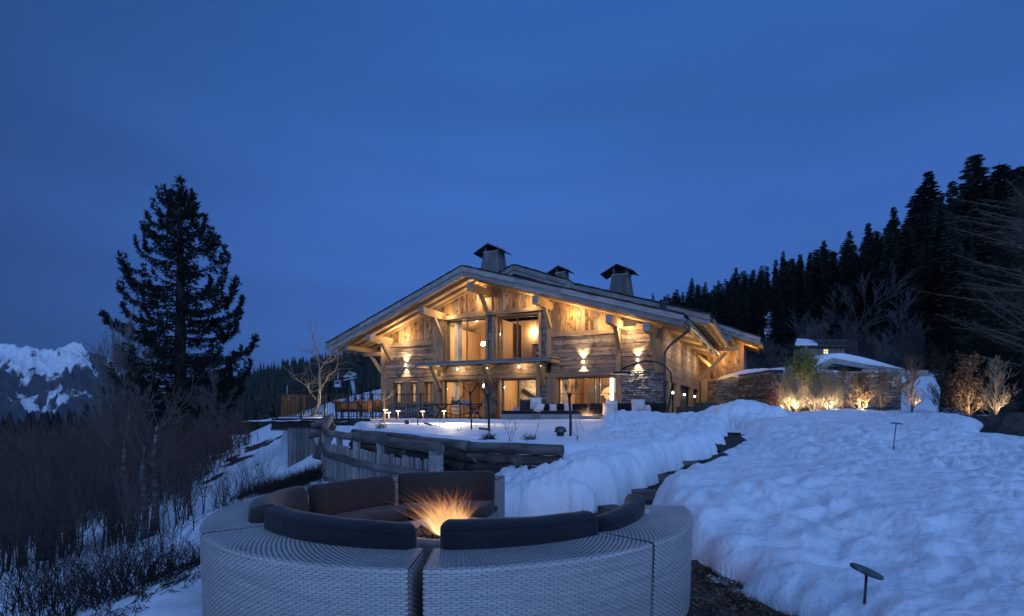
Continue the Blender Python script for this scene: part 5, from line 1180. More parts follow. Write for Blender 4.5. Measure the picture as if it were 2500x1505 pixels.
# near conifers at the right edge: one model with full sprays
nv, nf, bv2, bf2 = [], [], [], []
_keep = (vs, fs, bvs, bfs); vs, fs, bvs, bfs = nv, nf, bv2, bf2
for k in range(150):
    t = (k+rr.random())/150; z = 14*(.03+.95*t); a_ = rr.uniform(0, 2*pi); L = (2.9*(1-t)**.8+.25)*rr.uniform(.6, 1.15); p0 = V((0, 0, z)); spruce_branch(p0, p0+V((cos(a_)*L, sin(a_)*L, -L*rr.uniform(.05, .35)*(1-t)+L*.1)), rr, 1.2, sag=.05, thick=.03, tuft=.4)
near = empty('spruce_tree', (0, 0, -900)); fast_mesh('crown', nv, nf, M['needle'], near); fast_mesh('branches', bv2, bf2, M['bark'], near); MB().tube([V((0, 0, -.4)), V((0, 0, 7)), V((0, 0, 13.8))], [.2, .13, .02], 7).build('trunk', M['bark'], near); vs, fs, bvs, bfs = _keep
first_near = True
for x_, ty, D_, wd, lab in ((2470, 560, 36, 1.5, 'broad dark conifer at the right edge of the photo behind the garden'), (2400, 690, 42, 1.2, 'dark conifer left of the broad one, behind the uplit shrubs'), (2535, 900, 17, 1.9, 'low dark conifer beyond the right end of the snow field'), (2310, 760, 46, 1.1, 'small dark conifer behind the tall pale hornbeam'), (2520, 430, 44, 1.3, 'tall dark conifer cut by the right edge of the photo'), (2440, 800, 33, 1.5, 'low bushy conifer right behind the hedge row')):
    tp = P(x_, ty, D_); g_ = max(gz(tp.x, tp.y), 0.5); h = tp.z-g_; e = near if first_near else dup(near); first_near = False
    e.location = (tp.x, tp.y, g_-.2); e.rotation_euler = (0, 0, rr.uniform(0, 6)); e.scale = (h/14*wd, h/14*wd, h/14); tag(e, lab, 'tree', 'conifers at the right edge')
# snow gap in the wood
sg = P(1878, 790, 120); vsn = []; 
scp = [P(1877+(13 if 0.2 < k/34 < .8 else 15)*cos(2*pi*k/34)*rr.uniform(.55, 1.25), 800-46*sin(2*pi*k/34)*rr.uniform(.7, 1.15), 112+6*sin(2*pi*k/34)) for k in range(34)]
mesh_obj('snow_clearing', scp+[P(1877, 800, 112)], [(k, (k+1) % 34, 34) for k in range(34)], M['fsnow'], kind='structure')
# far ridge wood on the left: reads as one mass
def small_conifers(n, place, seed, hmin, hmax, wr=.17):
    rr = random.Random(seed); vs, fs = [], []
    for i in range(n):
        x, y, z, hs = place(rr); h = rr.uniform(hmin, hmax)*hs; w_ = h*wr*rr.uniform(.75, 1.2); a0 = rr.uniform(0, 6)
        for t in range(7):
            zb = z+h*(.05+.135*t); zt = min(z+h, zb+h*.26); rw = w_*(1-t/7.3); k_ = 6; o = len(vs)
            for k in range(k_): a = a0+t+2*pi*k/k_; q = rw*rr.uniform(.6, 1.25); vs.append((x+cos(a)*q, y+sin(a)*q, zb-rr.uniform(0, .05)*h))
            vs.append((x, y, zt)); 
            for k in range(k_): fs.append((o+k, o+(k+1) % k_, o+k_))
    return vs, fs
def pl_left(rr):
    A = rr.uniform(420, 1120); D_ = 150+240*rr.random()**.7; z = float(hill_l(np.array([A]), np.array([D_]))[0])
    if rr.random() < .35: D_ = 380; z = float(hill_l(np.array([A]), np.array([D_]))[0])
    return (A-CX)*D_/FOC, D_, z-1, rr.choice((1, 1, .8, 1.15))
vs, fs = small_conifers(1500, pl_left, 5, 9, 15); fast_mesh('ridge_wood', vs, fs, M['needle'], kind='stuff', label='dense spruce wood covering the far ridge on the left')
def pl_r(rr):
    A = rr.uniform(1400, 1620); D_ = rr.uniform(150, 300); z = float(hill_r(np.array([A]), np.array([D_]))[0]); return (A-CX)*D_/FOC, D_, z-2, .8
vs, fs = small_conifers(220, pl_r, 6, 9, 13); fast_mesh('hillside_wood', vs, fs, M['needle'], kind='stuff', label='far end of the spruce wood above the roof')
for i, (A, D_, hh) in enumerate(((846, 112, 4.2), (868, 108, 3.4), (884, 110, 3), (905, 106, 3.6))):
    z = float(piste(np.array([A]), np.array([D_]))[0]); put_conifer((A-CX)*D_/FOC, D_, z, hh, 'small spruce on the snow slope beside the lift, number %s from the pylon' % ('first', 'second', 'third', 'fourth')[i], 'young spruces by the ski slope')
def pl_pist(rr):
    A = rr.uniform(590, 860); e = float(np.interp(A, [600, 700, 760, 820, 880], [1062, 1012, 992, 972, 955])); D_ = rr.uniform(124, 150); return (A-CX)*D_/FOC, D_, P(A, e, D_).z-rr.uniform(1, 9), 1.0
vs, fs = small_conifers(420, pl_pist, 8, 6, 12); fast_mesh('slope_wood', vs, fs, M['needle'], kind='stuff', label='dark wood along the lower edge of the ski slope')
def pl_val(rr):
    A = rr.uniform(-40, 480); D_ = rr.uniform(70, 110); return (A-CX)*D_/FOC, D_, P(A, 1010+14*sin(A*.02)+(0 if A < 20 or A > 120 else -9), D_).z-10.5, 1
vs, fs = small_conifers(260, pl_val, 9, 8.5, 11.5, .22); fast_mesh('valley_trees', vs, fs, M['needle'], kind='stuff', label='dark treetops below the mountains on the left')
# ---- bare broadleaved trees
def bare_model(name, seed, H, lev, kids, spread, up, trunks=1, r=.05, mat='twig', wander=.12, minr=.004, fork=.25, shrink=.68):
    rr = random.Random(seed); tv, tf, cv, cf = [], [], [], []
    for k in range(trunks):
        a = rr.uniform(0, 6.28); lean = (0 if trunks == 1 else rr.uniform(.05, .28)); d = V((cos(a)*lean, sin(a)*lean, 1)).normalized(); p = V((cos(a)*.1*trunks*.3, sin(a)*.1*trunks*.3, -.1)); hh = H*rr.uniform(.8, 1) if trunks > 1 else H
        L = hh*.62; n_ = 7; q = p.copy(); rad = r*rr.uniform(.6, 1)
        for i in range(n_):
            d = (d+V((rr.gauss(0, .05), rr.gauss(0, .05), .05))).normalized(); q2 = q+d*(L/n_); ra, rb = rad*(1-.6*i/n_), rad*(1-.6*(i+1)/n_); tri_tube(tv, tf, q, q2, ra, rb); q = q2
            if i/n_ > fork:
                for s in range(2):
                    ax = V((rr.gauss(0, 1), rr.gauss(0, 1), 0)).normalized(); a_ = spread*rr.uniform(.7, 1.3); grow(cv, cf, q, (d*cos(a_)+ax*sin(a_)).normalized(), hh*.26*rr.uniform(.6, 1.2), rb*.6, lev-1, rr, spread, up, kids, 4, shrink, wander, minr)
        grow(cv, cf, q, d, hh*.34, rad*.4, lev, rr, spread*.8, up, kids, 4, shrink, wander, minr)
    top_ = max(max(v[2] for v in cv), .1); hx_ = sorted(abs(v[0]) for v in cv)[int(len(cv)*.985)]; kz = H/top_; kx = kz if hx_*kz < H*.30*(1 if name == 'bare_sapling' else 1.4) else H*.30*(1 if name == 'bare_sapling' else 1.4)/hx_
    tv = [(v[0]*kx, v[1]*kx, v[2]*kz) for v in tv]; cv = [(v[0]*kx, v[1]*kx, v[2]*kz) for v in cv]
    e = empty(name, (0, 0, -950)); fast_mesh('trunk', tv, tf, M['bark'] if mat == 'twig' else M[mat], e, smooth=True); fast_mesh('crown', cv, cf, M[mat], e); return e
SAP = [bare_model('bare_sapling', 100+i, 5.0, 3, 3, (.45, .55, .4, .6, .5, .45)[i], .35, trunks=(1, 2, 3, 1, 4, 2)[i], r=.042, minr=.006) for i in range(6)]
sused = set()
def put_bare(e0, loc, sc_, label, group, rz=None, cat='tree', store=sused):
    if e0.name not in store: e = e0; store.add(e0.name)
    else: e = dup(e0)
    e.location = loc; e.rotation_euler = (0, 0, rr.uniform(0, 6.28) if rz is None else rz); e.scale = (sc_,)*3 if not hasattr(sc_, '__len__') else sc_; tag(e, label, cat, group); return e
def thick_edge(A): # right limit of the thicket as distance from brow
    return 0
line_y = lambda A: float(np.interp(A, [-50, 0, 120, 330, 420, 520, 600, 640], [1385, 1365, 1320, 1262, 1225, 1160, 1100, 1060]))
n_th = 0; bands = [(9, 12, 26), (12, 16, 50), (16, 22, 70), (22, 32, 62)]
for d0, d1, n_ in bands:
    k = 0; tr_ = 0
    while k < n_ and tr_ < 4000:
        tr_ += 1; D_ = rr.uniform(d0, d1); A = rr.uniform(-40, 660); x = (A-CX)*D_/FOC; out = float(browx(D_))-x
        if out < .9+.06*D_: continue
        zb = gz(x, D_); tp = HY+rr.uniform(-14, 70)+(20 if D_ > 22 else 0)+(rr.uniform(0, 130) if D_ < 12 else 0); zt = P(A, tp, D_).z; h = zt-zb
        if h < 1.2: continue
        if HY+(EYE-zb)*FOC/D_ > line_y(A)+(0 if rr.random() < .9 else 90): continue
        h = min(h, 8.5); s_ = h/5.0
        far = 'thin sapling, %s part of the thicket, %s' % ('far' if D_ > 16 else 'near', 'at the left edge of the photo' if A < 90 else 'left of the birch stems' if A < 230 else 'around the birch stems' if A < 370 else 'right of the birch stems' if A < 490 else 'beside the snow slope')
        put_bare(SAP[rr.randrange(6)], (x, D_, zb-.05), (s_*rr.uniform(.8, 1.15), s_*rr.uniform(.8, 1.15), s_), far, 'bare saplings of the thicket'); k += 1
# three pale birch stems
for i, (px_, pyb, ptop, D_, ln, lab) in enumerate(((318, 1270, 1075, 11, -.08, 'pale birch stem, left of three in the thicket'), (350, 1300, 1090, 10.5, .02, 'pale birch stem, middle one of three in the thicket'), (372, 1290, 1040, 10.8, .06, 'pale crooked birch stem with a broken top, right of three'))):
    b_ = P(px_, pyb, D_); b_.z = gz(b_.x, b_.y)-.1; t_ = P(px_+ln*180, ptop, D_); M['palebark'] = M['palebark']; e = empty('birch_tree', b_, label=lab, cat='tree', group='birches in the thicket')
    h_ = t_-b_; MB().tube([V((0, 0, 0)), h_*.35+V((.04, 0, 0)), h_*.7+V((-.05, 0, 0)), h_], [.075, .06, .045, .02], 8).build('trunk', M['palebark'], e, smooth=True)
    cv, cf = [], []
    for s in (.5, .65, .8, .95): grow(cv, cf, h_*s, V((rr.gauss(0, .5), rr.gauss(0, .4), .8)).normalized(), .9, .02, 2, rr, .5, .3, 3)
    fast_mesh('branches', cv, cf, M['twig'], e)
# dead growth between the stems
vs, fs = [], []
rb = random.Random(77)
for i in range(9000):
    D_ = 5+24*rb.random()**1.25; A = rb.uniform(-60, 640); x = (A-CX)*D_/FOC; out = float(np.interp(D_, LP[:, 1], LP[:, 0]))-x
    if out < .55+.055*D_ or rb.random() > min(1, (out-.4)*.7)*(1 if D_ > 9 else .28): continue
    z = float(np.interp(D_, [0, 4, 7, 9, 12, 15, 18.5, 21, 26, 40], [0, 0, -.05, -.14, -.40, -.72, -.85, -.2, .75, .6]))-((.47*out if out < 1.6 else .752+.29*(out-1.6))+.004*max(0, out-8)**2)-.05
    if HY+(EYE-z)*FOC/D_ > line_y(A)+rb.uniform(-25, 12) or rb.random() < .4: continue
    h = rb.uniform(.5, 2.2)*min(1, D_/9); p = V((x, D_, z)); q = p+V((rb.gauss(0, .3)*h*.5, rb.gauss(0, .3)*h*.5, h*.6)); e_ = q+V((rb.gauss(0, .35)*h*.5, rb.gauss(0, .3)*h*.5, h*.5))
    tri_tube(vs, fs, p, q, .008+D_*.0004, .006+D_*.0003); tri_tube(vs, fs, q, e_, .006+D_*.0003, .002)
    for k in range(2):
        f_ = p.lerp(q, rb.uniform(.4, 1)); tri_tube(vs, fs, f_, f_+V((rb.gauss(0, .3), rb.gauss(0, .3), rb.uniform(.1, .5)))*h*.7, .004+D_*.0003, .002)
fast_mesh('undergrowth', vs, fs, M['twig'], kind='stuff', label='tangle of dead stems under the saplings on the left slope')
# broom-like shrubs in front
def broom(seed, n, h, w_, mat='bark', r=.006):
    rr = random.Random(seed); vs, fs = [], []
    for i in range(int(n*1.2)):
        a = rr.uniform(0, 6.28); ln = rr.uniform(.0, .8); ab = rr.uniform(0, 6.28); rb_ = w_*.75*sqrt(rr.random()); p = V((cos(ab)*rb_, sin(ab)*rb_, -.12)); d = V((cos(a)*ln*w_/h, sin(a)*ln*w_/h, 1)).normalized()
        grow(vs, fs, p, d, h*rr.uniform(.35, .62), r, 3, rr, .5, .22, 2, 5, .66, .20, .0018)
    return vs, fs
for nm, px_, py_, D_, n_, h, w_, lab in (('broom_shrub', 205, 1545, 5.3, 120, 1.0, .62, 'dense twiggy shrub in the bottom left corner of the snow'), ('broom_shrub', 330, 1530, 5.0, 70, .78, .5, 'twiggy shrub right of the dense one at the bottom left'),
                                         ('broom_shrub', 452, 1420, 5.1, 90, .42, .42, 'low dark dense shrub close to the left side of the sofa'), ('broom_shrub', 60, 1500, 6.6, 70, 1.3, .7, 'tall twiggy shrub at the left edge of the photo'), ('broom_shrub', 590, 1130, 13.0, 90, 1.3, .9, 'dark shrub at the edge of the snow slope above the sofa')):
    b_ = P(px_, py_, D_); b_.z = gz(b_.x, b_.y)-.02; vs, fs = broom(int(px_), n_, h, w_); o = fast_mesh(nm, vs, fs, M['bark'], label=lab, cat='shrub', group='leafless shrubs on the left'); o.location = b_
for px_, py_, D_, h, lab in ((420, 1400, 6.3, 1.5, 'thin dark sapling beside the left rim of the sofa'), (440, 1330, 7.6, 1.4, 'second thin dark sapling left of the sofa'), (470, 1300, 8.4, 1.35, 'leaning thin sapling just behind the sofa rim'), (395, 1390, 7.0, 1.8, 'slim sapling between birch stems and sofa'), (540, 1205, 9.5, .8, 'tiny branched sapling on the bare snow slope')):
    b_ = P(px_, py_, D_); b_.z = gz(b_.x, b_.y)-.02; put_bare(SAP[rr.randrange(4)], b_, h/5, lab, 'saplings near the sofa')
# bare trees left of the spruce and right of it
M['grtwig'] = pmat('grey_twig', [(.3, (.085, .078, .075)), (.7, (.16, .148, .14))], (2, 2, 2), 1.5, 3, .95, 0, rv=.25)
BIG = [bare_model('bare_tree', 200+i, 10, 4, 4, .5, .22, trunks=(1, 3)[i % 2], r=.14, mat='grtwig', minr=.016, wander=.10, fork=.15) for i in range(3)]
for px_, pt, D_, i, w_, lab in ((262, 735, 33, 1, 1.0, 'bare round headed tree left of the big spruce'), (330, 770, 40, 0, 1.2, 'bare tree half hidden behind the left side of the big spruce'), (540, 880, 33, 2, 1.0, 'bare tree behind the right side of the big spruce'), (300, 900, 28, 1, 1.0, 'lower bare tree in front of the spruce foot'), (500, 930, 30, 0, 1.1, 'bare tree in the dark right below the spruce branches'), (390, 930, 27, 2, 1.0, 'bare tree with pale limbs before the spruce trunk'),
                               (2075, 640, 52, 0, 1.35, 'big round headed bare tree behind the snow covered roofs'), (1985, 740, 50, 1, 1.1, 'bare tree left of the big round headed one'), (2165, 700, 55, 2, 1.2, 'bare tree right of the big round headed one'), (1935, 790, 46, 2, 1.0, 'lower bare tree above the little cabin'), (2245, 760, 47, 1, 1.1, 'bare tree behind the right end of the garden wall'), (1880, 800, 55, 0, .9, 'small bare tree between wing roof and cabin')):
    tp = P(px_, pt, D_); zb = gz(tp.x, D_) if px_ < 700 else 1.8+max(0, (D_-30)*.05); h = tp.z-zb; put_bare(BIG[i], (tp.x, D_, zb-.2), (h/10*w_, h/10*w_, h/10), lab, 'bare trees')
for i, (px_, pt, D_) in enumerate(((1815, 830, 44), (1850, 845, 42), (1885, 835, 45), (1920, 850, 42), (1960, 830, 47), (2100, 820, 44), (2210, 830, 44))):
    tp = P(px_, pt, D_); put_bare(BIG[(0, 2)[i % 2]], (tp.x, D_, 1.5+(D_-30)*.05), ((tp.z-1.8)/10*1.7, (tp.z-1.8)/10*1.5, (tp.z-1.8)/10), 'low bare thicket tree between wing roof and cabin' if px_ < 1990 else 'low bare thicket tree behind the snow covered outbuilding', 'bare trees')
for px_, pt, D_, lab in ((1718+105, 815, 48, 'thin pale stemmed tree beyond the wing roof'), (2160, 760, 38, 'slim straight trunk in front of the wood, left of a pair'), (2290, 775, 36, 'slim straight trunk in front of the wood, right of a pair')):
    tp = P(px_, pt, D_); put_bare(SAP[0], (tp.x, D_, 1.6), (tp.z-1.6)/5, lab, 'slim trees before the wood')
# long pale sweeping branches of the larch on the right
lv, lf, tv, tf = [], [], [], []; rl = random.Random(4); Lr = P(2510, 1000, 25); gl = gz(Lr.x, 25)
larch = empty('larch_tree', (Lr.x, 25, gl), label='leafless larch with long sweeping pale branches at the right edge', cat='tree')
MB().tube([V((0, 0, -.3)), V((.1, 0, 5)), V((0, 0, 10.5))], [.3, .22, .08], 10).build('trunk', M['bark'], larch, smooth=True)
for i in range(46):
    z = rl.uniform(2.2, 10.3); a = rl.uniform(pi*.62, pi*1.38); L = rl.uniform(1.8, 4.4)*(1.0 if z < 7 else .75); d = V((cos(a), sin(a)*.6, rl.uniform(.05, .45))).normalized(); p = V((0, 0, z)); r_ = .035
    for s in range(9):
        d = (d+V((0, 0, rl.uniform(-.02, .05)))).normalized(); q = p+d*(L/9); tri_tube(lv, lf, p, q, r_*(1-s/11), r_*(1-(s+1)/11))
        for k in range(4):
            e_ = (d*.7+V((rl.gauss(0, .4), rl.gauss(0, .4), rl.gauss(-.12, .3)))).normalized(); f_ = p.lerp(q, rl.random()); tri_tube(lv, lf, f_, f_+e_*rl.uniform(.25, .75)*(1.1-s/14), .009, .003)
        p = q
M['larch_'] = pmat('larch_twig', [(.3, (.07, .055, .042)), (.7, (.14, .115, .09))], (1, 1, 1), 2, 3, .9, 0)
fast_mesh('branches', lv, lf, M['larch_'], larch)
# ---- uplit hedge trees before the garden wall
def feathered(px_, ptop, pbase, D_, wpx, lab, mat, leaf=None, nl=0, seed=0, lamp=0, dens=26, lc=(1, .80, .52)):
    rr = random.Random(300+seed); b_ = P(px_, pbase, D_); zb = min(b_.z, tz(b_.x, D_)) if D_ < 25 else b_.z; b_.z = zb-.05; H = P(px_, ptop, D_).z-b_.z; w_ = wpx*D_/FOC/2
    e = empty('hornbeam' if leaf is None else 'garden_shrub', b_, label=lab, cat='shrub', group='shrubs in front of the garden wall'); vs, fs, lv_, lf_ = [], [], [], []; tps = []
    MB().tube([V((0, 0, 0)), V((rr.gauss(0, .04), 0, H*.4)), V((rr.gauss(0, .06), 0, H*.93))], [.035, .026, .008], 6).build('trunk', M[mat], e, smooth=True)
    for i in range(int(dens*1.7)):
        t = ((i+rr.random())/(dens*1.7))**1.15; z = H*(.03+.87*t); a = rr.uniform(0, 6.28); ww = w_*(1.15-.6*t)*rr.uniform(.6, 1.15); d = V((cos(a), sin(a), .9+.8*t)).normalized()
        grow(vs, fs, V((0, 0, z)), d, ww*.95, .013, 2, rr, .5, .3, 4, 4, .62, .12, .006, tps)
    fast_mesh('branches', vs, fs, M[mat], e)
    if leaf:
        for k in range(nl):
            q, d = rr.choice(tps); q = q+V((rr.gauss(0, .05), rr.gauss(0, .05), rr.gauss(0, .07))); s = V((rr.gauss(0, 1), rr.gauss(0, 1), rr.gauss(0, 1))).normalized()*rr.uniform(.025, .045); u = V((rr.gauss(0, 1), rr.gauss(0, 1), rr.gauss(0, 1))).normalized()*.06; o = len(lv_)
            for v in (q-u, q+s, q+u, q-s): lv_.append((v.x, v.y, v.z))
            lf_.append((o, o+1, o+2, o+3))
        fast_mesh('leaves', lv_, lf_, M[leaf], e, kind='stuff')
    if lamp: q = b_+V((-.1, -.62, .26)); spot('hedge_uplight', q, b_+V((.0, .10, H*.5)), lamp*4.2, 100, .9, lc, .04)
    return e
feathered(1900, 920, 1012, 22.5, 60, 'reddish leafless shrub at the left end of the hedge row', 'leafr', seed=1, dens=20, lamp=8)
feathered(1925, 905, 1010, 22, 70, 'bare yellowish shrub in front of the evergreen bush', 'palewig', seed=2, dens=30, lamp=30)
feathered(1962, 892, 1008, 23.0, 120, 'bushy evergreen shrub lit from below before the garden wall', 'browntwig', 'leafg', 3600, 3, dens=50, lamp=120)
feathered(1942, 945, 1010, 21.6, 80, 'low pale grassy shrub at the foot of the evergreen bush, left side', 'palewig', seed=21, dens=30, lamp=16, lc=(1, .84, .58))
feathered(1985, 950, 1010, 21.6, 80, 'low pale grassy shrub at the foot of the evergreen bush, right side', 'palewig', seed=22, dens=30, lamp=14, lc=(1, .84, .58))
feathered(2032, 935, 1010, 21.8, 70, 'pale branching shrub right of the second low grassy one', 'palewig', seed=23, dens=28, lamp=18, lc=(1, .84, .58))
feathered(2010, 905, 1010, 22.2, 70, 'pale hornbeam right of the evergreen bush', 'palewig', seed=4, dens=30, lamp=26)
feathered(2056, 900, 1010, 22.2, 55, 'narrow bare hornbeam third from the left along the wall', 'browntwig', seed=5, dens=24, lamp=10)
feathered(2100, 925, 1010, 22.2, 70, 'shrub holding dry brown leaves, brightly lit at its foot', 'palewig', 'leafb', 900, 6, dens=26, lamp=34)
feathered(2150, 895, 1010, 22.2, 50, 'slim dark hornbeam before the right part of the wall', 'browntwig', seed=7, dens=24, lamp=8)
feathered(2226, 870, 1008, 22.2, 70, 'hornbeam standing before the snowy gap, pale light at its foot', 'browntwig', seed=8, dens=28, lamp=22)
feathered(2297, 870, 1012, 21.5, 70, 'tall dark hornbeam right of the snowy gap', 'bark', seed=9, dens=32, lamp=0)
feathered(2366, 880, 1012, 21.5, 90, 'wide shrub with brown leaves lit warm from below', 'browntwig', 'leafb', 1100, 10, dens=34, lamp=36)
feathered(2430, 880, 1016, 20.5, 80, 'pale feathery shrub at the far right of the hedge row', 'palewig', seed=11, dens=36, lamp=24, lc=(1, .8, .6))
feathered(2480, 960, 1040, 19, 60, 'dark low shrub beyond the end of the snow field', 'bark', seed=12, dens=24)
# ---- tree on the deck, uplit
dk = P(757, 1012, 20.0); dk.z = 1.02
dt = empty('deck_tree', dk, label='bare forked tree lit from below, growing through the deck', cat='tree'); cv, cf, tv, tf = [], [], [], []; rd = random.Random(12)
q3 = lambda px_, py_: P(px_, py_, 20)-dk
def poly(pts, r0, r1, dst=(tv, tf)):
    for i in range(len(pts)-1): f0, f1 = i/(len(pts)-1), (i+1)/(len(pts)-1); tri_tube(dst[0], dst[1], pts[i], pts[i+1], r0+(r1-r0)*f0, r0+(r1-r0)*f1)
MB().tube([V((0, 0, 0)), q3(779, 985), q3(781, 950), q3(780, 905)], [.07, .06, .05, .036], 8).build('trunk', M['palewig'], dt, smooth=True)
limbs = [[(780, 985), (757, 958), (745, 942), (730, 932), (724, 918)], [(780, 950), (791, 930), (800, 915), (812, 905), (820, 890)], [(780, 905), (786, 885), (800, 868), (815, 855), (832, 840)], [(780, 905), (774, 880), (770, 850), (766, 830), (757, 812)], [(770, 850), (762, 862), (745, 855), (727, 852)], [(757, 958), (760, 940), (766, 930), (775, 915)], [(786, 885), (800, 885), (818, 872)]]
for lb in limbs:
    pts = [q3(*p)+V((0, rd.uniform(-.4, .4), 0)) if i else q3(*p) for i, p in enumerate(lb)]; poly(pts, .034, .012)
    for p in pts[1:]:
        for k in range(3): grow(cv, cf, p, V((rd.gauss(0, .8), rd.gauss(0, .6), rd.uniform(.0, .8))).normalized(), .40, .011, 2, rd, .55, .15, 2, 3, .66, .14, .0032)
fast_mesh('limbs', tv, tf, M['palewig'], dt); fast_mesh('twigs', cv, cf, M['palewig'], dt)
spot('tree_uplight', dk+V((.7, -.4, .18)), dk+V((.0, 0, 2.4)), 150, 80, .9, (1, .80, .55), .05); point('snow_glow', dk+V((.75, -.1, .35)), 7, (1, .8, .55), .04)
# ---- pollarded standards on the terrace snow
def standard(px_, pbase, phead, ptop, D_, lab, mat, wpx, r=.03, n=13, seed=0):
    rr = random.Random(500+seed); b_ = P(px_, pbase, D_); b_.z = min(b_.z, tz(b_.x, D_))-.03; hd = P(px_-3, phead, D_)-b_; e = empty('pollarded_tree', b_, label=lab, cat='tree', group='pollarded trees on the terrace'); vs, fs = [], []
    MB().tube([V((0, 0, -.1)), hd*.5+V((.01, 0, 0)), hd], [r, r*.9, r*.95], 8).build('trunk', M[mat], e, smooth=True); H = P(0, ptop, D_).z-P(0, phead, D_).z; w_ = wpx*D_/FOC/2
    MB().lathe(tuple(hd), [(r*.6, -.05), (r*1.4, -.01), (r*1.6, .02), (r*.9, .05), (.002, .06)], 8).build('head', M[mat], e, smooth=True)
    for i in range(n):
        a = 2*pi*i/n+rr.uniform(-.2, .2); k = rr.uniform(.4, 1.05); p = hd; tip = hd+V((cos(a)*w_*k, sin(a)*w_*k, H*rr.uniform(.55, 1.0))); mid = hd+V((cos(a)*w_*k*.75, sin(a)*w_*k*.75, H*.28)); pr = p
        for s in range(1, 7): t = s/6; q = p*(1-t)**2+mid*(2*t*(1-t))+tip*t*t; tri_tube(vs, fs, pr, q, r*.27*(1-t*.7), r*.27*(1-(t+.16)*.7)); pr = q
        for s in range(3): grow(vs, fs, mid.lerp(tip, rr.random()*.8), V((cos(a)*.4+rr.gauss(0, .4), sin(a)*.4+rr.gauss(0, .4), 1)).normalized(), H*.28, r*.16, 1, rr, .5, .3, 2, 3, .6, .1, .003)
    fast_mesh('branches', vs, fs, M[mat], e); return e
standard(939, 1025, 977, 950, 17, 'pale pollarded tree by the corner of the railing, lit from below', 'palewig', 62, .045, 16, 1)
standard(1020, 1033, 960, 930, 15.0, 'very thin pollarded tree in front of the small windows', 'browntwig', 40, .018, 8, 2)
standard(1151, 1036, 962, 925, 12.5, 'dark pollarded tree, left one of the pair at the dining table', 'bark', 62, .021, 12, 3)
standard(1194, 1052, 968, 925, 11.2, 'dark pollarded tree, right and thicker one of the pair', 'bark', 66, .027, 15, 4)
standard(1393, 1068, 968, 925, 10.0, 'dark pollarded tree standing alone before the tall right window', 'bark', 44, .026, 13, 5)
# sprigs poking out of the snow
for i, (px_, py_, D_, h, lab) in enumerate(((1234, 1040, 13, .22, 'second'), (1160, 1024, 14, .2, 'first'), (1206, 1030, 14, .18, 'third'), (1258, 1035, 13, .2, 'fourth'), (1306, 1065, 9.6, .45, 'fifth'), (1432, 1045, 11.5, .26, 'sixth'), (1412, 1075, 9, .32, 'seventh'), (1500, 1052, 11.5, .3, 'eighth'), (1180, 1082, 8.9, .3, 'ninth'), (1245, 1086, 8.6, .35, 'tenth'), (1290, 1088, 8.4, .2, 'eleventh'), (1075, 1035, 13, .3, 'pale'), (1120, 1042, 12, .15, 'tiny'), (2302, 1016, 19, .9, 'tall'), (2285, 1015, 19, .6, 'slim'))):
    b_ = P(px_, py_, D_); b_.z = min(tz(b_.x, D_), b_.z+.2)-.02; vs, fs = [], []; rs = random.Random(i)
    for k in range(1 if i % 3 else 3): grow(vs, fs, V((rs.gauss(0, .02), 0, 0)), V((rs.gauss(0, .25), rs.gauss(0, .2), 1)).normalized(), h*.8, .005 if D_ < 15 else .012, 1, rs, .5, .2, 2, 4, .6, .12, .003)
    o = fast_mesh('sprig', vs, fs, M['bark'] if lab != 'pale' else M['palewig'], label='%s dry sprig sticking out of the snow, counted from the left' % lab if lab not in ('pale', 'tiny', 'tall', 'slim') else '%s dry sprig sticking out of the snow' % lab, cat='sprig', group='dry sprigs in the snow'); o.location = b_
# tufts over the log wall and dead grass in the thawed patches
vs, fs = [], []; rg = random.Random(31)
def tuft(p, n, h):
    for k in range(n): d = V((rg.gauss(0, .5), rg.gauss(0, .5), rg.uniform(.3, 1))).normalized(); tri_tube(vs, fs, p+V((rg.gauss(0, .05), rg.gauss(0, .05), -.01)), p+d*h*rg.uniform(.5, 1.2), .0035, .001)
for px_, py_ in ((1185, 1080), (1200, 1082), (1195, 1078), (1290, 1084), (1300, 1086), (925, 1054), (935, 1056)): p = P(px_, py_, 8.9 if px_ > 1000 else 13.4); p.z = tz(p.x, p.y); tuft(p, 40, .12 if px_ > 1000 else .2)
for i in range(900):
    x, y = rg.choice(((rg.gauss(1.75, .2), rg.uniform(2.8, 4.6)), (rg.gauss(-5.0, .6), rg.gauss(11.6, 1.5)), (rg.gauss(-2.9, .4), rg.gauss(8.3, .6)), (rg.uniform(-3.6, -2.6), rg.uniform(3.4, 5.5))))
    if tz(x, y) > gz(x, y)+.03: continue
    tuft(V((x, y, gz(x, y))), 6, rg.uniform(.03, .07))
for i in range(500):
    x = rg.gauss(-4.9, .35); y = rg.gauss(11.9, 1.0); tuft(V((x, y, gz(x, y)-.02)), 9, rg.uniform(.15, .38))
fast_mesh('dead_grass', vs, fs, M['bark'], kind='stuff', label='dead grass and twigs in the thawed patches')
# leaf litter on the bare earth by the sofa
vs, fs = [], []
for i in range(2600):
    x, y = rg.gauss(1.7, .25), rg.uniform(2.4, 4.8); z = gz(x, y) if i % 7 == 0 or True else 0
    u = V((rg.gauss(0, 1), rg.gauss(0, 1), rg.gauss(0, .4))).normalized()*rg.uniform(.008, .022); s = u.cross(V((0, 0, 1)))*.5; c = V((x, y, z+rg.uniform(0, .015))); o = len(vs)
    for v in (c-u, c+s, c+u, c-s): vs.append((v.x, v.y, v.z))
    fs.append((o, o+1, o+2, o+3))
fast_mesh('leaf_litter', vs, fs, M['leafb'], kind='stuff', label='leaf litter on the thawed earth beside the sofa')
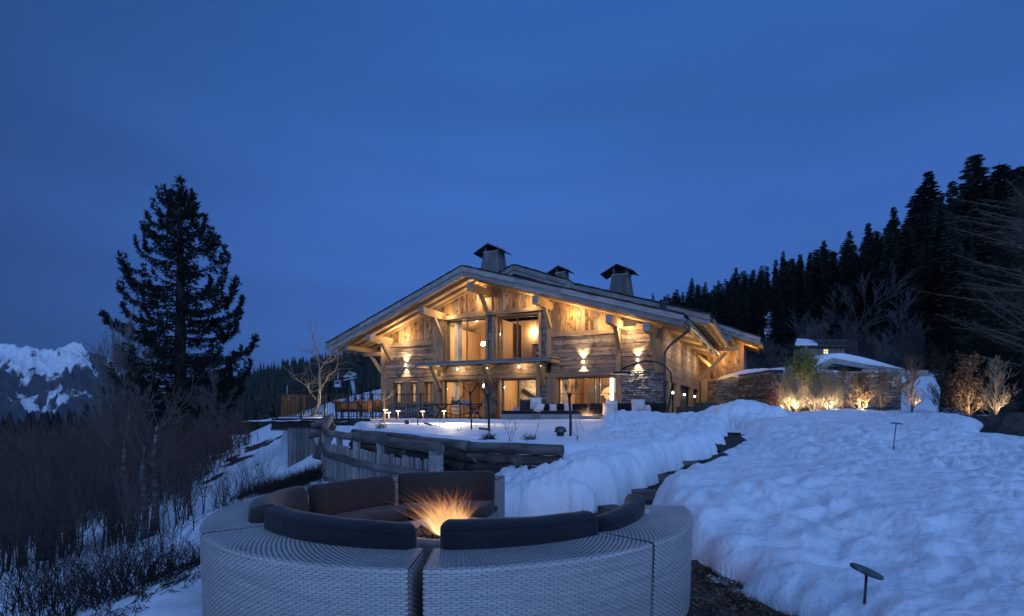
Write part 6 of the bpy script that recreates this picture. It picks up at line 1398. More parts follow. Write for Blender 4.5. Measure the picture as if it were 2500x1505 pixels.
# ================================================ DECK, RAILING, TERRACE FURNITURE, GARDEN WALLS, CABIN, LIFT
dX0, dX1, dY = P(668, 0, 19.6).x, P(1040, 0, 19.6).x, 19.6
deck = empty('deck', (-6.5, dY, .95), label='raised terrace deck on the left, its dark edge standing over the slope', cat='deck'); do = V((-6.5, dY, .95))
MB().box(V((-5.8, dY+3.0, .92))-do, (5.6, 5.6, .10)).build('floor_slab', M['forestfloor'], deck)
MB().box(V(((dX0+P(905, 0, dY).x)/2, dY-.1, .86))-do, (P(905, 0, dY).x-dX0, .16, .40)).build('edge_beam', M['iron'], deck)
MB().box(V((dX0+.06, dY+3, .85))-do, (.12, 6, .32)).build('edge_beam', M['iron'], deck)
for k in range(7): 
    MB().box(V((dX0+.5+.02*k, dY+.5+.8*k, .66))-do, (1.6, .18, .14)).build('joist', M['grey'], deck)
# timber clad store under the deck
bx = empty('timber_store', (P(728, 0, 18.9).x, 19.2, -.8), label='narrow store of upright grey boards under the deck edge', cat='shed'); bo = V((P(728, 0, 18.9).x, 19.2, -.8))
x0_, x1_ = P(700, 0, 18.6).x, P(768, 0, 18.6).x
MB().box(V(((x0_+x1_)/2, 19.6, -.3))-bo, (x1_-x0_-.1, 1.7, 2.1)).build('core', M['mortar'], bx)
x = x0_
while x < x1_: ww = R.uniform(.12, .17); plank(bx, 'board', V((x+ww/2, 18.72, -1.6))-bo, V((x+ww/2, 18.72, .72))-bo, ww-.012, .04, OUT, M['chim'], wob=.006, seg=3); x += ww
y = 18.8
while y < 20.4: plank(bx, 'board', V((x0_, y, -1.6))-bo, V((x0_, y, .72))-bo, .14, .04, V((-1, 0, 0)), M['chim'], wob=.006, seg=2); y += .155
MB().beam(V((x0_+.9, 18.6, .62))-bo, V((x0_+1.5, 18.5, -.45))-bo, .12, .12).build('brace', M['grey'], bx)
# railing
rl_ = empty('railing', (dX0, dY, 1.02), label='black iron railing with thin upright bars along the deck edge', cat='railing'); ro = V((dX0, dY, 1.02))
H_ = P(0, 963, dY).z; zB_ = P(0, 1017, dY).z
xa_, xb_ = P(676, 0, dY).x, P(1041, 0, dY).x
MB().box(V(((xa_+xb_)/2, dY, H_))-ro, (xb_-xa_, .045, .03)).build('top_rail', M['iron'], rl_); MB().box(V(((xa_+xb_)/2, dY, zB_))-ro, (xb_-xa_, .03, .025)).build('bottom_rail', M['iron'], rl_)
bar = None; x = xa_; i = 0
while x <= xb_+.01:
    big = i % 9 == 0
    if big: MB().box(V((x, dY, (H_+zB_)/2-.03))-ro, (.06, .05, H_-zB_+.14)).build('post', M['iron'], rl_)
    elif i % 9 in (2, 4, 6) and False: pass
    else:
        o = MB().box((0, 0, 0), (.016, .016, H_-zB_)).build('bar', M['iron'], rl_) if bar is None else bar.copy()
        if bar is None: bar = o
        else: C.objects.link(o)
        o.location = V((x, dY, (H_+zB_)/2))-ro
        if i % 9 in (3, 5, 7):
            u = MB(); u.tube([V((x-.05, dY-.012, zB_+.16)), V((x-.045, dY-.012, zB_+.07)), V((x, dY-.012, zB_+.03)), V((x+.045, dY-.012, zB_+.07)), V((x+.05, dY-.012, zB_+.16))], .008, 4); u.xf(Matrix.Translation(-ro)); u.build('scroll', M['iron'], rl_)
    x += .098; i += 1
yy = dY+.15
while yy < dY+5:
    o = bar.copy(); C.objects.link(o); o.location = V((xa_, yy, (H_+zB_)/2))-ro; yy += .11
MB().box(V((xa_, dY+2.5, H_))-ro, (.045, 5, .03)).build('top_rail', M['iron'], rl_)
# rust coloured slatted screen at the left end of the deck
sc_ = empty('slatted_screen', (xa_+.2, dY+.3, 1.0), label='rust brown screen of upright slats at the left end of the deck', cat='screen'); so_ = V((xa_+.2, dY+.3, 1.0)); x = xa_+.05
while x < P(736, 0, dY).x:
    plank(sc_, 'slat', V((x, dY+.35, 1.02))-so_, V((x, dY+.35, 1.93))-so_, R.uniform(.05, .085), .02, OUT, M['rust'], wob=.002, seg=1); x += .10
# snow heap at the foot of the deck tree
X, Y = np.meshgrid(np.linspace(-1.9, 1.9, 50), np.linspace(-1.2, 1.6, 36), indexing='xy'); Z = .32*np.exp(-((X+.1)/1.0)**2-(Y/.75)**2)+.03*fbm(X*2.5, Y*2.5, 3)-.05
o = fast_mesh('snow_heap', np.stack([X, Y, Z], -1).reshape(-1, 3), grid_faces(36, 50), M['snow'], smooth=True, kind='structure'); o.location = (dk.x-.3, dk.y+.4, 1.0)
# --- furniture on the deck: rust armchairs and a table
def tub_chair(x, y, rz, lab, s=1.0):
    e = empty('tub_chair', (x, y, .97), rz, label=lab, cat='chair', group='rust brown tub chairs on the deck')
    mb = MB(); n_ = 16
    for r_, z_ in ((.30, .30), (.36, .86), (.33, .86), (.27, .32)):
        for k in range(n_+1): t = radians(-20)+radians(220)*k/n_; mb.v.append((r_*cos(t), r_*sin(t), z_-(.12*abs(cos(t)) if z_ > .5 else 0)))
    m_ = n_+1
    for a, b in ((0, 1), (1, 2), (2, 3)):
        for k in range(n_): mb.f.append((a*m_+k, a*m_+k+1, b*m_+k+1, b*m_+k))
    mb.build('back_shell', M['rust'], e, smooth=True); MB().lathe((0, 0, 0), [(.29, .30), (.31, .36), (.29, .42), (.01, .43)], 16).build('seat', M['fabric'], e, smooth=True)
    for a in (.6, 2.5, 3.9, 5.5): MB().tube([V((.24*cos(a), .24*sin(a), .32)), V((.29*cos(a), .29*sin(a), 0))], .018, 6).build('leg', M['iron'], e)
for px_, D_, rz, lab in ((836, 22.4, 1.3, 'rust brown tub chair left of the deck table'), (872, 22.8, 0, 'rust brown tub chair behind the deck table'), (893, 22.2, -.6, 'rust brown tub chair right of the deck table'), (912, 22.6, -.2, 'rust brown tub chair, second from the house'), (930, 22.5, .2, 'rust brown tub chair nearest the house wall')):
    p = P(px_, 1000, D_); tub_chair(p.x, D_, rz, lab)
p = P(852, 1000, 21.8); e = empty('deck_table', (p.x, 21.8, .97), label='low dark table between the rust brown chairs on the deck', cat='table'); MB().box((0, 0, .70), (1.15, .8, .05)).build('tabletop', M['iron'], e)
for a, b in ((-.4, -.3), (.4, -.3), (-.4, .3), (.4, .3)): MB().beam((a, b, 0), (a*1.1, b, .68), .05, .05).build('leg', M['iron'], e)
point('deck_glow', (P(905, 985, 21.5).x, 21.3, 2.3), 34, (1, .60, .25), .15)
# --- terrace floor and furniture before the house
MB().box((1.5, 26.5, .80), (19, 11, .08)).build('terrace_floor', M['paving'], kind='structure')
def tp(px_, py_, t): s, z = FP(px_, py_, t); return W(s, -t, z)
def block(parent, name, x, y, z, sx, sy, sz, mat, bev=.04, smooth=True):
    """soft edged block"""
    mb = MB(); prof = [(-sz/2, .86), (-sz/2+bev*.4, .97), (-sz/2+bev, 1), (sz/2-bev, 1), (sz/2-bev*.3, .97), (sz/2, .88)]; K = 20
    for zz, s in prof:
        for k in range(K):
            t = 2*pi*k/K; cx = abs(cos(t))**.3*(1 if cos(t) > 0 else -1); cyy = abs(sin(t))**.3*(1 if sin(t) > 0 else -1); mb.v.append((x+cx*(sx/2-(1-s)*bev*4), y+cyy*(sy/2-(1-s)*bev*4), z+zz))
    for i in range(len(prof)-1):
        for k in range(K): mb.f.append((i*K+k, i*K+(k+1) % K, (i+1)*K+(k+1) % K, (i+1)*K+k))
    mb.f.append(tuple(range(K))[::-1]); mb.f.append(tuple((len(prof)-1)*K+k for k in range(K))); return mb.build(name, M[mat], parent, smooth=smooth)
def lounge(px_, D_, w_, lab, back=True, base='wickerv', arm=None, rz=-.1, cush='fabric', hb=.62, ztop=None, dp=.85):
    p = P(px_, 1000, D_); e = empty('lounge_sofa', (p.x, D_, .88), rz, label=lab, cat='sofa', group='grey lounge sofas on the terrace')
    MB().box((0, 0, .16), (w_, dp, .30)).build('base', M[base], e); block(e, 'seat_cushion', 0, 0, .38, w_-.02, dp-.02, .15, cush)
    if back: block(e, 'back_cushion', 0, dp/2-.12, .60, w_-.06, .2, .36, cush)
    if arm:
        for s in arm: MB().box((s*(w_/2-.09), 0, .36), (.18, dp, .40)).build('arm', M[base], e)
    return e
def pillow(px_, py_, D_, s, lab, rz=0, ry=0, mat='pillow'):
    p = P(px_, py_, D_); mb = MB(); n_ = 9; vs = []
    for side_ in (1, -1):
        for i in range(n_):
            for j in range(n_):
                u, v = i/(n_-1)*2-1, j/(n_-1)*2-1; t = (1-u**4)*(1-v**4); k = 1-.10*(1-abs(u)**2)*abs(v)**3; vs.append((u*s/2*(1-.07*(1-v*v)), side_*(.01+.09*t**.6)*s/.5+.01*sin(u*7+v*5)*t, v*s/2*(1-.07*(1-u*u))))
    fs = []
    for q in (0, 1):
        for i in range(n_-1):
            for j in range(n_-1): o = q*n_*n_+i*n_+j; f = (o, o+1, o+n_+1, o+n_); fs.append(f if q else f[::-1])
    for i in range(n_-1):
        for a, b in ((i*n_, (i+1)*n_), (i*n_+n_-1, (i+1)*n_+n_-1), (i, i+1), ((n_-1)*n_+i, (n_-1)*n_+i+1)): fs.append((a, b, b+n_*n_, a+n_*n_))
    o = mesh_obj('pillow', vs, fs, M[mat], smooth=True, label=lab, cat='pillow'); o['group'] = 'pillows on the terrace sofas'; o.location = p; o.rotation_euler = (-.25, ry, rz); return o
lounge(1262, 23.2, 1.35, 'chaise at the left end of the terrace seating', back=False, rz=-.05)
e = tag(MB().box((0, 0, 0), (.50, .5, .42)).build('side_block', M['wicker']), 'small pale grey block at the left end of the terrace chaise', 'stool'); p = P(1267, 993, 24.2); e.location = (p.x, p.y, 1.28)
lounge(1345, 22.6, .92, 'grey pouf, left of the pair before the terrace fire', back=False); lounge(1392, 22.4, .95, 'grey pouf, right of the pair before the terrace fire', back=False)
lounge(1335, 25.2, 1.6, 'back sofa left of the terrace fire, its dark cushions below the window', rz=-.15); lounge(1400, 25.0, 1.4, 'back sofa directly behind the terrace fire', rz=-.15)
lounge(1490, 23.0, 1.9, 'terrace sofa with stacked white pillows, right of the fire', rz=-.2); lounge(1555, 22.5, 1.5, 'terrace sofa with one large white pillow before the stone pier', rz=-.25)
lounge(1598, 21.8, .75, 'right end armchair of the terrace seating by the snow heap', rz=-.9)
block(None, 'ottoman', 0, 0, 0, 1.5, .7, .26, 'fabric'); o = bpy.data.objects['ottoman']; tag(o, 'low dark round edged ottoman before the right terrace sofas', 'ottoman'); p = P(1545, 1008, 21.0); o.location = (p.x, p.y, 1.1)
pillow(1308, 985, 22.9, .52, 'white pillow leaning on the left chaise'); pillow(1316, 996, 22.6, .42, 'second smaller white pillow on the left chaise', ry=.3); pillow(1283, 990, 23.2, .5, 'brown pillow behind the white one on the chaise', mat='brownfab')
pillow(1350, 996, 24.7, .35, 'white pillow on the back sofa left of the fire'); pillow(1387, 996, 24.6, .4, 'white pillow on the back sofa behind the fire'); pillow(1494, 990, 22.5, .50, 'upper white pillow of the two stacked ones'); pillow(1487, 1001, 22.1, .56, 'lower white pillow of the two stacked ones', ry=.08)
pillow(1558, 992, 22.0, .58, 'single large white pillow on the right sofa'); pillow(1583, 1001, 21.4, .42, 'white pillow standing sideways at the right end', rz=1.0)
p = P(1437, 1006, 22.2); e = empty('terrace_fire_bowl', (p.x, 22.2, .86), label='low fire bowl on the terrace between poufs and sofa', cat='fire bowl'); MB().lathe((0, 0, 0), [(.3, 0), (.42, .10), (.46, .26), (.40, .27), (.3, .2), (.01, .2)], 24).build('bowl', M['pit'], e, smooth=True)
f2_ = flames('flame', None, .22, .55, 170, (-.25, 0), label='bright wind blown flames in the terrace fire bowl', cat='fire'); f2_.location = (p.x-.05, 22.2, 1.08); point('terrace_fire', (p.x, 22.0, 1.45), 26, (1, .55, .22), .15)
p = P(1437, 1000, 24.3); e = tag(MB().box((0, 0, 0), (.18, .18, .45)).build('side_block', M['wicker']), 'small upright pale block behind the terrace fire', 'stool'); e.location = (p.x, p.y, 1.25)
# dining table, chairs and antler piece
p = P(1118, 1000, 24.2); tb_ = empty('dining_table', (p.x, 24.2, .86), -.05, label='long iron garden table with crossed legs left of the open door', cat='table')
MB().box((0, 0, .76), (2.35, .95, .05)).build('tabletop', M['iron'], tb_)
for s in (-.75, .75):
    MB().tube([V((s-.32, 0, .02)), V((s-.12, 0, .40)), V((s+.28, 0, .73))], .03, 6).build('leg', M['iron'], tb_); MB().tube([V((s+.32, 0, .02)), V((s+.12, 0, .40)), V((s-.28, 0, .73))], .03, 6).build('leg', M['iron'], tb_)
MB().tube([V((-.7, 0, .4)), V((0, 0, .25)), V((.7, 0, .4))], .02, 6).build('stretcher', M['iron'], tb_)
def gchair(px_, D_, rz, lab):
    p = P(px_, 1000, D_); e = empty('garden_chair', (p.x, D_, .86), rz, label=lab, cat='chair', group='folding chairs round the garden table')
    MB().box((0, 0, .46), (.46, .44, .035)).build('seat', M['grey'], e); MB().box((0, .24, .86), (.48, .03, .20)).build('back_slat', M['grey'], e); MB().box((0, .22, .66), (.46, .025, .06)).build('back_slat', M['grey'], e)
    for s in (-1, 1):
        MB().tube([V((s*.23, -.26, 0)), V((s*.23, .0, .40)), V((s*.23, .26, .96))], .014, 6).build('leg', M['iron'], e); MB().tube([V((s*.21, .28, 0)), V((s*.21, .0, .38)), V((s*.21, -.2, .46))], .014, 6).build('leg', M['iron'], e)
        MB().tube([V((s*.24, -.22, .48)), V((s*.24, -.2, .66)), V((s*.24, .16, .68))], .012, 6).build('arm', M['iron'], e)
gchair(1045, 24.0, 1.5, 'folding chair at the left end of the garden table'); gchair(1112, 25.3, 0, 'folding chair behind the garden table'); gchair(1166, 23.9, -1.4, 'folding chair at the right end of the garden table'); gchair(1135, 25.3, 0.1, 'second folding chair behind the table, partly hidden')
an = empty('antler_piece', tp(1100, 978, 5.2), label='dark branching antler shaped piece standing on the garden table', cat='ornament'); an.location = (P(1112, 0, 24.2).x, 24.2, 1.645); mb = MB(); A3 = lambda x, y: V((x*24.2/FOC, 0, y*24.2/FOC))
mb.tube([A3(0, 0), A3(7, 6), A3(14, 14), A3(21, 24)], [.03, .03, .025, .015], 6); mb.tube([A3(0, 0), A3(-5, 5), A3(-8, 12), A3(-9, 19)], [.03, .025, .02, .01], 6)
for a, b in (((14, 14), (9, 22)), ((21, 24), (26, 25)), ((21, 24), (16, 28)), ((-3, 3), (-1, 14)), ((-8, 12), (-3, 17))): mb.tube([A3(*a), A3(*b)], [.016, .006], 5)
mb.build('antlers', M['iron'], an, smooth=True); MB().lathe((0, 0, 0), [(.10, 0), (.10, .02), (.03, .05), (.01, .06)], 12).build('foot', M['iron'], an)
# arc heater with round head
ah = empty('arc_lamp', (0, 0, 0), label='black arc stand with a flat round head reaching over the terrace sofa', cat='heater'); D_ = 23.6; hp = lambda px_, py_, dd=0: P(px_, py_, D_+dd)
MB().tube([hp(1630, 1010, .6), hp(1636, 975, .5), hp(1641, 940, .4), hp(1637, 910, .3), hp(1622, 892), hp(1600, 884), hp(1575, 883), hp(1548, 889), hp(1517, 901)], .035, 8).build('arc_pole', M['iron'], ah, smooth=True)
q = hp(1517, 911); MB().lathe(tuple(q), [(.38, -.05), (.42, -.045), (.42, .035), (.38, .045), (.06, .05), (.03, .12)], 32).build('head', M['iron'], ah, smooth=True); MB().lathe((q.x, q.y, q.z-.052), [(.30, 0), (.33, .004), (.001, .006)], 24).build('diffuser', M['dimdisc'], ah)
# dark planters by the side wall
for px_, D_, s, lab in ((1688, 21.0, (.95, .6, .62), 'black trough planter against the side of the house'), (1722, 22.5, (.6, .6, .8), 'dark square planter right of the trough')):
    p = P(px_, 1000, D_); e = empty('planter', (p.x, D_, .85), label=lab, cat='planter'); MB().box((0, 0, s[2]/2), s, taper=1.06).build('pot', M['plastic'], e); MB().box((0, 0, s[2]+.01), (s[0]*1.08, s[1]*1.08, .04)).build('rim', M['plastic'], e)
# --- interior things seen through the glass
def curtain(px0, px1, z0, z1, y, lab):
    a, b = X_(px0), X_(px1); vs = []; fs = []; n_ = 60
    for i in range(n_+1):
        x = a+(b-a)*i/n_; yy = y+.045*sin(i*1.05)+.012*sin(i*2.7)
        vs += [(x, yy, z0), (x, yy, z1)]
    for i in range(n_): fs.append((2*i, 2*i+2, 2*i+3, 2*i+1))
    o = mesh_obj('curtain', vs, fs, M['curtain'], smooth=True, label=lab, cat='curtain'); o['group'] = 'curtains inside the house'; o.location = P0; o.rotation_euler = (0, 0, RZ); md = o.modifiers.new('t', 'SOLIDIFY'); md.thickness = .006
zc0, zc1 = ZCAN-.1, ZH0-.02
curtain(1096, 1116, zc0, zc1, .62, 'pale curtain at the left of the upper left window'); curtain(1312, 1320, zc0, zc1, .62, 'pale curtain at the right edge of the upper right window')
curtain(1093, 1108, -.06, ZLN0, .62, 'pale curtain at the left of the left ground floor door'); curtain(1302, 1313, -.06, ZLN0, .62, 'pale curtain at the right of the open stone room door'); curtain(1360, 1378, -.06, ZLN0, .70, 'pale curtain at the left of the tall right window'); curtain(967, 984, .9, ZLN0, .55, 'pale patterned curtain in the leftmost small window')
istn = empty('indoor_stone_wall', W(0, 3.2, 0), RZ, label='stone wall with a dark stair band inside the open ground floor door', cat='wall')
a, b = X_(1216)-.1, X_(1290); MB().box(((a+b)/2, .12, 1.2), (b-a, .2, 2.6)).build('core', M['istone'], istn); stonewall(istn, a, b, -.1, 2.4, 0, mat='istone', hmin=.05, hmax=.10, lmin=.14, lmax=.36, depth=.05, seed=51, maxn=250)
plank(istn, 'stair_string', (a+.2, -.10, 1.75), (b-.1, -.10, .75), .22, .06, OUT, M['iron'], wob=.003)
tl = empty('table_lamp', W(X_(1296), 2.4, -.0), RZ, label='table lamp with pale shade inside, right of the stone wall', cat='lamp'); MB().tube([V((0, 0, .7)), V((0, 0, 1.25))], [.06, .03], 8).build('stand', M['frame'], tl); MB().lathe((0, 0, 1.2), [(.20, 0), (.15, .32)], 16).build('shade', M['bulbw'], tl); MB().box((0, 0, .35), (.8, .5, .7)).build('cabinet', M['frame'], tl)
wl = tag(MB().lathe((0, 0, 0), [(.02, -.14), (.09, -.05), (.10, .07), (.05, .12), (.001, .13)], 12).build('wall_lantern', M['bulb'], smooth=True), 'glowing white lantern between the two ground floor doors', 'lamp'); s, z = FP(1182, 943, -.6); wl.location = W(s, .6, z)
# framed dark picture and portrait panel in the right room
def panel(x0, x1, z0, z1, y, name, lab, cat_, mat):
    e = empty(name, W((x0+x1)/2, y, (z0+z1)/2), RZ, label=lab, cat=cat_); MB().box((0, 0, 0), (x1-x0, .04, z1-z0)).build('canvas', mat, e); return e
m_dark = pmat('dark_canvas', [(.3, (.03, .022, .018)), (.7, (.07, .05, .04))], (1, 1, 1), 2, 4, .8, 0); m_ochre = pmat('ochre_paint', [(.3, (.45, .27, .12)), (.7, (.62, .42, .22))], (1, 1, 1), 3, 4, .8, 0)
e = panel(X_(1385), X_(1449)+.6, .55, 2.0, 3.6, 'abstract_picture', 'dark picture with ochre brush shapes behind the tall right window', 'picture', m_dark)
def blob(pts, y, mat, parent, name): mesh_obj(name, [(p[0], y, p[1]) for p in pts], [tuple(range(len(pts)))], mat, parent)
blob([(-.3, .1), (.0, .5), (.35, .62), (.42, .45), (.3, .2), (.05, .1)], -.025, m_ochre, e, 'brush_shape'); blob([(-.05, .1), (.15, -.25), (.32, -.62), (.24, -.2), (.2, .1)], -.026, m_ochre, e, 'brush_shape'); blob([(.1, .1), (.5, -.35), (.62, -.5), (.38, -.05), (.25, .15)], -.027, m_ochre, e, 'brush_shape')
m_skin = pmat('portrait_skin', [(.3, (.62, .42, .30)), (.7, (.72, .52, .39))], (1, 1, 1), 1, 3, .6, 0); m_red = pmat('portrait_red', [(.3, (.42, .10, .03)), (.7, (.55, .17, .06))], (1, 1, 1), 1.5, 3, .6, 0); m_blk = pmat('portrait_dark', [(.3, (.02, .015, .012)), (.7, (.04, .03, .025))], (1, 1, 1), 3, 2, .6, 0); m_wht = pmat('portrait_pale', [(.3, (.55, .55, .52)), (.7, (.7, .7, .67))], (1, 1, 1), 3, 2, .6, 0)
pcx = (X_(1484)+X_(1508))/2
e = panel(X_(1484), X_(1484)+1.7, -.05, 2.25, 1.3, 'portrait_panel', 'tall panel with half a woman’s face and one eye beside the light strip', 'picture', m_red)
ell = lambda cx, cz, a, b, n=24: [(cx+a*cos(2*pi*k/n), cz+b*sin(2*pi*k/n)) for k in range(n)]
blob(ell(.10, .35, .74, 1.15)[:], -.024, m_skin, e, 'face'); MB
blob([(-.85, 1.14), (-.85, .2), (-.72, .55), (-.55, .95), (-.3, 1.12), (.2, 1.14)], -.028, m_wht, e, 'veil'); blob([(-.60, .62), (-.45, .74), (-.2, .78), (-.02, .70), (-.2, .74), (-.42, .70)], -.030, m_blk, e, 'eyebrow')
blob([(-.58, .40), (-.42, .50), (-.26, .52), (-.08, .42), (-.26, .37), (-.42, .36)], -.030, m_wht, e, 'eye_white'); blob(ell(-.30, .44, .07, .075, 14), -.032, m_blk, e, 'iris'); blob([(-.60, .40), (-.42, .51), (-.26, .535), (-.06, .42), (-.26, .50), (-.42, .48)], -.033, m_blk, e, 'lash_line')
ls = tag(MB().box((0, 0, 0), (.17, .05, 2.2)).build('light_strip', M['strip']), 'tall glowing light strip left of the portrait panel', 'lamp'); s = X_(1478); ls.location = W(s, 1.25, 1.15); ls.rotation_euler = (0, 0, RZ)
# upstairs: bed end, tall pale cupboard, stone collage wall with shelf
cb_ = empty('cupboard', W(X_(1168), 2.2, 3.0), RZ, label='pale wooden cupboard in the upper left room', cat='cupboard'); 
for i in range(3): plank(cb_, 'door_board', (-.35+.36*i, 0, 0), (-.35+.36*i, 0, 1.75), .35, .04, OUT, M['grey'], wob=.002, seg=1)
MB().box((.0, .3, .87), (1.1, .5, 1.75)).build('carcass', M['iwood'], cb_); MB().box((.0, .25, 1.79), (1.2, .64, .07)).build('top', M['iron'], cb_)
for i, (px_, zz, pwl) in enumerate(((1120, 4.75, 'left'), (1137, 4.6, 'right'))):
    o = tag(MB().lathe((0, 0, 0), [(.05, -.12), (.14, -.1), (.12, .12), (.05, .14), (.001, .15)], 14).build('room_lamp_shade', M['bulb'], smooth=True), 'bright lamp globe in the upper left room, the %s one' % pwl, 'lamp'); o.location = W(X_(px_), 3.0, zz)
e = empty('collage_wall', W(0, 2.6, 0), RZ, label='partition with a dark shelf and black and white murals in the upper right room', cat='partition'); a, b = X_(1226), X_(1322)+.8
for i in range(9): ww = (X_(1262)+.1-a)/9; plank(e, 'board', (a+ww*(i+.5), 0, 3.0), (a+ww*(i+.5), 0, 5.9), ww-.006, .04, OUT, M['iwood'], wob=.002, seg=1)
MB().box(((X_(1262)+b)/2, .05, 4.9), (b-X_(1262), .05, 1.9)).build('plaster', M['curtain'], e); MB().box(((X_(1256)+b)/2, -.15, 4.42), (b-X_(1256), .3, .06)).build('shelf', M['iron'], e)
mur = pmat('mural', [(.44, (.03, .03, .03)), (.47, (.6, .56, .5)), (.53, (.62, .58, .52)), (.56, (.04, .04, .04))], (1, 1, 1.6), 1.5, 2, .8, 0, dist=1.6)
MB().box(((X_(1264)+b)/2, -.0, 3.7), (b-X_(1264), .05, 1.35)).build('mural', mur, e)
nav = pmat('navy_panel', [(.3, (.03, .04, .10)), (.7, (.05, .06, .14))], (1, 1, 1), 3, 2, .6, 0)
for px_, w_ in ((1284, .16), (1305, .2)): MB().box((X_(px_)+.3, .02, 4.95), (w_, .05, .9)).build('panel', nav, e)
MB().box((X_(1296)+.25, -.2, 4.4), (.3, .12, 2.9)).build('post', M['iwood'], e)
# --- garden walls on the right
def gwall(p0, p1, z0, z1, lab, seed, maxn=280, th=.5, cap=None):
    a = V((p0[0], p0[1], 0)); b = V((p1[0], p1[1], 0)); L = (b-a).length; rz = atan2(b.y-a.y, b.x-a.x); e = empty('stone_wall', a, rz, label=lab, cat='wall')
    MB().box((L/2, th/2+.02, (z0+z1)/2), (L, th, z1-z0-.02)).build('core', M['mortar'], e); stonewall(e, 0, L, z0, z1, 0, seed=seed, maxn=maxn, depth=.08, hmin=.07, hmax=.16, lmax=.55)
    return e, L
pA, pB = P(1752, 0, 31.5), P(1888, 0, 30.0)
zA = EYE+(HY-928)*30/FOC
gwall((pA.x, pA.y), (pB.x, pB.y), .6, zA, 'coursed stone wall between house wing and the taller garden wall', 61, 230)
pC, pD = P(1886, 0, 26.2), P(2200, 0, 24.0)
e, L = gwall((pC.x, pC.y), (pD.x, pD.y), .8, EYE+(HY-908)*25/FOC, 'tall stone garden wall behind the row of uplit shrubs', 62, 290)
gwall((pC.x, pC.y+3.9), (pC.x+.02, pC.y), .8, EYE+(HY-900)*25.5/FOC, 'short end of the garden wall running back towards the house', 63, 60)
gwall((pD.x, pD.y+.12), (pD.x+.6, pD.y+3), .8, EYE+(HY-912)*24/FOC, 'right return of the garden wall at its far end', 64, 60)
# snow lying on the walls and low roofs behind
def snow_cap(pts, base_y, D0, D1, lab, thick=.45):
    """pts: outline of the top (px,py) left to right at mean depth; base_y the lower outline"""
    n_ = 40; m_ = 8; vs = []; xs = np.linspace(pts[0][0], pts[-1][0], n_); top = np.interp(xs, [p[0] for p in pts], [p[1] for p in pts]); bot = np.interp(xs, [p[0] for p in base_y], [p[1] for p in base_y])
    for i in range(n_):
        for j in range(m_+1):
            t = j/m_; D_ = D0+(D1-D0)*t; q = P(xs[i], bot[i]+(top[i]-bot[i])*1.0, D0); zb = P(xs[i], bot[i], D0).z; zt = P(xs[i], top[i], D0).z; z = zb+(zt-zb)*min(1, (t*3.2))**.5; vs.append((P(xs[i], 0, D0).x*(1+(D1-D0)*t/D0*.4), D_ if j else D0, z+.02*sin(i*.9+j)))
    fs = []
    for i in range(n_-1):
        for j in range(m_): o = i*(m_+1)+j; fs.append((o, o+m_+1, o+m_+2, o+1))
    return mesh_obj('snow_cover', vs, fs, M['snow'], smooth=True, kind='structure')
snow_cap([(1806, 915), (1815, 905), (1850, 895), (1890, 892), (1902, 893)], [(1806, 928), (1902, 922)], 30.6, 37, ''); snow_cap([(1892, 900), (1900, 893), (1950, 890), (2010, 892), (2070, 900), (2108, 911)], [(1892, 908), (2108, 914)], 26.3, 32, '')
# low building with a thick snow roof
lb = empty('low_outbuilding', P(2090, 905, 29), label='low outbuilding with a thick curved snow roof behind the garden wall', cat='building'); lo = V(lb.location); D_ = 28.5
xs = np.linspace(1975, 2205, 44); top = np.interp(xs, [1975, 1990, 2005, 2030, 2060, 2110, 2160, 2190, 2205], [905, 888, 872, 863, 862, 872, 886, 895, 900]); und = np.interp(xs, [1975, 2000, 2025, 2035, 2100, 2160, 2205], [906, 893, 878, 877, 892, 899, 903])
vs = []; fs = []
for i, x in enumerate(xs):
    a = P(x, und[i], D_)-lo; b = P(x, top[i], D_)-lo; m2 = a.lerp(b, .6)
    vs += [tuple(a), tuple(m2+V((0, -.12, 0))), tuple(b+V((0, .1, 0))), tuple(b+V((.5, 3.0, .1))), tuple(a+V((.5, 3.6, 0)))]
for i in range(len(xs)-1):
    for j in range(4): o = i*5+j; fs.append((o, o+5, o+6, o+1))
vs = vs
mesh_obj('snow_roof', vs, fs, M['snow'], lb, smooth=True)
rb_ = lambda x, y: P(x, y, D_+.05)-lo
for a, b in (((1985, 903), (2032, 881)), ((2032, 881), (2110, 896)), ((2110, 896), (2202, 908))): plank(lb, 'roof_board', rb_(*a), rb_(*b), .26, .3, OUT, M['grey'], wob=.01, seg=3)
for a, b in (((2000, 905), (2034, 890)), ((2034, 890), (2105, 905))): plank(lb, 'rafter', rb_(*a)+V((0, .4, 0)), rb_(*b)+V((0, .4, 0)), .16, .2, OUT, M['grey'], wob=.01, seg=3)
plank(lb, 'gutter_board', P(2105, 909, 27.2)-lo, P(2262, 912, 27.2)-lo, .28, .12, OUT, M['grey'], wob=.012, seg=4)
MB().box(P(2085, 935, 30)-lo, (3.6, 2.4, 1.6)).build('body', M['mortar'], lb); plank(lb, 'brace', P(2202, 945, 27)-lo, P(2240, 918, 27)-lo, .16, .16, OUT, M['newbeam'])
# snow slope visible through the gap right of the wall
mesh_obj('snow_slope', [P(2190, 1010, 24.5), P(2290, 1012, 24.5), P(2300, 960, 30), P(2280, 917, 36), P(2200, 920, 36), P(2190, 960, 30)], [(0, 1, 2, 5), (5, 2, 3, 4)], M['snow'], kind='structure')
for a, b, c, d__, dd in ((2330, 884, 2385, 888, 60), (2200, 905, 2330, 930, 48), (2390, 830, 2420, 836, 64)): mesh_obj('snow_patch', [P(a, d__+5, dd), P(c, d__+6, dd), P(c-4, b+1, dd+6), P(a+8, b-2, dd+7)], [(0, 1, 2, 3)], M['snow'], kind='structure')
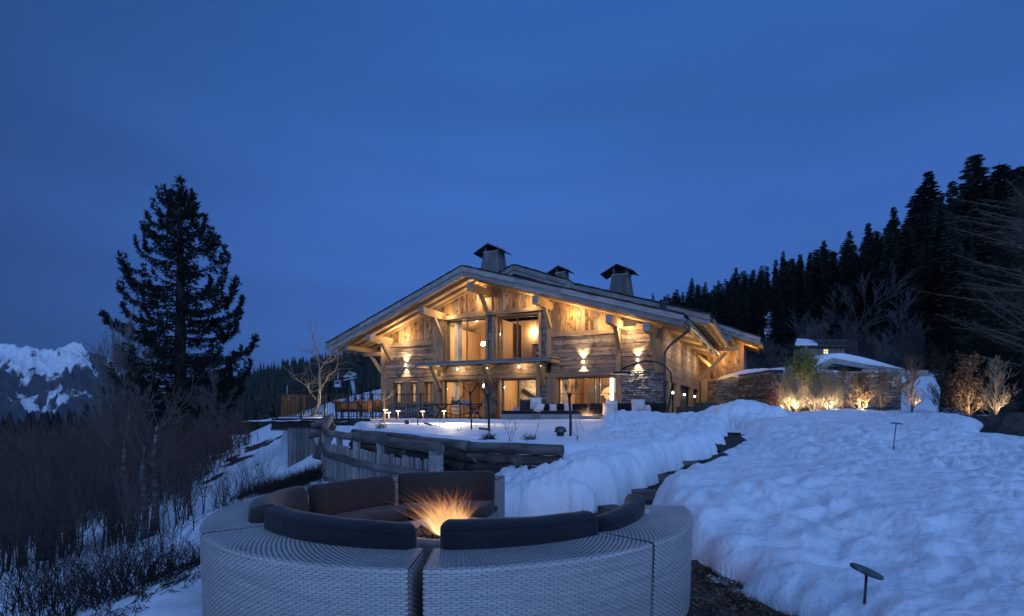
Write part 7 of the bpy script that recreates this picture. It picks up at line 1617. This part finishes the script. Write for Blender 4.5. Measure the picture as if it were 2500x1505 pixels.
# far cabin with one lit window
cbn = empty('cabin', P(1995, 890, 41), -.1, label='small dark wooden cabin with a lit window and snow on one roof corner', cat='cabin'); co = V(cbn.location)
cl = lambda x, y, dd=0: Matrix.Rotation(.1, 3, 'Z') @ (P(x, y, 41+dd)-co)
x = 1958
while x < 2062: plank(cbn, 'wall_board', cl(x, 905), cl(x, 850), .16, .05, OUT, M['grey'], wob=.004, seg=1); x += 5.6
x = 1940
while x < 1957: plank(cbn, 'wall_board', cl(x, 905, .8), cl(x, 850, .8), .16, .05, OUT, M['grey'], wob=.004, seg=1); x += 5.6
MB().box(cl(2008, 885, 2.2), (3.6, 3.6, 2.9)).build('body', M['mortar'], cbn)
mb = MB(); A_ = [cl(1936, 849, -.4), cl(2070, 849, -.4), cl(2066, 832, 3), cl(1944, 832, 3)]; mb.add(A_+[v+V((0, 0, .1)) for v in A_], BOXF); mb.build('roof', M['shingle'], cbn)
for k in range(9):
    a = cl(1938+14.5*k, 846, -.42); plank(cbn, 'shingle', a, cl(1950+14.5*k, 846, -.42), .12, .16, OUT, M['shingle'], wob=.01, seg=1)
mb = MB(); A_ = [cl(1942, 846, -.3), cl(1996, 847, -.3), cl(1985, 838, 1.5), cl(1972, 835, 3), cl(1946, 833, 3)]; A2 = [v+V((0, 0, .22)) for v in A_]; mb.add(A_+A2, [(4, 3, 2, 1, 0), (5, 6, 7, 8, 9)]+[(i, (i+1) % 5, 5+(i+1) % 5, 5+i) for i in range(5)]); mb.build('roof_snow', M['snow'], cbn)
wn = MB().box(cl(2016, 859, -.05), (.30, .05, .32)).build('window', M['cabinlight'], cbn); MB().box(cl(2016, 859, -.09), (.03, .04, .34)).build('glazing_bar', M['frame'], wn); MB().box(cl(2016, 859, -.088), (.32, .03, .03)).build('glazing_bar', M['frame'], wn)
# --- ski lift
ly = empty('lift_pylon', P(870, 985, 125), label='steel ski lift pylon with a wide pulley crossarm beyond the deck', cat='pylon'); l0 = V(ly.location); lp = lambda x, y, dd=0: P(x, y, 125+dd)-l0
MB().tube([lp(872, 990), lp(856, 915)], [.62, .42], 10).build('mast', M['steel'], ly, smooth=True)
MB().beam(lp(840, 921), lp(870, 914), .5, .45).build('crossarm', M['steel'], ly); MB().tube([lp(842, 919), lp(853, 909), lp(868, 913)], .18, 5).build('tie', M['steel'], ly)
for k in range(9): q = lp(841+3.4*k, 920.2-.8*k, -.6); MB().lathe(tuple(q-V((0, 0, .9))), [(.34, 0), (.34, .2)], 8).build('sheave', M['steel'], ly)
for (cx_, cy_, s, lab) in ((825, 938, 1.0, 'ski lift cabin just left of the pylon'), (701, 970, 1.0, 'ski lift cabin farther left, seen over the railing')):
    g_ = empty('gondola', P(cx_, cy_, 118), label=lab, cat='gondola', group='ski lift cabins'); 
    fr = MB(); 
    for a in (-1, 1):
        for b in (-1, 1): fr.box((a*.55, b*.5, 0), (.12, .12, 1.25))
    fr.box((0, 0, -.62), (1.3, 1.2, .18)); fr.box((0, 0, .62), (1.3, 1.2, .16)); fr.box((0, -.5, -.1), (1.1, .1, .12)); fr.build('cabin_frame', M['steel'], g_)
    MB().box((0, 0, -.32), (1.12, 1.0, .45)).build('door_panel', M['steel'], g_); MB().box((0, 0, .22), (1.02, .9, .62)).build('window', M['plastic'], g_)
    MB().tube([V((0, 0, .7)), V((0, 0, 2.6))], .09, 6).build('hanger', M['steel'], g_)
cbv = MB(); cbv.tube([P(560, 965, 116), P(701, 959, 118), P(825, 928, 118), P(855, 917, 124), P(1000, 880, 160)], .03, 4); tag(cbv.build('lift_cable', M['iron']), 'thin ski lift cable carrying the cabins', 'cable')
# rocks and dark bank beyond the right end of the snow field
rr2 = random.Random(8)
for i, (px_, py_, D_, s, lab) in enumerate(((2478, 1062, 15, .8, 'dark mossy boulder at the right edge of the snow field'), (2440, 1048, 16.5, .5, 'smaller boulder behind the mossy one'), (2495, 1035, 18, .9, 'far boulder under the right conifers'))):
    vs = []; n_ = 9; m_ = 12; 
    for a in range(n_+1):
        for b in range(m_): t = pi*a/n_; f = 2*pi*b/m_; r_ = s*(1+.25*float(vnoise(np.array(cos(f)*1.5+i*5+a*.4), np.array(sin(f)*1.5+a*.5)))); vs.append((r_*sin(t)*cos(f), r_*sin(t)*sin(f)*.8, r_*cos(t)*.75))
    fs = [(a*m_+b, a*m_+(b+1) % m_, (a+1)*m_+(b+1) % m_, (a+1)*m_+b) for a in range(n_) for b in range(m_)]
    o = mesh_obj('boulder', vs, fs, M['mortar'], smooth=False, label=lab, cat='rock'); o.location = P(px_, py_, D_)
# haze: one closed box of thin evening air round everything below the sky
hz_ = bpy.data.materials.new('evening_air'); hz_.use_nodes = True; n, l = nodes(hz_); n.remove(n['Principled BSDF']); pv = n.new('ShaderNodeVolumePrincipled'); pv.inputs['Color'].default_value = (.62, .78, 1.0, 1); pv.inputs['Density'].default_value = .000028; pv.inputs['Anisotropy'].default_value = .1
l.new(pv.outputs[0], n['Material Output'].inputs['Volume'])
MB().box((-2000, 14000, 300), (60000, 34000, 1500)).build('haze', hz_, kind='stuff')
